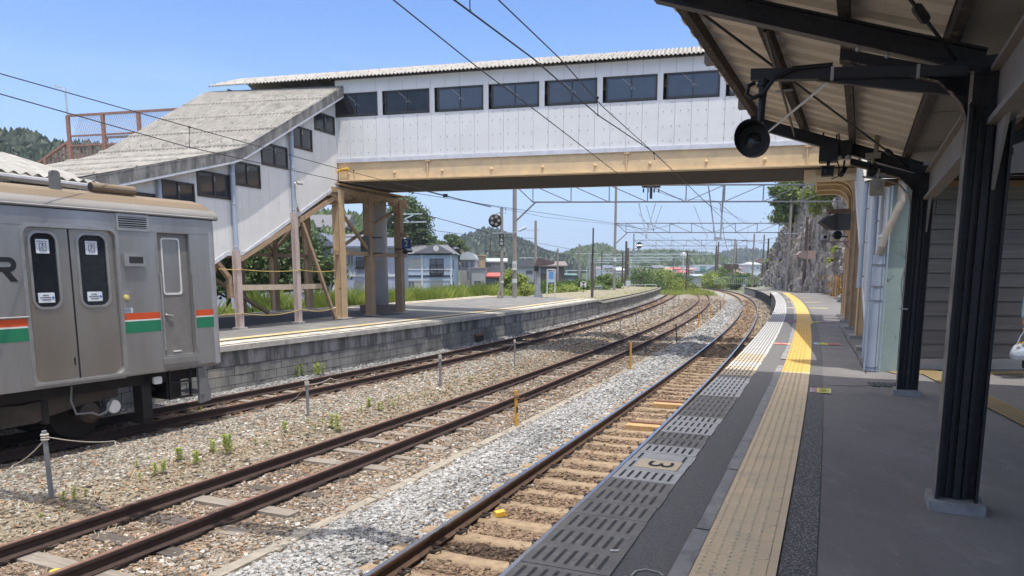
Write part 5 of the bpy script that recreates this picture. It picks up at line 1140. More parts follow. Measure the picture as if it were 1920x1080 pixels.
skinmesh('body', nd, [(0, 1), (1, 2), (2, 3), (3, 4), (4, 5), (5, 6), (3, 7), (7, 8), (8, 9), (9, 10), (3, 11), (11, 12), (12, 13), (13, 14), (0, 15), (15, 16), (16, 17), (17, 18), (18, 19), (0, 20), (20, 21), (21, 22), (22, 23)], m_sk, PR)
skinmesh('shirt', [((0, 0, .86), .145), ((0, 0, 1.10), .135), ((0, 0, 1.28), (.165, .125)), ((0, 0, 1.41), .11), ((-.18, 0, 1.365), .07), ((-.23, -.02, 1.10), .06), ((-.262, -.055, .90), .05), ((.18, 0, 1.365), .07), ((.235, 0, 1.10), .058), ((.24, -.04, .90), .05)], [(0, 1), (1, 2), (2, 3), (3, 4), (4, 5), (5, 6), (3, 7), (7, 8), (8, 9)], m_clo, PR)
skinmesh('trousers', [((0, 0, .92), .135), ((-.09, 0, .82), .105), ((-.10, -.01, .46), .082), ((-.10, .02, .11), .07), ((.09, 0, .82), .105), ((.10, -.01, .46), .082), ((.10, .02, .11), .07)], [(0, 1), (1, 2), (2, 3), (0, 4), (4, 5), (5, 6)], m_trs, PR)
for sx in (-.10, .10): skinmesh('shoe', [((sx, .04, .05), .05), ((sx, -.05, .045), .048), ((sx, -.15, .035), .038)], [(0, 1), (1, 2)], m_shoe, PR)
m = MB(); m.sphere((0, .015, 1.64), .112, 14, 10, (.95, 1.05, 1.1)); m.done('hair', m_black, PR, smooth=True)
fl = [((-.275, -.07, .80), .022)]; ed = []
for i, (dx, dy) in enumerate(((-.018, -.03), (-.006, -.033), (.008, -.03), (.018, -.024))):
    b0 = len(fl); fl += [((-.275 + dx * .7, -.075 + dy * .6, .765), .0095), ((-.275 + dx, -.075 + dy, .735 - .004 * i), .0085), ((-.275 + dx * 1.05, -.07 + dy * .3, .715), .0075)]; ed += [(0, b0), (b0, b0 + 1), (b0 + 1, b0 + 2)]
b0 = len(fl); fl += [((-.245, -.085, .78), .010), ((-.243, -.10, .755), .009)]; ed += [(0, b0), (b0, b0 + 1)]
skinmesh('hand', fl, ed, m_sk, PR, 1)
# plastic bag with daisies
BG = thing('flower_bag', 'clear plastic bag of white and yellow daisies hanging from the hand at the right edge', 'bag', (hx - .0, hy, 1.40), 0)
m_bag = M('plastic_bag', (.62, .66, .70), .22, c2=(.45, .5, .56), scale=14, bump=.6, bscale=25)
m = MB(); nseg = 18; pr_ = [(.02, .015, .0), (.135, .07, .02), (.165, .09, .07), (.15, .085, .14), (.11, .06, .20), (.07, .04, .25)]
G = []
for (rx, ry, z) in pr_: G.append([(rx * math.cos(a) * (1 + .06 * math.sin(5 * a + z * 30)), ry * math.sin(a) * (1 + .1 * math.sin(7 * a)), z + .008 * math.sin(3 * a)) for a in [2 * math.pi * k / nseg for k in range(nseg + 1)]])
m.grid(G); m.done('bag_body', m_bag, BG, smooth=True)
m = MB(); m.tube([(-.07, 0, .24), (-.03, 0, .36), (.015, -.02, .46), (.05, -.02, .36), (.07, 0, .24)], .008, 6); m.done('handle', m_bag, BG)
m_pet = M('petal_white', (.75, .75, .70), .6); m_pety = M('petal_yellow', (.62, .36, .02), .6); mw, my, ms_ = MB(), MB(), MB()
for i in range(13):
    a = random.uniform(0, 6.28); r = random.uniform(.01, .09); c = Vector((r * math.cos(a), -.045 + .02 * math.sin(a), random.uniform(.17, .33)))
    dst = my if i % 3 == 0 else mw; rr = .028
    nrm = Vector((random.uniform(-.4, .4), -1, random.uniform(-.2, .6))).normalized(); u = nrm.cross(Vector((0, 0, 1))).normalized(); v = nrm.cross(u)
    for k in range(9):
        b = 2 * math.pi * k / 9; d = u * math.cos(b) + v * math.sin(b); e = u * -math.sin(b) + v * math.cos(b)
        dst.add([c + d * .006, c + d * rr * .7 + e * .006, c + d * rr, c + d * rr * .7 - e * .006], [(0, 1, 2, 3)])
    my.sphere(c + nrm * .002, .009, 6, 4); ms_.tube([c, (0.0, 0, .06)], .003, 4)
mw.done('white_petals', m_pet, BG); my.done('yellow_flowers', m_pety, BG); ms_.done('stems', m_grn, BG)
# ================================================================= POSTS, ROPES, WEEDS between the tracks
m_post = M('post_grey', (.23, .24, .25), .7, c2=(.17, .175, .18), scale=6); m_ropew = M('rope_white', (.5, .47, .42), .9, c2=(.38, .33, .26), scale=40); m_ypost = M('post_yellow', (.68, .34, .03), .6, c2=(.5, .24, .03), scale=8)
m_pblk = M('post_black', (.03, .03, .03), .6)
def onbed(px, py):
    p = at(px, py, -.1); z = float(bedz(np.array([p[0]]), np.array([p[1]]))[0][0]); return at(px, py, z)
RP = [((97, 934), (82, 803)), ((578, 783), (575, 712)), ((826, 726), (825, 664)), ((965, 688), (965, 636)), ((1056, 655), (1056, 615)), ((1127, 636), (1127, 603)), ((1163, 620), (1163, 592)), ((1193, 612), (1193, 585)), ((1221, 603), (1221, 577)), ((1242, 596), (1242, 572)), ((1262, 584), (1262, 560)), ((1273, 574), (1273, 553))]
wh = ['first rope post beside the train wheels, nearest of the grey row', 'second rope post of the grey row, in front of the green weed by the wall', 'third rope post of the grey row along the far track', 'fourth rope post of the grey row, at the edge of the footbridge shadow', 'fifth rope post of the grey row, standing in the footbridge shadow', 'sixth rope post of the grey row, just past the shadow', 'seventh rope post of the grey row along the far track', 'eighth rope post of the grey row along the far track', 'ninth rope post of the grey row along the far track', 'tenth rope post of the grey row, far along the curve', 'eleventh rope post of the grey row, far along the curve', 'last and smallest rope post of the grey row']
tops = []
for i, ((bx, by), (tx, ty)) in enumerate(RP):
    b = onbed(bx, by); h = min(.95, max(.72, (by - ty) / F * b[1] * 1.02)); d = ray(tx, ty); top = Vector((d[0] * b[1] / d[1], b[1], b[2] + h))
    t = thing('rope_post', wh[i], 'post', b, 0, 'grey rope posts between the middle and the far track')
    v = top - Vector(b); r = .030 if i < 3 else .022; m = MB(); m.tube([(0, 0, -.2), tuple(v * .5), tuple(v)], r, 10); m.done('post_tube', m_post, t)
    if i < 4:
        m = MB()
        for k in range(3): m.lathe([(r + .012, 0), (r + .02, .012), (r + .012, .024)], tuple(v * (.86 + .035 * k)), 'z', 8)
        m.done('rope_knot', m_ropew, t)
    tops.append(Vector(b) + v * .88)
def gp(px, py, dz=.02): p = onbed(px, py); return Vector((p[0], p[1], p[2] + dz))
ropes = [('white rope hanging from the nearest post to the left edge', [tops[0], gp(30, 925) + Vector((0, 0, .35)), gp(-60, 990) + Vector((0, 0, .25))], 0.02),
         ('thin rope from the nearest post ending in a frayed knot on the stones', [tops[0] + Vector((0, 0, .03)), gp(216, 838) + Vector((0, 0, .08)), gp(222, 846)], 0.0),
         ('white twisted rope lying on the stones in the train shadow', [gp(217, 836) + Vector((0, 0, .05)), gp(250, 832), gp(292, 830)], 0),
         ('rope sagging left from the second grey post', [tops[1], gp(545, 762, .12), gp(520, 775)], 0), ('rope sagging right from the second grey post', [tops[1], gp(620, 735, .35), gp(650, 733, .3)], 0),
         ('white rope dropping left from the fourth grey post', [tops[3], gp(950, 668, .2), gp(943, 668)], 0), ('white rope dropping right from the fourth grey post', [tops[3], gp(982, 652, .25), gp(993, 651, .2)], 0),
         ('rope sagging between the third grey post and the stones', [tops[2], gp(818, 712, .2), gp(805, 706)], 0)]
for lb, pts_, sg in ropes:
    m = MB()
    for p, q in zip(pts_[:-1], pts_[1:]): m.tube(sagline(p, q, .04), .008, 5)
    tag(m.done('post_rope', m_ropew), lb, 'rope')
YPS = [((968, 800), 732, 'yellow marker post with black band, nearest, beside the brown rail'), ((1182, 692), 643, 'plain yellow marker post, second from the camera'), ((1309, 616), 590, 'third yellow marker post, beside the light grey stones'), ((1332, 597), 576, 'fourth yellow marker post along the curve'), ((1357, 575), 548, 'farthest slim yellow marker post')]
for i, ((bx, by), ty, lb) in enumerate(YPS):
    b = onbed(bx, by); h = (by - ty) / F * b[1] * 1.03; t = thing('marker_post', lb, 'post', b, 0, 'yellow marker posts beside the near track')
    m = MB(); m.tube([(0, 0, -.2), (-.005, 0, h)], .034 if i < 2 else .03, 12); m.done('post_tube', m_ypost, t)
    if i == 0:
        m = MB(); m.tube([(0, 0, h * .40), (0, 0, h * .56)], .0345, 12); m.done('black_band', m_pblk, t)
        m = MB(); m.lathe([(.045, h * .80), (.05, h * .84), (.04, h * .88)], (0, 0, 0), 'z', 10); m.tube([(.03, -.03, h * .8), (.10, 0, h * .76), (.16, .02, h * .82)], .01, 5); m.done('chain', m_rust, t)
for (b_, ty, lb) in (((1269, 644), 611, 'black slim post leaning beside the middle track in the footbridge shadow'), ((1351, 582), 566, 'short black post beside the far yellow posts')):
    b = onbed(*b_); h = (b_[1] - ty) / F * b[1] * 1.03; m = MB(); m.tube([(b[0], b[1], b[2] - .1), (b[0] - .06, b[1], b[2] + h)], .025, 8); m.sphere((b[0] - .06, b[1], b[2] + h), .045, 8, 5); tag(m.done('short_post', m_pblk), lb, 'post')
m = MB()
p0 = [P(1, s, -2.0, -.10 + (.05 if i % 2 else -.03)) for i, s in enumerate(np.arange(24, 70, 3.))]
m_leafg = leafmat('weed_green', (.26, .36, .05), (.48, .52, .12), .35); m_straw = M('straw', (.66, .57, .40), .9, c2=(.48, .40, .27), scale=30)
def weed(p, h, seed, label, n=1, group='green weeds among the stones'):
    r = random.Random(seed); st, lf, ti = MB(), MB(), []
    for q in range(n):
        ox, oy = (r.uniform(-.05, .05) * n, r.uniform(-.05, .05) * n) if n > 1 else (0, 0); hh = h * r.uniform(.7, 1.); lean = (r.uniform(-.12, .12), r.uniform(-.12, .12))
        st.tube([(ox, oy, -.02), (ox + lean[0] * hh * .5, oy + lean[1] * hh * .5, hh * .5), (ox + lean[0] * hh, oy + lean[1] * hh, hh)], .004, 4)
        nl = int(14 + hh * 90)
        for k in range(nl):
            u = .12 + .88 * k / nl; a = k * 2.4 + r.random(); L = (.045 + .05 * r.random()) * (1.1 - .45 * u) * min(1.4, hh / .2); c = Vector((ox + lean[0] * hh * u, oy + lean[1] * hh * u, hh * u)); d = Vector((math.cos(a), math.sin(a), .35 + .5 * u)).normalized(); w = Vector((-math.sin(a), math.cos(a), 0)) * .012 * min(1.6, hh / .15)
            lf.add([c, c + d * L * .5 + w, c + d * L, c + d * L * .5 - w], [(0, 1, 2, 3)]); ti += [r.random()] * 4
    t = thing('weed', label, 'weed', p, r.uniform(0, 6), group); st.done('stem', m_leafg, t, tint=[.5] * st.n); lf.done('leaves', m_leafg, t, tint=ti)
WD = [(330, 865, .17), (365, 870, .17), (392, 848, .2), (428, 855, .3), (298, 893, .18), (262, 905, .12), (257, 878, .09), (160, 932, .10), (137, 940, .15), (118, 960, .05), (77, 980, .10), (278, 865, .07), (535, 808, .15), (578, 797, .11), (592, 809, .14), (628, 813, .28), (605, 795, .1), (421, 878, .08), (398, 878, .07), (480, 835, .10), (500, 838, .07), (700, 765, .16), (715, 772, .16), (738, 768, .13), (748, 752, .12), (766, 748, .12), (677, 775, .12), (882, 716, .13), (925, 709, .13), (905, 716, .07), (797, 745, .1), (820, 742, .06), (865, 725, .07)]
hz_ = lambda v: 'tall' if v > .2 else ('small' if v < .09 else 'leafy')
rowpos = {}
for i, (px, py, h) in enumerate(WD):
    zn = 'left of the nearest rusty rail' if px < 300 else ('before the train wheels' if px < 520 else ('near the second grey post' if px < 660 else ('between the second and third grey posts' if px < 800 else 'past the third grey post')))
    weed(onbed(px, py), h * 1.35, i, f'{hz_(h)} green weed growing in the stones {zn}', 2 if h > .14 else 1)
weed(onbed(578, 706), .36, 90, 'tallest bushy green weed growing against the far platform wall', 7); weed(onbed(366, 770), .13, 91, 'bushy weed between the rails just under the train plough', 6)
# dry grass lying between the tracks
def drygrass():
    n = 26000; s = rng.uniform(4, 34, n); nn_ = rng.uniform(-7.2, -3.4, n); p = P(1, s, nn_); z, n1, n2, n3 = bedz(p[:, 0], p[:, 1])
    ok = ((n2 < -.75) & (n2 > -2.1)) | (np.abs(n2) < .45) | (np.abs(n3) < .3); ok &= (np.sin(p[:, 0] * 2.3) + np.sin(p[:, 1] * 1.7 + 1) > -.6); p, z = p[ok], z[ok]; n = len(p)
    a = rng.uniform(0, 6.28, n); L = rng.uniform(.04, .13, n); up = rng.uniform(.05, .9, n) ** 2; w = .0026
    d = np.stack([np.cos(a) * L, np.sin(a) * L, up * L], -1); sd = np.stack([-np.sin(a) * w, np.cos(a) * w, np.zeros(n)], -1); b = np.column_stack([p[:, 0], p[:, 1], z + .012])
    V = np.stack([b - sd, b + sd, b + d * .6 + sd * .7 + [0, 0, .004], b + d * .6 - sd * .7 + [0, 0, .004], b + d], 1).reshape(-1, 3); i = np.arange(n) * 5
    me = np.concatenate([np.stack([i, i + 1, i + 2, i + 3], -1), np.stack([i + 3, i + 2, i + 4, i + 4], -1)])
    me = me[:n]; o = rawmesh('dry_grass', V, me, m_straw); tag(o, 'dry straw-coloured grass strewn over the stones between the tracks', 'dry grass', kind='stuff')
drygrass()
# ================================================================= VEGETATION
def leafcloud(centers, radii, nleaf, size, flat=.7, seed=1):
    r = np.random.default_rng(seed); C = np.asarray(centers, float); R = np.asarray(radii, float); k = r.integers(0, len(C), nleaf)
    w = R ** 2; k = r.choice(len(C), nleaf, p=w / w.sum())
    d = r.normal(size=(nleaf, 3)); d /= np.linalg.norm(d, axis=1)[:, None]; rad = R[k] * np.abs(r.normal(.75, .33, nleaf))
    an = r.uniform(.6, 1.5, (len(C), 3)) * np.array([1, 1, flat])
    c = C[k] + d * rad[:, None] * an[k]
    n = d * .7 + r.normal(size=(nleaf, 3)) * .6 + [0, 0, .4]; n /= np.linalg.norm(n, axis=1)[:, None]
    u = np.cross(n, r.normal(size=(nleaf, 3))); u /= np.linalg.norm(u, axis=1)[:, None]; v = np.cross(n, u); s = (size * r.uniform(.5, 1.3, nleaf))[:, None]
    V = np.stack([c - u * s, c + v * s * .55, c + u * s, c - v * s * .55], 1).reshape(-1, 3); i = np.arange(nleaf) * 4
    ct = r.uniform(0, 1, len(C)); ti = np.repeat(np.clip(ct[k] * .6 + r.uniform(0, .4, nleaf), 0, 1), 4)
    return V, np.stack([i, i + 1, i + 2, i + 3], -1), ti
LM = {'dark': leafmat('foliage_dark', (.035, .07, .018), (.11, .16, .04)), 'mid': leafmat('foliage_mid', (.06, .12, .022), (.17, .25, .05), .3), 'yel': leafmat('foliage_yellow', (.17, .24, .035), (.38, .43, .09), .35), 'blue': leafmat('foliage_conifer', (.016, .034, .018), (.035, .06, .03))}
m_bark = M('bark', (.10, .075, .055), .95, c2=(.06, .045, .035), scale=5, stretch=(1, 1, .3), bump=.5)
def tree(name, label, base, h, cw, mat, n=9000, leaf=.16, seed=1, trunk=True, low=.35, cat='tree', nb=16, group=None, flat=.62):
    nb = int(nb * 1.8)
    r = random.Random(seed); t = thing(name, label, cat, base, 0, group); Cn, Rd = [], []
    for i in range(nb):
        a = i * 2.4 + r.random(); u = (i + .5) / nb; z = h * (low + (1 - low) * (.12 + .8 * u)); rr = cw * (math.sin(math.pi * min(1, .25 + .75 * u)) ** .6) * r.uniform(.35, .85); Cn.append((rr * math.cos(a), rr * math.sin(a), z)); Rd.append(cw * r.uniform(.16, .34))
    V, Fc, ti = leafcloud(Cn, Rd, n, leaf, flat, seed); rawmesh('crown', V, Fc, LM[mat], t, tint=ti)
    if trunk:
        m = MB(); m.tube([(0, 0, -.5), (r.uniform(-.2, .2), 0, h * .35), (r.uniform(-.3, .3), 0, h * .7)], [h * .035, h * .026, h * .01], 8)
        for c in Cn[::2]: m.tube([(0, 0, h * .3), (c[0] * .5, c[1] * .5, (c[2] + h * .3) / 2), c], [h * .012, h * .009, h * .004], 5)
        m.done('trunk', m_bark, t)
    return t
def bp(px, Y, z=-.4): d = ray(px, 513); return (d[0] / d[1] * Y, Y, z)
tree('broadleaf_tree', 'large dark broadleaf tree with thinning crown behind the blue house', bp(763, 92), 13.0, 4.2, 'dark', 26000, .20, 3, low=.25, nb=26)
tree('broadleaf_tree', 'lower side of dark foliage at the right of the large tree, behind the tiled roof', bp(800, 96), 8.6, 3.2, 'dark', 12000, .19, 4, low=.3, nb=14)
tree('pine_tree', 'small airy umbrella-shaped pine right of the large dark tree', bp(846, 105), 8.8, 2.9, 'dark', 9000, .17, 5, low=.55, nb=14, flat=.45)
tree('broadleaf_tree', 'leafy tree with reddish trunk seen under the far staircase', bp(520, 45), 6.4, 4.0, 'dark', 11000, .17, 6, low=.28, nb=20)
tree('broadleaf_tree', 'dark leafy tree just behind the end of the train', bp(425, 43), 5.6, 2.6, 'dark', 8000, .16, 7, low=.25, nb=12)
tree('garden_shrub', 'yellow-green tall shrub growing behind the signal post', bp(962, 62), 3.5, 1.9, 'yel', 7000, .12, 8, False, .05, 'shrub', 12)
for i, (px, Y, h, w, mt, lb) in enumerate(((1065, 74, 2.4, 3.0, 'yel', 'low bright green shrub behind the white poster frame'), (1105, 84, 2.6, 3.4, 'mid', 'round green shrub behind the black pole'), (1135, 92, 4.0, 2.8, 'mid', 'dark green round shrub left of the second gantry mast'), (1205, 118, 5.2, 5.0, 'mid', 'large green bush behind the white rail at the platform end'), (1243, 122, 5.0, 4.2, 'yel', 'light green bush left of the dark mast'), (1270, 128, 4.0, 3.5, 'mid', 'rounded green bush at the end of the middle track'), (1338, 150, 4.4, 4.2, 'yel', 'bright green bush just beyond the near platform end'), (1362, 152, 6.2, 3.8, 'mid', 'taller green bush behind the green mesh fence'), (1395, 150, 4.2, 4.5, 'mid', 'dull green bush right of the far concrete mast'), (690, 47, 1.9, 1.5, 'yel', 'small yellow-green bush beside the grey concrete pier'), (595, 46, 1.7, 1.3, 'yel', 'small green bush behind the slanting prop'))):
    tree('green_bush', lb, bp(px, Y, -.6), h * .8, w, mt, 5200, .17, 20 + i, False, .0, 'bush', 11, 'bushes beyond the platforms')
tree('cliff_tree', 'leafy tree overhanging the left top of the grey rock slope', bp(1483, 84, 7.0), 8.2, 3.0, 'mid', 20000, .19, 41, True, .1, nb=22)
tree('cliff_tree', 'broad leafy tree on the rock slope above the dark arrow-shaped hood', bp(1562, 63, 7.2), 6.0, 2.9, 'yel', 18000, .16, 42, True, .08, nb=20)
tree('cliff_tree', 'dark tree standing on top of the rock slope behind the others', bp(1530, 88, 12.5), 6.5, 4.5, 'dark', 14000, .22, 43, True, .1, nb=16)
tree('green_bush', 'ivy-like bush at the foot of the rock slope beside the tan pillars', bp(1590, 56, 1.5), 5.2, 1.5, 'yel', 8000, .13, 44, False, .0, 'bush', 14)
tree('green_bush', 'small bright shrubs clinging to the left rim of the rock slope', bp(1452, 118, 3.0), 4.6, 1.6, 'yel', 5000, .18, 45, False, .0, 'bush', 8)
# grass belt behind the far platform
def grass(name, label, s0, s1, n0, n1_, zb0, cnt, h0, h1, mat, seed):
    r = np.random.default_rng(seed); s = r.uniform(s0, s1, cnt); n = r.uniform(n0, n1_, cnt); p = P(3, s, n, zb0)
    hm = (.6 + .4 * np.sin(s * .9) * np.sin(n * 1.1 + s * .35)); h = r.uniform(h0, h1, cnt) * hm; a = r.uniform(0, 6.28, cnt); w = .022 + .012 * r.random(cnt); ln = r.uniform(.1, .5, cnt) * h
    sd = np.stack([-np.sin(a) * w, np.cos(a) * w, 0 * a], -1); d = np.stack([np.cos(a) * ln, np.sin(a) * ln, h], -1)
    V = np.stack([p - sd, p + sd, p + d * .55 + sd * .8, p + d * [1, 1, .95]], 1).reshape(-1, 3); i = np.arange(cnt) * 4
    V[3::4] += np.stack([np.cos(a), np.sin(a), 0 * a], -1) * (.1 * h)[:, None]
    o = rawmesh(name, V, np.stack([i, i + 1, i + 2, i + 3], -1), LM[mat], tint=np.repeat(r.random(cnt), 4)); tag(o, label, 'grass', kind='stuff')
grass('tall_grass', 'tall fresh green grass growing behind the far platform in front of the houses', 36, 66, -16.5, -10.2, -.1, 52000, 1.3, 2.3, 'yel', 1)
grass('tall_grass', 'green scrub along the back of the far platform toward its low end', 62, 118, -17, -11, -.2, 26000, 1.2, 2.6, 'mid', 2)
grass('dead_reeds', 'pale dead reeds behind the far platform under the staircase', 26, 37, -15, -11.0, .2, 4000, .9, 1.7, 'yel', 5)
grass('ground_weeds', 'patchy green and straw weeds on the low gravel end of the far platform', 56, 108, -10, -2.2, .74, 5000, .06, .28, 'yel', 3)
grass('track_end_weeds', 'weeds covering the ends of the far and middle tracks where the platform stops', 104, 150, -6, 6, -.25, 14000, .3, .9, 'yel', 4)
# ================================================================= ROCK SLOPE
m_rock = M('rock_grey', (.42, .385, .345), .95, c2=(.11, .10, .09), scale=1.1, detail=12, stretch=(1.6, 1.6, .28), lo=.40, hi=.58, c3=(.58, .49, .37), s3=.5, lo3=.52, hi3=.7, bump=1., bscale=4.)
bx_ = [(bp(q, Y)[0], Y) for q, Y in ((1606, 38), (1578, 52), (1548, 62), (1512, 72), (1470, 85), (1440, 110), (1427, 140), (1418, 170))]; hh_ = [7.5, 11.0, 14.5, 14.5, 12.2, 8.9, 5.3, 3.0]
us = np.linspace(0, 7, 330); vs = np.linspace(0, 1, 70); G = []
ui = np.arange(8)
for u in us:
    x = np.interp(u, ui, [b[0] for b in bx_]); y = np.interp(u, ui, [b[1] for b in bx_]); h = np.interp(u, ui, hh_); row = []
    for v in vs:
        z = .9 + (h - .9) * v; lean = 1.1 * v + .9 * v * v
        k = u * 9 + v * 2.2
        dn = .38 * math.sin(k * 1.7) + .25 * math.sin(k * 4.1 + v * 3) + .16 * math.sin(k * 9.3 - v * 5) + .13 * math.sin(k * 21 + v * 4) + .08 * math.sin(k * 43 - v * 9) + random.uniform(-.07, .07) + .2 * math.sin(v * 11 + u * 2)
        row.append((x + (lean + dn) * .86, y - (lean + dn) * .42 + 0, z + random.uniform(-.06, .06)))
    row.append((row[-1][0] + 14, row[-1][1] - 4, row[-1][2] + 2.)); G.append(row)
m = MB(); m.grid(G); o = m.done('rock_slope', m_rock); tag(o, 'steep grey grooved rock slope rising beside the near platform', 'rock slope', kind='structure')
# yellow posts in front of the rock
yb = [(1531, 546), (1536, 547.5), (1541, 549), (1546, 550.5), (1551, 552), (1556, 553.5), (1561, 555), (1566, 556.5), (1571, 558), (1575, 560)]
for i, (px, py) in enumerate(yb):
    b = at(px, py, Z1); m = MB(); m.tube([(0, 0, -.1), (0, 0, 1.5)], .042, 8); o = m.done('barrier_post', m_ypost); o.location = b
    tag(o, 'yellow barrier post in the row before the rock slope', 'post', 'row of yellow barrier posts by the rock')
# ================================================================= MASTS, GANTRIES, WIRES
m_cmast = M('mast_concrete', (.30, .27, .24), .9, c2=(.24, .215, .19), scale=2, c3=(.36, .33, .3), s3=4); m_smast = M('mast_steel_brown', (.11, .07, .055), .8, c2=(.08, .05, .04), scale=4); m_galv = M('galvanised', (.33, .36, .38), .6, c2=(.27, .30, .32), scale=4); m_galvl = M('galvanised_light', (.50, .58, .62), .6)
m_gdk = M('gantry_grey', (.13, .13, .145), .7, c2=(.17, .165, .175), scale=3); m_wire = M('wire_dark', (.02, .018, .025), .5); m_wht2 = M('band_white', (.62, .62, .60), .7)
def truss(par, x0, x1, y0, y1, zb_, zt2, pitch, mat, r=.055, pat='N'):
    m = MB(); n = max(2, int(round((x1 - x0) / pitch)))
    f = lambda k, z: (x0 + (x1 - x0) * k / n, y0 + (y1 - y0) * k / n, z)
    for z in (zb_, zt2):
        for off in (0,): m.bar(f(0, z), f(n, z), r * 1.5, r * 1.5)
    for k in range(n + 1):
        if pat == 'N': m.bar(f(k, zb_), f(k, zt2), r, r)
        if k < n:
            if pat == 'N': (m.bar(f(k, zt2), f(k + 1, zb_), r * .8, r * .8) if k < n / 2 else m.bar(f(k, zb_), f(k + 1, zt2), r * .8, r * .8))
            else: m.bar(f(k, zb_ if k % 2 else zt2), f(k + 1, zt2 if k % 2 else zb_), r * .7, r * .7)
    return m.done('truss_beam', mat, par)
def gantry(label, Y, xl, xr, zb_, zt2, pitch, zbase, htop, mat=m_gdk, mastL=m_cmast, mastR=m_cmast, r=.06, pat='N', knee=True, rm=.16, dy=0.):
    t = thing('catenary_gantry', label, 'gantry', (xl, Y, 0), 0, 'overhead line gantries across the tracks')
    L = xr - xl; truss(t, 1.2 if knee else 0, L - (1.2 if knee else 0), 0, dy, zb_, zt2, pitch, mat, r, pat)
    for x, mm, y in ((0, mastL, 0), (L, mastR, dy)): m = MB(); m.tube([(x, y, zbase), (x, y, htop)], [rm, rm * .8], 12); m.done('mast', mm, t)
    m = MB(); m.bar((0, 0, zt2), (1.3, 0, zt2), r * 1.4, r * 1.4); m.bar((L, dy, zt2), (L - 1.3, dy, zt2), r * 1.4, r * 1.4)
    if knee: m.bar((.05, 0, zb_ - 1.25), (1.4, 0, zb_ + .02), .10, .10); m.bar((L - .05, dy, zb_ - 1.25), (L - 1.4, dy, zb_ + .02), .10, .10); m.bar((.05, 0, zt2), (1.2, 0, zb_), r, r)
    m.done('knee_brace', mat, t); return t, L
def hang(par, x, y, z0, z1, w, mat=m_galv):
    m = MB(); m.bar((x - w, y, z0), (x, y, z1), .06, .06); m.bar((x + w, y, z0), (x, y, z1), .06, .06); m.box(x - .05, x + .05, y - .05, y + .05, z1 - .15, z1 + .05); m.done('drop_bracket', mat, par)
g1, L1 = gantry('first and largest gantry, seen directly under the footbridge deck', 48.5, .18, 22.6, 7.38, 8.45, 2.4, 1.0, 10.2, dy=-.6)
X2 = bp(1152, 82)[0]; X2r = bp(1476, 82)[0]
g2, L2 = gantry('second gantry with a knee brace on its concrete mast, ending at the rock slope', 82, X2, X2r, 7.28, 8.30, 2.45, .7, 12.4)
hang(g2, bp(1222, 82)[0] - X2, -.3, 10.2, 7.6, .85); 
m = MB(); xx = bp(1351, 48)[0] - .18; m.bar((xx - .95, -.2, 8.4), (xx - .35, -.2, 5.0), .07, .07); m.bar((xx + .05, -.2, 8.4), (xx - .02, -.2, 5.0), .09, .09); m.box(xx - .42, xx + .05, -.28, -.12, 4.95, 5.1); m.done('drop_bracket', m_galv, g1)
m = MB(); xx = bp(1212, 48)[0] - .18; m.bar((xx - .55, -.1, 7.3), (xx, -.1, 5.2), .05, .05); m.bar((xx + .55, -.1, 7.3), (xx, -.1, 5.2), .05, .05); m.box(xx - .06, xx + .06, -.15, -.05, 5.0, 5.25); m.done('drop_bracket', m_galvl, g1)
m = MB(); xx = bp(1219, 48)[0] - .18; m.box(xx - .6, xx + .6, -.1, .0, 8.3, 8.45); 
for k in (-.5, -.2, .2, .5): m.tube([(xx + k, -.05, 8.25), (xx + k, -.05, 8.0)], .05, 6)
m.tube([(xx, -.05, 8.3), (xx, -.05, 7.6)], .09, 8); m.done('insulators', m_black, g1)
X3 = bp(1187, 122)[0]; X3r = bp(1411, 122)[0]; g3, L3 = gantry('third gantry between a grey mast with round signal and a brown concrete mast', 122, X3, X3r, 7.3, 8.25, 2.5, -.2, 9.3, knee=True, mastL=m_galv)
m = MB(); xx = bp(1275, 122)[0] - X3
hang(g3, xx, -.2, 7.3, 5.0, .5)
for i, (px0, px1, Y, z0, z1, lb) in enumerate(((1174, 1345, 168, 7.2, 8.35, 'fourth gantry, pale blue-grey with zigzag bracing'), (1128, 1291, 205, 7.2, 8.1, 'fifth gantry, pale, lower behind the zigzag one'), (1108, 1262, 250, 7.3, 8.1, 'sixth pale gantry in the far distance'), (1100, 1240, 300, 7.3, 8.1, 'farthest pale gantry before the hills'))):
    gantry(lb, Y, bp(px0, Y)[0], bp(px1, Y)[0], z0, z1, 2.6 if i == 0 else 4, -.5, 10. if i == 0 else 9, m_galvl, m_smast, m_smast, .10, 'Z', False, .2)
t = thing('catenary_gantry', 'gantry just above the picture whose lattice shadow falls across the front stones', 'gantry', (-13.5, 8.98, 0), math.atan2(4.1 - 8.98, 5.5 + 13.5), 'overhead line gantries across the tracks')
truss(t, 0, 19.6, 0, 0, 7.35, 8.2, 1.9, m_gdk, .075)
for q in (0, 19.6): MB().tube([(q, 0, -.3), (q, 0, 9.)], .16, 10).done('mast', m_cmast, t)
for i, (px0, px1, yt, Y, lb) in enumerate(((1062, 1131, 507, 150, 'pale thin portal frame behind the green shrubs, left of the black pole'), (1126, 1258, 511, 185, 'wide pale portal frame far behind the platform end'), (1100, 1300, 500, 235, 'longest pale portal frame just before the far town'))):
    x0, x1 = bp(px0, Y)[0], bp(px1, Y)[0]; z1 = atY(960, yt, Y)[2]; t = thing('portal_frame', lb, 'frame', (x0, Y, 0), 0, 'pale portal frames in the distance'); m = MB(); m.bar((0, 0, -.5), (0, 0, z1), .16, .16); m.bar((x1 - x0, 0, -.5), (x1 - x0, 0, z1), .16, .16); m.bar((0, 0, z1), (x1 - x0, 0, z1), .16, .16); m.done('frame', m_galvl, t)
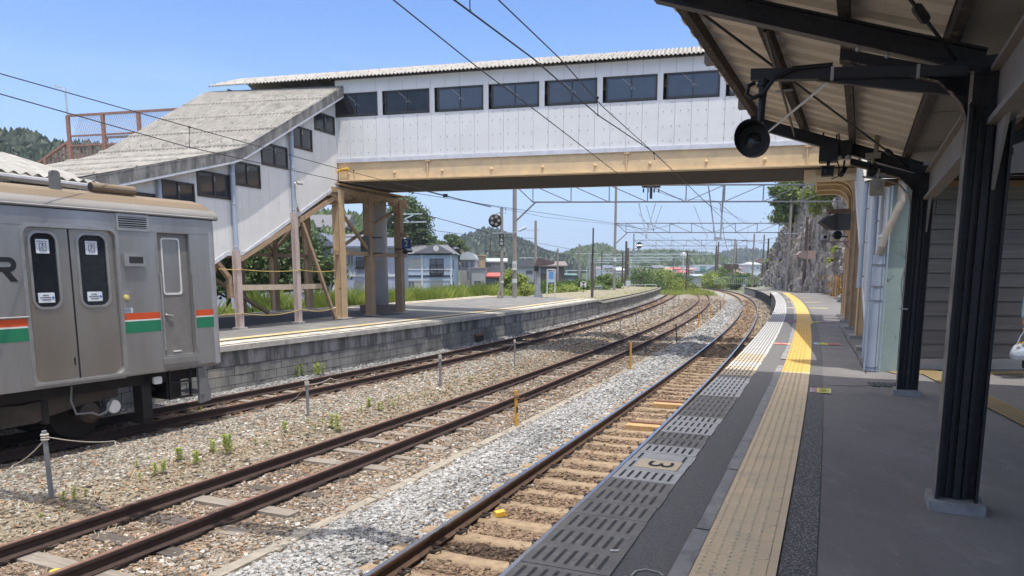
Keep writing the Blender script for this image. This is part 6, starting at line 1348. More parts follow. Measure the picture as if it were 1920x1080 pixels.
# white bands on masts
for px, Y, zz_ in ((965, 48.5, 2.1), (1152, 82, 3.2)):
    b = bp(px, Y, zz_); t = thing('mast_band', 'white painted band round the concrete mast, lower of the mast markings' if px < 1000 else 'white painted band round the second gantry mast', 'marking', b, 0); m = MB(); m.lathe([(.172, 0), (.172, .28)], (0, 0, 0), 'z', 14); m.done('band', m_wht2, t)
b = bp(965, 48.5, 3.25); t = thing('mast_number_plate', 'white number plate on the front of the first gantry mast', 'number plate', (b[0], b[1] - .19, b[2]), 0); m = MB(); m.box(-.15, .15, -.01, .01, -.3, .3); m.done('plate', m_wht2, t); text('number', '53', .26, m_ink, t, (0, -.013, -.02), (math.pi / 2, 0, 0), .001)
b = bp(1152, 82, 4.3); t = thing('mast_number_plate', 'small white plate on the second gantry mast', 'number plate', (b[0], b[1] - .2, b[2]), 0); m = MB(); m.box(-.15, .15, -.01, .01, -.25, .25); m.done('plate', m_wht2, t)
# separate masts
def mast(label, px, Y, ytop, zb_, r, mat, arms=(), thick=None):
    b = bp(px, Y, zb_); ztop = CAMZ + (YH - ytop) / F * Y * 1.0; t = thing('line_mast', label, 'mast', b, 0, 'masts and poles beside the tracks')
    m = MB(); m.tube([(0, 0, -.2), (0, 0, ztop - zb_)], [r, r * .75], 10); m.done('mast', mat, t)
    if thick: m = MB(); m.tube([(0, 0, 0), (0, 0, thick)], r * 1.5, 10); m.done('sleeve', M('mast_sleeve', (.10, .075, .07), .7), t)
    if arms:
        m = MB()
        for (dz, x0, x1) in arms: MB().bar((x0, 0, ztop - zb_ - dz), (x1, 0, ztop - zb_ - dz), .08, .08).done('cross_arm', m_galvl if mat is not m_smast else m_galv, t)
    return t
mast('black slim pole standing on the bare end of the far platform', 1111, 58, 430, .75, .075, m_black, thick=2.8)
mast('concrete pole with crossarms behind the brown hood', 1004, 72, 417, -.3, .16, m_cmast, ((.9, -.9, .4), (3.6, -1.6, .4)))
mast('short concrete pole right of the white-walled house', 1045.5, 95, 467, -.3, .14, m_cmast, ((.3, -.5, .2),))
mast('brownish mast with white plate left of the black pole', 1085.7, 92, 459, -.3, .16, m_cmast)
mast('thin galvanised mast with two horizontal arms', 1104.8, 100, 474, -.3, .11, m_galv, ((.2, -2., 1.6), (1.4, .4, 2.8)))
mast('dark mast right of the thin galvanised one', 1116, 115, 484, -.3, .16, m_cmast)
mast('dark rusty mast left of the third gantry', 1167, 110, 474, -.3, .14, m_smast); mast('tall brown steel mast beside the second gantry mast', 1173, 112, 454, -.3, .19, m_smast); mast('brown steel mast just right of the tall one', 1177, 130, 466, -.3, .19, m_smast)
mast('dark slim mast at the end of the middle track', 1287.5, 120, 471, -.3, .17, m_smast); mast('brown mast behind the bushes beyond the near platform', 1341.5, 160, 463, -.5, .24, m_smast, ((.6, -.8, .8), (1.6, -.8, .8)))
mast('grey mast left of the dark banner', 1375.5, 150, 450, -.3, .24, m_cmast); mast('thin mast close behind the grey one', 1379, 165, 452, -.3, .12, m_smast)
mast('dark mast with double arms left of the rock', 1429.5, 135, 442, .6, .15, m_smast, ((1.5, -.9, 1.), (3.5, -.6, .6))); mast('black mast at the left foot of the rock', 1438, 118, 449, .8, .16, m_black, ((.6, -1.6, 1.2),))
mast('tall concrete mast half tan before the rock slope', 1477, 80.5, 390, 1.0, .15, m_cmast, ((3.0, -.6, 1.1),)); mast('brown post carrying white double brackets before the rock', 1508, 72, 410, 1.0, .17, m_smast, ((.25, -.2, 1.2), (1.1, -.6, .9)))
mast('slim grey post right of the brown post before the rock', 1516, 70, 485, 1.1, .05, m_galv); mast('thin grey ladder-like post left of the tan mast', 1459, 92, 470, 1.0, .1, m_galv, ((1.0, -.8, .8),)); mast('thin pale post at the foot of the rock', 1445, 100, 500, 1.0, .06, m_galv)
# wires
def wire(label, pts_, r, drop=None, sub=(), name='overhead_wire'):
    m = MB(); 
    for p, q in zip(pts_[:-1], pts_[1:]): m.tube([p, q], r, 6, cap=False)
    o = m.done(name, m_wire); tag(o, label, 'wire', 'overhead wires'); return o
A1 = [at(852, 0, 5.05), at(1000, 110, 5.05), at(1120, 215, 5.05), at(1225, 285, 5.05), at(1345, 400, 5.05)]; s_end = [Pt(1, s, -.3, 5.1) for s in (60, 82, 122, 168)]
w0 = Vector(A1[0]) + (Vector(A1[0]) - Vector(A1[1])) * 1.2
wire('contact wire above the near track, the middle of the three steep wires', [w0] + A1 + s_end, .0085)
B1 = [at(935, 0, 5.42), at(1050, 110, 5.38), at(1130, 200, 5.34), at(1230, 290, 5.34), at(1330, 385, 5.45)]; w0 = Vector(B1[0]) + (Vector(B1[0]) - Vector(B1[1])) * 1.2
wire('carrier wire above the near track, the rightmost steep wire', [w0] + B1 + [Pt(1, s, -.3, 6.2 if i % 2 else 6.6) for i, s in enumerate((60, 82, 122, 168))], .0075)
C1_ = [at(738, 0, 6.3), at(900, 130, 6.1), at(1000, 204, 5.95), at(1185, 346, 5.85)]; w0 = Vector(C1_[0]) + (Vector(C1_[0]) - Vector(C1_[1])) * 1.2
wire('black feeder cable ending under the footbridge deck, the leftmost steep wire', [w0] + C1_, .010)
D1 = [at(-120, 140, 5.1), at(0, 176, 5.1), at(350, 275, 5.1), at(640, 340, 5.1), at(940, 388, 5.1), at(1180, 423, 5.1)]
wire('lower contact wire above the train and the far track', D1 + [Pt(3, s, .2, 5.1) for s in (96, 125)], .008)
E1 = [at(-120, 108, 5.48), at(0, 138, 5.46), at(355, 238, 5.44), at(634, 316, 5.43), at(835, 368, 5.45), at(1020, 407, 5.5), at(1150, 421, 5.9)]
wire('upper carrier wire above the train and the far track', E1 + [Pt(3, s, .2, 6.3) for s in (96, 125)], .008)
C2_ = [at(1200, 348, 6.2), at(1270, 372, 6.3), at(1345, 377, 6.6)]; wire('slack jumper wire hanging below the first gantry', C2_, .008)
for k_, n_, s0_, s1_, nm_ in ((2, .1, 53, 125, 'middle'), (3, .1, 60, 120, 'far')):
    for z0_, w_ in ((5.1, 'lower'), (6.3, 'upper')):
        wire(f'{w_} wire over the {nm_} track beyond the first gantry', [Pt(k_, q, n_, z0_ + (0 if w_ == 'lower' else .9 * (2 * ((q - s0_) % 36) / 36 - 1) ** 2)) for q in np.arange(s0_, s1_, 6.)], .014)
for lb, pts_ in (('long wire swinging from the first gantry to the rock slope', [(1345, 378), (1365, 395), (1385, 412), (1400, 420)]), ('diagonal wire from the hanging bracket down to the distant masts', [(1350, 380), (1357, 440), (1364, 470)]), ('wire rising from the second mast to the top of the first gantry', [(1152, 421), (1222, 431), (1275, 417)]), ('pair wire along the masts left of the rock', [(1345, 447), (1411, 453), (1440, 449), (1478, 440)])):
    wire(lb, [atY(x, y, 55 + i * 9) for i, (x, y) in enumerate(pts_)], .02)
for lb, pp in (('dropper clip between the steep wires at the footbridge window', (1120, 183, 1121, 216)), ('dropper clip between the steep wires at the girder', (1226, 287, 1227, 299)), ('dropper between the two wires above the train roof', (355, 238, 355, 275)), ('dropper at the left end of the footbridge girder', (663, 320, 664, 334)), ('dropper left of the round signal', (948, 392, 948, 400)), ('dropper at the top of the picture on the middle steep wire', (881, -30, 881, 20))):
    y_ = {355: 15.6, 663: 22., 948: 29.5, 881: 7.2, 1120: 12.3, 1226: 17.3}[pp[0]]; a = atY(pp[0], pp[1], y_); b = atY(pp[2], pp[3], y_)
    m = MB(); m.tube([a, b], .006, 5); m.sphere(a, .028, 8, 5); m.sphere(b, .016, 6, 4); tag(m.done('wire_dropper', m_black), lb, 'wire clip')
m = MB(); q = [atY(x, y, 22.8 + i * 1.6) for i, (x, y) in enumerate(((757, 347), (812, 361), (835, 367), (870, 376), (920, 388)))]; m.tube(q, .018, 6); m.box(q[2][0] - .08, q[2][0] + .08, q[2][1] - .05, q[2][1] + .05, q[2][2] - .05, q[2][2] + .06); tag(m.done('cable_joint', m_black), 'thick black cable section with a joint beyond the footbridge columns', 'cable')
t = thing('yellow_insulator', 'small yellow tag at the left end of the tan girder', 'insulator', Vector((BO[0], BO[1], 0)) + Matrix.Rotation(BA, 3, 'Z') @ Vector((.25, -.1, 6.4)), BA); m = MB(); m.tube([(-.2, 0, -.02), (.22, 0, .04)], .055, 10); m.done('sleeve', m_yel, t)
for i, (a, b) in enumerate((((800, 410), (880, 432)), ((880, 432), (1010, 462)), ((1010, 462), (1085, 478)), ((800, 410), (990, 455)), ((1005, 425), (1140, 420)))):
    pass
for lb, pts_ in (('distant wire running right from the pale bracket above the blue house', [(795, 402), (860, 420), (930, 441), (1005, 455), (1085, 470)]), ('second distant wire below it over the hill', [(795, 402), (880, 425), (985, 458), (1045, 475), (1100, 482)]), ('faint distant wire from the large tree to the concrete pole', [(820, 433), (905, 444), (1005, 447)])):
    wire(lb, [atY(x, y, 62 + i * 8) for i, (x, y) in enumerate(pts_)], .022)
t = thing('wire_bracket', 'pale green-grey crossed steel bracket in front of the large dark tree', 'bracket', atY(740, 410, 60), 0); m = MB()
for (x0, y0, x1, y1) in ((735, 402, 792, 401), (735, 417, 800, 416), (742, 403, 770, 417), (742, 418, 775, 403)): a = Vector(atY(x0, y0, 60)) - Vector(t.location); b = Vector(atY(x1, y1, 60)) - Vector(t.location); m.bar(a, b, .09, .09)
m.done('bars', m_galvl, t)
# ================================================================= FAR PLATFORM EQUIPMENT
def pbase(px, py, z=1.1): return at(px, py, z)
t = thing('railway_signal', 'round black five-lamp signal on a rusty pole with a black writing plate', 'signal', pbase(941, 560), 0); Ys = t.location[1]; k = Ys / F
H = lambda y: (560 - y) * k * 1.0
m = MB(); m.tube([(0, 0, 0), (0, 0, H(394))], .10, 10); m.tube([(-.3, -.05, 0), (-.12, -.05, .5), (-.1, -.05, 1.5)], .07, 8); m.done('pole', m_cmast, t)
m = MB(); m.lathe([(.40, -.02), (.43, -.08), (.36, -.14), (.1, -.16)], (-.42, 0, H(418)), 'y', 22); hd_ = m.done('signal_head', m_black, t)
for a in range(5): m = MB(); aa = a * 1.257; x, z = -.42 + .24 * math.cos(aa), H(418) + .24 * math.sin(aa); m.lathe([(.09, -.14), (.10, -.30), (.09, -.30)], (x, 0, z), 'y', 10); m.done('lamp_hood', m_cmast, hd_)
m = MB(); m.bar((-.4, 0, H(418) + .42), (0, 0, H(402)), .05, .05); m.bar((-.35, 0, H(418) - .4), (0, 0, H(436)), .07, .07); m.box(-.6, .8, -.2, .2, H(441), H(440) + .03); m.done('bracket', m_galv, t)
m = MB(); m.box(-.17, .13, -.16, -.11, H(464), H(442)); pl = m.done('name_plate', m_black, t); 
for i, ch in enumerate('下本線'): text('lettering', ch, .24, m_wht2, pl, (-.02, -.165, H(446.5 + i * 6.6)), (math.pi / 2, 0, 0), .001)
m = MB(); m.bar((-.72, 0, H(475)), (0, 0, H(475)), .05, .05); m.bar((-.72, 0, H(475)), (-.72, 0, H(452)), .06, .06); m.bar((-.6, 0, H(479)), (0, 0, H(481)), .05, .05); m.sphere((-.72, 0, H(450)), .06, 8, 5); m.done('side_bracket', m_smast, t)
m = MB(); m.lathe([(.13, H(531)), (.13, H(527))], (0, 0, 0), 'z', 10); m.done('white_band', m_wht2, t)
b = atY(973, 433, 48.3); t = thing('street_light', 'small pale lamp fixed high on the first gantry mast', 'lamp', b, 0); m = MB(); m.bar((-.3, 0, -.08), (.1, 0, .05), .05, .05); m.tube([(.0, 0, .0), (.45, 0, .22)], [.07, .10], 8); m.done('lamp_head', m_galvl, t)
t = thing('monitor_hood', 'grey post with a large brown slanted monitor hood on the far platform', 'monitor', pbase(1009, 557), 0); k = t.location[1] / F
m = MB(); m.box(-.16, .16, -.12, .12, 0, (557 - 500) * k); m.prism([(-.35, 0), (-.16, .45), (.16, .45), (.35, 0)], 'y', -.06, .06); m.done('post', m_galv, t)
m = MB(); z0 = (557 - 500) * k; m.add([(-.3, -.3, z0), (.28, -.3, z0), (.28, .4, z0), (-.3, .4, z0), (-.05, -.3, z0 + .58), (1.15, -.35, z0 + .30), (1.1, .4, z0 + .28), (-.0, .4, z0 + .56), (1.05, -.35, z0 + .12)], [(0, 1, 2, 3), (0, 4, 5, 8, 1), (4, 7, 6, 5), (0, 3, 7, 4), (3, 2, 6, 7), (1, 8, 5, 6, 2)]); m.done('hood', M('hood_brown', (.13, .095, .09), .6), t)
m = MB(); m.box(-.3, .0, -.34, -.1, z0 - .35, z0 - .02); m.done('monitor', m_black, t)
t = thing('poster_frame', 'white upright frame holding a blue poster on the far platform', 'sign', pbase(1033, 558), .1); k = t.location[1] / F
m = MB()
for x in (-.27, .27): m.box(x - .035, x + .035, -.03, .03, 0, 1.92)
m.box(-.3, .3, -.03, .03, 1.86, 1.94); m.done('frame', m_wht2, t)
m = MB(); m.box(-.21, .21, -.02, .02, .92, 1.78); pp = m.done('board', M('poster_pale', (.45, .55, .65), .6), t); m = MB(); m.box(-.15, .15, -.025, -.02, 1.25, 1.74); m.done('poster_picture', M('poster_blue', (.03, .16, .42), .5, c2=(.15, .35, .6), scale=3), pp); m = MB(); m.box(-.2, .2, -.025, -.02, .95, 1.03); m.done('text_strip', m_ink, pp)
# platform number sign and speaker on the last column
cb = Vector(SL(-4.3, -.02, 0)); t = thing('platform_number_sign', 'blue square sign with white number 2 beside the last tan column', 'sign', atY(762, 457, cb.y - .3), -.1)
m = MB(); m.box(-.19, .19, -.04, .04, -.20, .20); m.done('panel', M('sign_blue', (.012, .045, .19), .4), t); text('number', '2', .36, m_wht2, t, (0, -.045, 0), (math.pi / 2, 0, 0), .001); m = MB(); m.bar((-.45, .1, .12), (-.19, .0, .12), .04, .04); m.bar((-.45, .1, -.1), (-.19, 0, -.1), .04, .04); m.done('bracket', m_beige, t)
t = thing('direction_plate', 'small pale upper plate with arrow-like marks above the blue number sign', 'sign', atY(755, 441, cb.y - .2), -.1); m = MB(); m.box(-.22, .20, -.02, .02, -.09, .12); m.done('plate', m_beige, t); text('marks', '07', .2, m_ink, t, (0, -.024, .0), (math.pi / 2, 0, 0), .001)
t = thing('platform_speaker', 'dark horn speaker hanging under the blue number sign', 'speaker', atY(760, 472, cb.y - .3), 0); m = MB(); m.sphere((0, 0, 0), .13, 10, 7, (1, 1, .8)); m.tube([(0, 0, .05), (0, 0, .22)], .03, 6); m.bar((-.45, .1, .1), (0, 0, .12), .04, .04); m.box(.1, .28, -.04, .04, -.03, .05); m.done('body', m_black, t)
t = thing('switch_box', 'dark small box strapped to the middle tan column under the footbridge', 'box', Vector(SL(-2.0, .22, 3.9)), 0); m = MB(); m.box(-.55, -.15, -.05, .1, -.45, .25); m.done('case', M('box_grey', (.12, .12, .11), .6), t); m = MB(); [m.lathe([(.2, z), (.2, z + .03)], (.1, .1, 0), 'z', 12) for z in (.2, -.4)]; m.done('strap', m_black, t)
# concrete pier of the public bridge
pb = at(712, 583, 1.12); t = thing('concrete_pier', 'thick pale grey round concrete pier on a reddish base behind the tan columns', 'pier', pb, 0); m = MB(); m.tube([(0, 0, 0), (0, 0, 6.6)], .40, 24); m.done('shaft', M('pier_grey', (.62, .62, .63), .85, c2=(.52, .52, .54), scale=1.2), t, smooth=True); m = MB(); m.box(-.75, .85, -.5, .5, -.1, .28); m.done('base', M('pier_base', (.30, .22, .19), .9, c2=(.22, .17, .15), scale=4), t)
t2_ = at(1190, 0, 20)
# ================================================================= PUBLIC FOOTBRIDGE behind with rusty mesh railing
m_rr = M('railing_red_rust', (.30, .14, .10), .8, c2=(.36, .20, .15), scale=5, c3=(.20, .10, .07), s3=8); m_rg = M('railing_grey_brown', (.24, .20, .18), .8)
PB = thing('public_footbridge', 'open public footbridge with rusty mesh screens rising behind the station roof', 'footbridge', (BO[0] + .233 * 5.6, BO[1] + .972 * 5.6, 0), BA)
PZ = 7.9; m = MB(); m.box(-16.9, 17, 0, 2.2, PZ - .75, PZ); m.box(-16.9, -6, -.05, 0, PZ, PZ + .55); m.done('deck', M('deck_grey', (.25, .21, .19), .9, c2=(.2, .17, .155), scale=2), PB)
for (y, zt2, mt, x1) in ((-.06, PZ + 2.35, m_rr, 17), (2.25, PZ + 1.75, m_rg, -3)):
    n = int((x1 + 16.9) / 2.0)
    for k in range(n + 1): x = -16.9 + k * 2.0; MB().box(x - .08, x + .08, y - .06, y + .06, PZ - .4, zt2).done('screen_post', mt, PB)
    m = MB(); m.bar((-16.9, y, zt2), (x1, y, zt2), .09, .1); m.bar((-16.9, y, zt2 - .95), (x1, y, zt2 - .95), .07, .07); m.bar((-16.9, y, PZ + .95), (x1, y, PZ + .95), .07, .07)
    for x in np.arange(-16.8, -8, .22): m.box(x - .02, x + .02, y - .02, y + .02, PZ, PZ + .95)
    m.done('railing', mt, PB)
m_mesh = M('mesh_wire', (.42, .36, .34), .7); m = MB()
for x in np.arange(-16.8, -9, .13): m.bar((x, -.05, PZ + 1.0), (x + .65, -.05, PZ + 2.3), .012, .012); m.bar((x + .65, -.05, PZ + 1.0), (x, -.05, PZ + 2.3), .012, .012)
m.done('mesh_screen', m_mesh, PB)
m = MB()                                                             # stairs going down to the left
for y in (-.05, 2.3):
    m.bar((-17.0, y, PZ + 1.15), (-24.2, y, PZ - 2.4), .10, .10)
    m.bar((-17.0, y, PZ + .15), (-24.2, y, PZ - 3.4), .10, .25)
    for k in range(30): x = -17.0 - k * .24; zz_ = PZ + 1.15 - k * .24 * .493; m.bar((x, y, zz_), (x, y, zz_ - 1.0), .05 if k % 6 else .12, .05 if k % 6 else .12)
m.done('stair_railing', m_rr, PB); m = MB(); m.tube([(-17.1, .1, PZ + .8), (-24.2, .1, PZ - 2.7)], .05, 6); m.done('hand_rail', m_galv, PB)
m = MB(); m.prism([(-16.9, PZ - .1), (-24.2, PZ - 3.6), (-24.2, PZ - 4.2), (-16.9, PZ - .75)], 'y', .1, 2.2); m.done('stair_flight', MATS['deck_grey'], PB)
b = atY(131, 215, 42); t = thing('street_light', 'tall street light with white head standing behind the rusty mesh screen', 'lamp', (b[0], 42, 0), 0); zt2 = atY(127, 172, 42)[2]; m = MB(); m.tube([(0, 0, 3), (-.15, 0, zt2)], [.09, .05], 8); m.done('pole', m_galvl, t); m = MB(); m.tube([(-.15, 0, zt2), (-.2, 0, zt2 + .1), (-.42, 0, zt2 + .22)], .03, 6); m.tube([(-.15, 0, zt2 + .02), (-.05, 0, zt2 + .22), (.1, 0, zt2 + .15), (.08, 0, zt2)], .02, 6); m.prism([(-.75, zt2 + .30), (-.72, zt2 + .36), (-.35, zt2 + .24), (-.36, zt2 + .16)], 'y', -.1, .1); m.done('lamp_head', m_wht2, t)
# ================================================================= DARK HOODS on the near platform
t = thing('monitor_hood', 'dark grey arrow-shaped monitor hood fixed to the tan pillars of the near platform', 'monitor', atY(1570, 417, 24.6), 0); k = 24.6 / F
m = MB(); m.prism([(-.62, 0), (-.35, .20), (-.10, .26), (-.10, -.27), (-.3, -.24)], 'y', -.2, .15); m.prism([(-.10, .28), (.46, .28), (.46, -.26), (-.10, -.26)], 'y', -.24, .15); m.done('hood', M('hood_grey', (.065, .06, .062), .6), t)
m = MB(); m.bar((-.2, .1, .36), (.5, .1, .4), .08, .14); m.bar((-.3, 0, .30), (.5, 0, .34), .05, .05); m.done('bracket', m_rust, t)
t = thing('platform_speaker', 'round black speaker on a short arm below the dark grey hood', 'speaker', atY(1569, 441, 24.6), 0); m = MB(); m.lathe([(.05, .12), (.13, .05), (.15, -.08), (.12, -.1), (.05, -.02)], (0, 0, 0), 'y', 16); m.bar((0, .05, -.05), (.4, .05, -.05), .04, .04); m.done('horn', m_black, t)
t = thing('cctv_camera', 'small pale boxed camera with black face at the end of a bracket before the rock', 'camera', atY(1545, 445, 24.6), 0); m = MB(); m.box(-.08, .08, -.1, .1, -.08, .09); m.done('camera_body', m_wht2, t); m = MB(); m.box(-.055, .055, -.11, -.1, -.05, .06); m.done('face', m_black, t); m = MB(); m.box(-.07, .07, -.05, .05, -.22, -.08); m.bar((.05, 0, -.15), (.95, 0, -.15), .08, .05); m.bar((.7, 0, -.17), (.95, 0, -.42), .05, .05); m.done('bracket', M('bracket_mauve', (.26, .20, .19), .7), t)
t = thing('monitor_hood', 'pinkish brown monitor hood on the brown post before the rock slope', 'monitor', atY(1505, 478, 62), 0); k = 62 / F; m = MB(); m.prism([(-.55, .0), (-.2, .32), (.3, .36), (.3, -.32), (-.2, -.28)], 'y', -.3, .3); m.done('hood', M('hood_pink', (.27, .21, .20), .7), t); m = MB(); m.box(.3, .95, -.35, .35, -.34, .36); m.done('monitor_case', M('case_pink', (.40, .29, .26), .7), t); m = MB(); m.bar((.55, 0, .34), (.55, 0, .75), .1, .1); m.done('bracket', m_black, t)
t = thing('monitor_hood', 'dull oval monitor hood at the far left foot of the rock', 'monitor', atY(1424, 489, 130), 0); m = MB(); m.prism([(-.75, .2), (-.3, .42), (.7, .42), (.7, -.35), (-.3, -.35), (-.75, -.1)], 'y', -.3, .3); m.done('hood', MATS['hood_pink'], t)
t = thing('round_mirror', 'dark round mirror back seen on the left rim of the rock slope', 'mirror', atY(1455, 461, 90), 0); m = MB(); m.lathe([(.05, .1), (.4, .05), (.42, -.02), (.1, -.05)], (0, 0, 0), 'y', 16); m.done('disc', m_galv, t)
t = thing('banner_board', 'dark brown double board between the far masts', 'board', atY(1373, 500, 140), 0); m = MB(); m.box(-1.6, -.1, -.05, .05, -.5, .5); m.box(.0, 1.2, -.05, .05, -.45, .5); m.done('panels', m_smast, t)
# ================================================================= HILLS
m_hill = M('hill_forest_floor', (.035, .06, .025), .95, c2=(.055, .085, .03), scale=.05, bump=.6, bscale=.4)
def hill(label, prof_, Y, depth, cone_h, ncone, mat, seed):
    r = np.random.default_rng(seed); px_ = np.array([p[0] for p in prof_], float); zt_h = np.array([CAMZ + (YH - p[1]) / F * Y for p in prof_]); zt_h = np.maximum(zt_h, 0)
    xs_ = np.linspace(px_[0], px_[-1], 90); xw = np.array([bp(q, Y)[0] for q in xs_]); zz = np.interp(xs_, px_, zt_h) - cone_h * .8; zz = np.maximum(zz, -.5)
    G = []
    for v in (0, .3, .6, .85, 1., 1.3, 1.8): 
        w_ = math.sin(math.pi / 2 * min(1, v)) ** 1.1 if v <= 1 else math.cos(math.pi / 2 * (v - 1)) ; G.append(np.stack([xw * (1 - depth * (1 - v) / Y * .5), np.full(90, Y - depth * (1 - v)), -.8 + (zz + .8) * w_], -1))
    m = MB(); m.grid(np.array(G)); o = m.done('hill', m_hill); tag(o, label, 'hill', kind='structure')
    u = r.uniform(0, 89, ncone); v = r.uniform(.15, 1.05, ncone) ** .8; i = u.astype(int).clip(0, 88); f = u - i
    x = xw[i] * (1 - f) + xw[i + 1] * f; z0 = (zz[i] * (1 - f) + zz[i + 1] * f); y = Y - depth * (1 - v); x = x * (1 - depth * (1 - v) / Y * .5); z = -.8 + (z0 + .8) * np.sin(np.pi / 2 * np.minimum(1, v)) ** 1.1 - cone_h * .2
    ok = z0 > .5; x, y, z = x[ok], y[ok], z[ok]; n = len(x); h = cone_h * r.uniform(.6, 1.25, n); w = h * r.uniform(.22, .36, n); V = []; k = 6
    an = np.linspace(0, 2 * np.pi, k, endpoint=False)
    lay = [(.15, .7), (.45, 1.), (.75, .62), (1.0, .05)]
    for (hz2, wz2) in lay:
        jit = r.uniform(.7, 1.3, (n, k)); V.append(np.stack([x[:, None] + np.cos(an) * (w * wz2)[:, None] * jit, y[:, None] + np.sin(an) * (w * wz2)[:, None] * jit, np.repeat((z + h * hz2)[:, None], k, 1) + r.uniform(-.08, .08, (n, k)) * h[:, None]], -1))
    V = np.stack(V, 1); nv = 4 * k; Fc = []
    for a in range(3):
        for b in range(k): Fc.append((a * k + b, a * k + (b + 1) % k, (a + 1) * k + (b + 1) % k, (a + 1) * k + b))
    Fx = (np.array(Fc)[None] + (np.arange(n) * nv)[:, None, None]).reshape(-1, 4)
    o = rawmesh('hill_forest', V.reshape(-1, 3), Fx, LM[mat], tint=np.repeat(r.random(n), nv)); tag(o, 'dense forest covering ' + label, 'forest', kind='stuff')
hill('the dark rounded hill behind the signal', [(820, 500), (850, 462), (880, 447), (915, 436), (935, 440), (958, 448), (990, 462), (1020, 478), (1060, 492)], 430, 150, 9, 3200, 'blue', 1)
hill('the long low hill behind the black pole', [(985, 485), (1020, 476), (1050, 482), (1080, 470), (1100, 466), (1125, 462), (1150, 478), (1180, 476), (1240, 474), (1300, 478), (1330, 486)], 520, 160, 9, 3600, 'dark', 2)
hill('the distant low ridge beyond the gantries', [(1180, 486), (1260, 480), (1320, 482), (1370, 472), (1400, 470), (1430, 478), (1480, 478), (1560, 480)], 780, 200, 11, 3200, 'blue', 3)
hill('the near wooded slope behind the staircase', [(380, 470), (430, 440), (520, 420), (580, 408), (640, 405), (700, 415), (760, 440), (800, 470)], 150, 60, 4.0, 3000, 'dark', 4)
hill('the far left wooded ridge beyond the rusty stairs', [(-500, 320), (-100, 300), (0, 290), (25, 284), (50, 270), (85, 268), (130, 282), (170, 290), (230, 290), (320, 320), (420, 430)], 130, 50, 4.2, 3200, 'blue', 5)
# ================================================================= HOUSES
def HM(nm, c, **k): return M('house_' + nm, c, .8, c2=tuple(q * .88 for q in c), scale=1.5, **k)
WALL = {'white': HM('white', (.62, .64, .66)), 'blue': HM('blue', (.42, .50, .60)), 'lav': HM('lavender', (.38, .40, .52)), 'dgrey': HM('darkgrey', (.15, .16, .20)), 'grey': HM('grey', (.36, .36, .37)), 'tan': HM('tan', (.48, .36, .22)), 'cream': HM('cream', (.58, .54, .46)), 'brown': HM('brown', (.16, .13, .11)), 'pink': HM('pink', (.50, .38, .36))}
ROOF = {'tile': M('roof_tile_grey', (.17, .17, .19), .7, c2=(.12, .12, .135), scale=9, stretch=(1, 1, 3)), 'blue': M('roof_blue', (.15, .17, .22), .6), 'red': M('roof_red', (.50, .12, .10), .7, c2=(.42, .10, .08), scale=3), 'pale': M('roof_pale', (.45, .50, .50), .6), 'brown': M('roof_brown', (.23, .19, .17), .8), 'pink': M('roof_pinkish', (.48, .27, .24), .7), 'teal': M('roof_teal', (.20, .36, .34), .6)}
m_win = M('house_window', (.10, .115, .14), .15, c2=(.16, .18, .2), scale=1.2, spec=.7); m_wfr = M('house_window_frame', (.40, .40, .41), .5); m_cur = M('curtain_pale', (.42, .42, .38), .6)
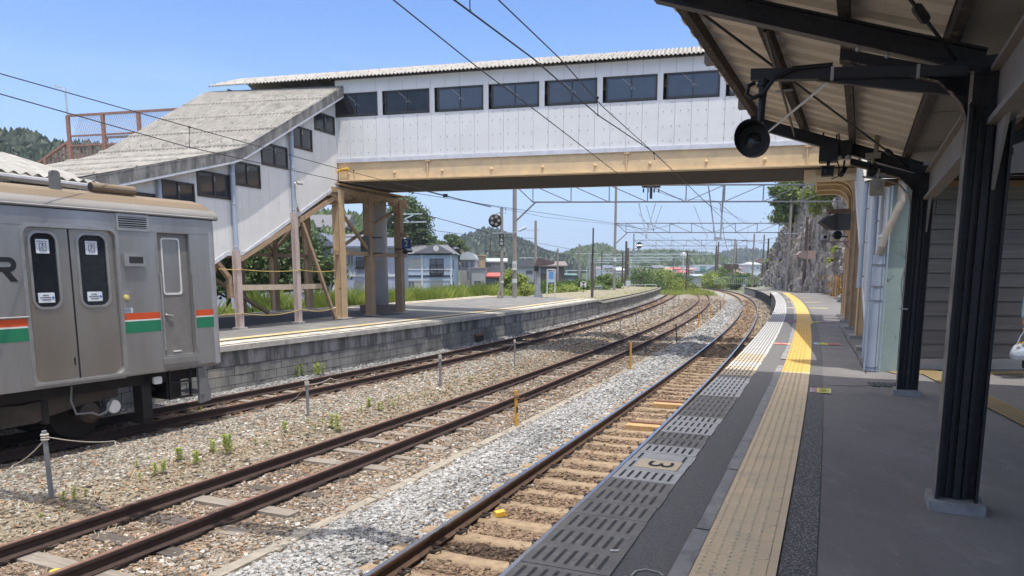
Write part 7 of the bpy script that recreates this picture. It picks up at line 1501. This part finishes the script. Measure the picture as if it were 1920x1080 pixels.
def house(label, px0, px1, yeave, ybase, Y, depth, wall, roof, ridge, rtype='gable', wins=(), group=None, bands=(), over=.45, name='house', rz=0., zbase=None):
    """wins: (px0,px1,y0,y1) in the photograph, built on the front wall"""
    x0, x1 = bp(px0, Y)[0], bp(px1, Y)[0]; ze = atY(960, yeave, Y)[2]; zb2 = atY(960, ybase, Y)[2] if zbase is None else zbase; zr2 = atY(960, ridge, Y)[2]
    cx2 = (x0 + x1) / 2; t = thing(name, label, 'house', (cx2, Y, 0), rz, group); hw = (x1 - x0) / 2
    m = MB(); m.box(-hw, hw, 0, depth, min(zb2, ze - 2) - .5, ze); m.done('wall', WALL[wall], t)
    o = over; m = MB()
    if rtype == 'gable': m.add([(-hw - o, -o, ze), (hw + o, -o, ze), (hw + o, depth + o, ze), (-hw - o, depth + o, ze), (-hw - o, depth / 2, zr2), (hw + o, depth / 2, zr2), (-hw - o, -o, ze + .18), (hw + o, -o, ze + .18)], [(0, 1, 7, 6), (6, 7, 5, 4), (5, 2, 3, 4), (0, 6, 4, 3), (1, 2, 5, 7), (0, 3, 2, 1)])
    elif rtype == 'front': m.add([(-hw - o, -o, ze), (hw + o, -o, ze), (hw + o, depth + o, ze), (-hw - o, depth + o, ze), (0, -o, zr2), (0, depth + o, zr2)], [(0, 1, 4), (1, 2, 5, 4), (3, 5, 2), (0, 4, 5, 3), (0, 3, 2, 1)])
    elif rtype == 'hip': m.add([(-hw - o, -o, ze), (hw + o, -o, ze), (hw + o, depth + o, ze), (-hw - o, depth + o, ze), (-hw * .72, depth / 2, zr2), (hw * .72, depth / 2, zr2)], [(0, 1, 5, 4), (1, 2, 5), (2, 3, 4, 5), (3, 0, 4), (0, 3, 2, 1)])
    elif rtype == 'barrel': G = [[(hw * 1.05 * math.cos(a), y, ze + (zr2 - ze) * math.sin(a)) for a in np.linspace(0, math.pi, 13)] for y in (-.3, depth)]; m.grid(G); m.add(G[0], [tuple(range(13))])
    else: m.box(-hw - .15, hw + .15, -.15, depth + .15, ze, zr2)
    m.done('roof', ROOF[roof] if roof in ROOF else WALL[roof], t)
    for (z0, z1, mt) in bands: m = MB(); m.box(-hw - .06, hw + .06, -.07, .0, z0, z1); m.done('band', mt, t)
    for w in wins:
        a, b = bp(w[0], Y)[0] - cx2, bp(w[1], Y)[0] - cx2; z1, z0 = atY(960, w[2], Y)[2], atY(960, w[3], Y)[2]; k = w[4] if len(w) > 4 else 0
        m = MB(); th = max(.05, (b - a) * .04); ring(m, [(a, z0), (b, z0), (b, z1), (a, z1)], [(a + th, z0 + th), (b - th, z0 + th), (b - th, z1 - th), (a + th, z1 - th)], -.07, .0); m.box((a + b) / 2 - th * .4, (a + b) / 2 + th * .4, -.06, 0, z0, z1); fr = m.done('window', m_wfr if k != 2 else m_black, t)
        m = MB(); m.box(a, b, -.03, -.01, z0, z1); m.done('pane', m_win if k != 1 else m_cur, fr)
        if k == 2: m = MB(); [m.box(q, q + .03, -.55, -.52, z0, z0 + (z1 - z0) * .55) for q in np.arange(a, b, .16)]; m.box(a, b, -.56, -.5, z0 + (z1 - z0) * .55, z0 + (z1 - z0) * .6); m.box(a, b, -.55, 0, z0 - .1, z0); m.done('balcony_rail', m_black, t)
    return t
m_navy = M('band_navy', (.03, .045, .09), .6); m_trim = M('trim_white', (.66, .67, .68), .6)
Yh = 86; z_ = lambda y: atY(960, y, Yh)[2]
t = house('pale blue two-storey house with grey tiled roof, right of the blue number sign', 741, 848, 476, 562, Yh, 9.5, 'blue', 'tile', 456, 'hip', [(751, 762, 485, 503), (765, 790, 484, 503, 1), (806, 832, 485, 513, 2), (752, 763, 527, 541, 1), (765, 777, 527, 541), (778, 790, 527, 541, 1), (808, 831, 527, 541, 1)], bands=((z_(478.5), z_(475.5), m_navy), (z_(519.5), z_(516), m_navy), (z_(526), z_(524.5), m_trim), (z_(506), z_(504), m_trim)))
hw = (bp(848, Yh)[0] - bp(741, Yh)[0]) / 2
m = MB(); m.box(hw, hw + .02, 1.2, 2.6, z_(504), z_(487)); m.box(hw, hw + .02, 1.2, 2.4, z_(541), z_(528)); m.done('side_window', m_win, t)
for q in (763.5, 791.5, 846): x = bp(q, Yh)[0] - t.location[0]; m = MB(); m.box(x - .09, x + .09, -.10, -.0, z_(541), z_(478)); m.done('downpipe', m_trim, t)
m = MB(); m.add([(-1.2, -.5, z_(475)), (3.6, -.5, z_(475)), (1.5, -.45, z_(457)), (1.5, 4, z_(457))], [(0, 1, 2), (0, 2, 3), (1, 3, 2)]); m.done('front_gable', ROOF['tile'], t)
x = bp(820, Yh)[0] - t.location[0]; m = MB(); m.lathe([(.05, 0), (.30, -.10), (.33, -.13)], (x, -.9, z_(466)), 'y', 14); m.tube([(x, -.8, z_(466)), (x, -.8, z_(474))], .03, 5); m.done('dish', m_wht2, t)
Yh = 60; t = house('dark grey-blue house with white trim seen between the staircase props', 583, 626, 462, 562, Yh, 8, 'dgrey', 'blue', 436, 'front', [(588, 605, 471, 500, 1), (586, 608, 526, 549, 1)], bands=((z_(518), z_(514), m_trim),))
m = MB(); [m.box(x - .1, x + .1, -.15, 0, z_(558), z_(466)) for x in (-.95, .93)]; m.done('corner_trim', m_trim, t)
t = house('pale house behind the tan columns with dark blue roof and small balconies', 626, 740, 466, 562, Yh + 1, 8, 'lav', 'blue', 441, 'gable', [(630, 640, 478, 512, 1), (652, 664, 476, 498), (668, 684, 482, 502, 2), (663, 684, 527, 549, 1), (631, 645, 526, 552, 1), (700, 716, 480, 502, 1), (703, 722, 527, 548)], bands=((z_(519), z_(514), m_trim), (z_(469), z_(465), m_trim)))
t = house('long pale lavender house with navy band behind the pinkish columns', 404, 580, 492, 566, Yh + 2, 8, 'lav', 'blue', 470, 'gable', [(420, 434, 498, 510), (470, 482, 528, 552, 1), (498, 513, 528, 552), (524, 545, 528, 552, 1), (556, 570, 526, 548, 1), (500, 520, 500, 511), (548, 566, 500, 511, 1)], bands=((z_(523), z_(516), m_navy), (z_(514.5), z_(511.5), m_trim)))
for i, a in enumerate((('house on the wooded slope with a big grey tiled roof, upper left', 578, 648, 428, 442, 118, 8, 'cream', 'tile', 399, 'gable', [(590, 600, 431, 439), (612, 624, 431, 439)]), ('small dark-roofed house on the slope right of it', 652, 690, 430, 446, 125, 7, 'white', 'tile', 415, 'hip', [(660, 668, 434, 441)]), ('low house with white walls under the slope', 650, 700, 446, 466, 100, 7, 'white', 'tile', 436, 'gable', [(658, 668, 452, 462), (676, 686, 452, 462)]))):
    house(a[0], *a[1:11], wins=a[11], zbase=atY(960, a[4], a[5])[2] - 1.5)
t = house('grey concrete building with a barrel roof beside the pale blue house', 863, 892, 487, 545, 98, 9, 'grey', 'pale', 472, 'barrel', [(865, 879, 491, 503), (882, 889, 488, 501)]); m = MB(); G = [[(1.1 + 1.2 * math.cos(a), -.9 + 1.0 * math.sin(a), z) for a in np.linspace(math.pi, 2 * math.pi, 9)] for z in (atY(960, 524, 98)[2], atY(960, 503, 98)[2])]; m.grid(G); m.done('balcony_drum', WALL['grey'], t)
house('grey low annex with a round corner balcony, left of the red roof', 884, 910, 503, 540, 94, 6, 'grey', 'grey', 502, 'flat', [(888, 902, 526, 538)])
house('small tan stone-faced tower house behind the barrel roof', 891, 909, 480, 520, 108, 6, 'tan', 'tan', 478, 'flat', [(893, 899, 488, 497)]); house('tan stone wall block seen over the tiled roof', 855, 876, 466, 490, 122, 6, 'tan', 'white', 464, 'flat')
house('house with pale green metal roof behind the signal pole', 909, 946, 492, 520, 112, 8, 'grey', 'pale', 483, 'gable', [(912, 920, 494, 502), (926, 940, 494, 503, 1)]); house('low house with a bright red roof left of the yellow-green shrub', 908, 938, 520, 540, 96, 6, 'brown', 'red', 511, 'gable', [(912, 930, 524, 530)])
house('white-walled house with grey gable roof behind the monitor post', 970, 1006, 500, 545, 100, 9, 'white', 'tile', 485, 'front', [(986, 999, 507, 514)]); house('brown-roofed long house right of the white-walled house', 1010, 1058, 500, 540, 108, 8, 'brown', 'brown', 489, 'gable', [(1016, 1024, 504, 512), (1034, 1048, 504, 512, 1)])
house('low white shed with pale green roof before the long hill', 1040, 1078, 517, 545, 112, 7, 'white', 'teal', 513, 'gable', [(1046, 1054, 520, 526)])
rr = random.Random(5); wl = ['white', 'cream', 'grey', 'blue', 'pink']; rf = ['tile', 'blue', 'pink', 'pale', 'brown', 'red']
desc = {'tile': 'grey-tiled', 'blue': 'dark blue-roofed', 'pink': 'pink-roofed', 'pale': 'pale-roofed', 'brown': 'brown-roofed', 'red': 'red-roofed', 'teal': 'teal-roofed'}
FT = [(1112, 1132, 505, 499, 'white', 'tile'), (1134, 1150, 503, 497, 'cream', 'blue'), (1156, 1172, 507, 501, 'grey', 'pale'), (1184, 1204, 504, 498, 'blue', 'tile'), (1206, 1222, 508, 503, 'white', 'brown'), (1226, 1244, 503, 497, 'grey', 'tile'), (1246, 1260, 507, 500, 'white', 'pink'), (1262, 1276, 505, 501, 'cream', 'red'), (1278, 1290, 511, 506, 'pink', 'red'), (1288, 1302, 506, 502, 'cream', 'pink'), (1304, 1316, 510, 504, 'white', 'tile'), (1356, 1372, 508, 502, 'white', 'pale'), (1374, 1392, 512, 507, 'grey', 'pink'), (1394, 1412, 505, 501, 'cream', 'pink'), (1410, 1434, 512, 508, 'white', 'teal'), (1378, 1402, 498, 494, 'white', 'blue'), (1405, 1425, 496, 491, 'white', 'pale')]
for i, (a, b, ye, yr, w, r_) in enumerate(FT):
    Yq = 260 + 22 * (i % 4); zc = (a + b) / 2; side = 'left of' if zc < 1288 else 'right of'; ref = 'the dark mast at the track end'
    house(f'small distant {w} {desc[r_]} house, {["nearest","second","third","fourth","fifth","sixth","seventh","eighth","ninth","tenth"][i if i < 9 else i - 9]} {"from the left" if i < 9 else "in the right half"} of the far town', a, b, ye, 526, Yq, 9, w, r_, yr, 'gable' if i % 2 else 'hip', [(a + 3, a + 6, ye + 4, ye + 8), (b - 6, b - 3, ye + 4, ye + 8)], 'houses of the far town', over=.6)
house('large white warehouse with flat roof in the far town', 1300, 1350, 498, 526, 330, 30, 'white', 'white', 496.5, 'flat', [(1306, 1312, 504, 508)]); house('big dark gabled hall in the far town', 1322, 1356, 508, 526, 280, 20, 'grey', 'blue', 498.5, 'front'); house('white block of flats with many windows below the far town', 1285, 1303, 518, 536, 210, 9, 'white', 'white', 517, 'flat', [(1287 + 5 * k, 1290 + 5 * k, 520 + 5 * j, 522.6 + 5 * j) for k in range(3) for j in range(3)]); house('low pale factory with teal strip roof before the rock', 1392, 1432, 519, 536, 200, 14, 'white', 'teal', 516, 'flat'); house('low grey building beside the flats', 1303, 1322, 518, 536, 205, 10, 'grey', 'pale', 514, 'gable')
t = thing('road_sign', 'green road sign with white writing standing over the far town', 'sign', atY(1318, 504, 255), 0); m = MB(); m.box(-.9, .9, -.05, .05, -.85, .85); m.box(-.06, .06, 0, .1, -6, -.8); m.done('panel', M('sign_green', (.01, .20, .13), .5), t); text('lettering', '北陸', .7, m_wht2, t, (0, -.07, .2), (math.pi / 2, 0, 0), .001)
t = thing('lattice_tower', 'slim white tower rising left of the dark mast in the far town', 'tower', bp(1280.5, 250, -.6), 0); m = MB(); m.tube([(0, 0, 0), (0, 0, 9.6)], [.35, .25], 8); m.lathe([(.4, 8.6), (1.3, 9.3), (1.3, 9.7), (.8, 10.2), (.2, 10.6)], (0, 0, 0), 'z', 10); m.done('shaft', m_wht2, t)
# white pipe rail and mesh fence at the track end
t = thing('pipe_fence', 'low white pipe rail crossing behind the end of the far platform', 'fence', bp(1150, 112, -.4), 0); m = MB(); L = bp(1231, 112)[0] - t.location[0]; m.bar((0, 0, 1.45), (L, 0, 1.45), .1, .1); [m.bar((q, 0, 0), (q, 0, 1.45), .1, .1) for q in np.linspace(0, L, 5)]; m.done('rails', m_wht2, t)
t = thing('mesh_fence', 'pale green picket fence standing on the far end of the near platform', 'fence', bp(1340, 138, .7), 0); m = MB(); L = bp(1438, 132)[0] - t.location[0]; [m.bar((0, -6 * 0, z), (L, -8, z), .07, .07) for z in (.15, 1.3)]; [m.bar((q, -8 * q / L, 0), (q, -8 * q / L, 1.35), .06, .06) for q in np.arange(0, L, .28)]; m.done('pickets', M('fence_green', (.34, .44, .36), .7), t)
t = thing('shunt_marker', 'small white diamond marker on a black stake behind the black pole', 'marker', bp(1094, 70, .7), 0); m = MB(); m.tube([(0, 0, 0), (0, 0, .8)], .03, 6); m.done('stake', m_black, t); m = MB(); m.box(-.28, .28, -.02, .02, .72, 1.25); m.done('board', m_wht2, t); m = MB(); m.add([(-.2, -.03, 1.2), (.2, -.03, 1.2), (0, -.03, 1.0)], [(0, 1, 2)]); m.add([(-.2, -.03, .77), (.2, -.03, .77), (0, -.03, .97)], [(2, 1, 0)]); m.done('mark', m_ink, t)
t = thing('rail_stop', 'low dark metal frame lying on the bare end of the far platform', 'metal frame', at(1122, 546, .8), 0); m = MB(); m.bar((-.5, 0, .1), (.3, 0, .5), .12, .12); m.bar((.5, 0, .1), (-.1, 0, .5), .12, .12); m.box(-.4, .4, -.2, .2, .45, .6); m.done('frame', m_galv, t)
t = thing('red_bracket_post', 'short grey switch box standing left of the round signal mast', 'box', bp(1178, 95, .6), 0); m = MB(); m.box(-.3, .3, -.2, .2, .5, 1.2); m.tube([(0, 0, 0), (0, 0, .5)], .06, 6); m.done('case', m_galvl, t)
sg = thing('round_signal', 'round black signal with three white lamps on the third gantry mast', 'signal', atY(1198.5, 460, 119), 0); m = MB(); m.lathe([(.45, .05), (.50, 0), (.50, -.04), (.1, -.05)], (0, 0, 0), 'y', 20); m.bar((-.9, .1, -.55), (0, .1, -.5), .06, .06); m.bar((0, .05, -.55), (0, .05, -.3), .06, .06); m.done('disc', m_black, sg)
m_lamp = bpy.data.materials.new('lamp_lit'); m_lamp.use_nodes = True; b_ = m_lamp.node_tree.nodes['Principled BSDF']; b_.inputs['Emission Color'].default_value = (1, .9, .65, 1); b_.inputs['Emission Strength'].default_value = 2.5
for q in (-.3, 0, .3): m = MB(); m.lathe([(.10, -.05), (.09, -.08), (.02, -.09)], (q, 0, 0), 'y', 10); m.done('lamp', m_lamp, sg)
# ================================================================= HAZE
hm = bpy.data.materials.new('haze'); hm.use_nodes = True; N = hm.node_tree.nodes; N.remove(N['Principled BSDF']); pv = N.new('ShaderNodeVolumePrincipled'); pv.inputs['Color'].default_value = (.80, .90, 1, 1); pv.inputs['Density'].default_value = .00045; pv.inputs['Anisotropy'].default_value = .2
hm.node_tree.links.new(pv.outputs[0], N['Material Output'].inputs['Volume'])
ho = MB().box(-1510, 1510, -210, 3510, -1.7, 70).done('haze', hm); tag(ho, 'thin pale haze in the air', 'haze', kind='stuff')
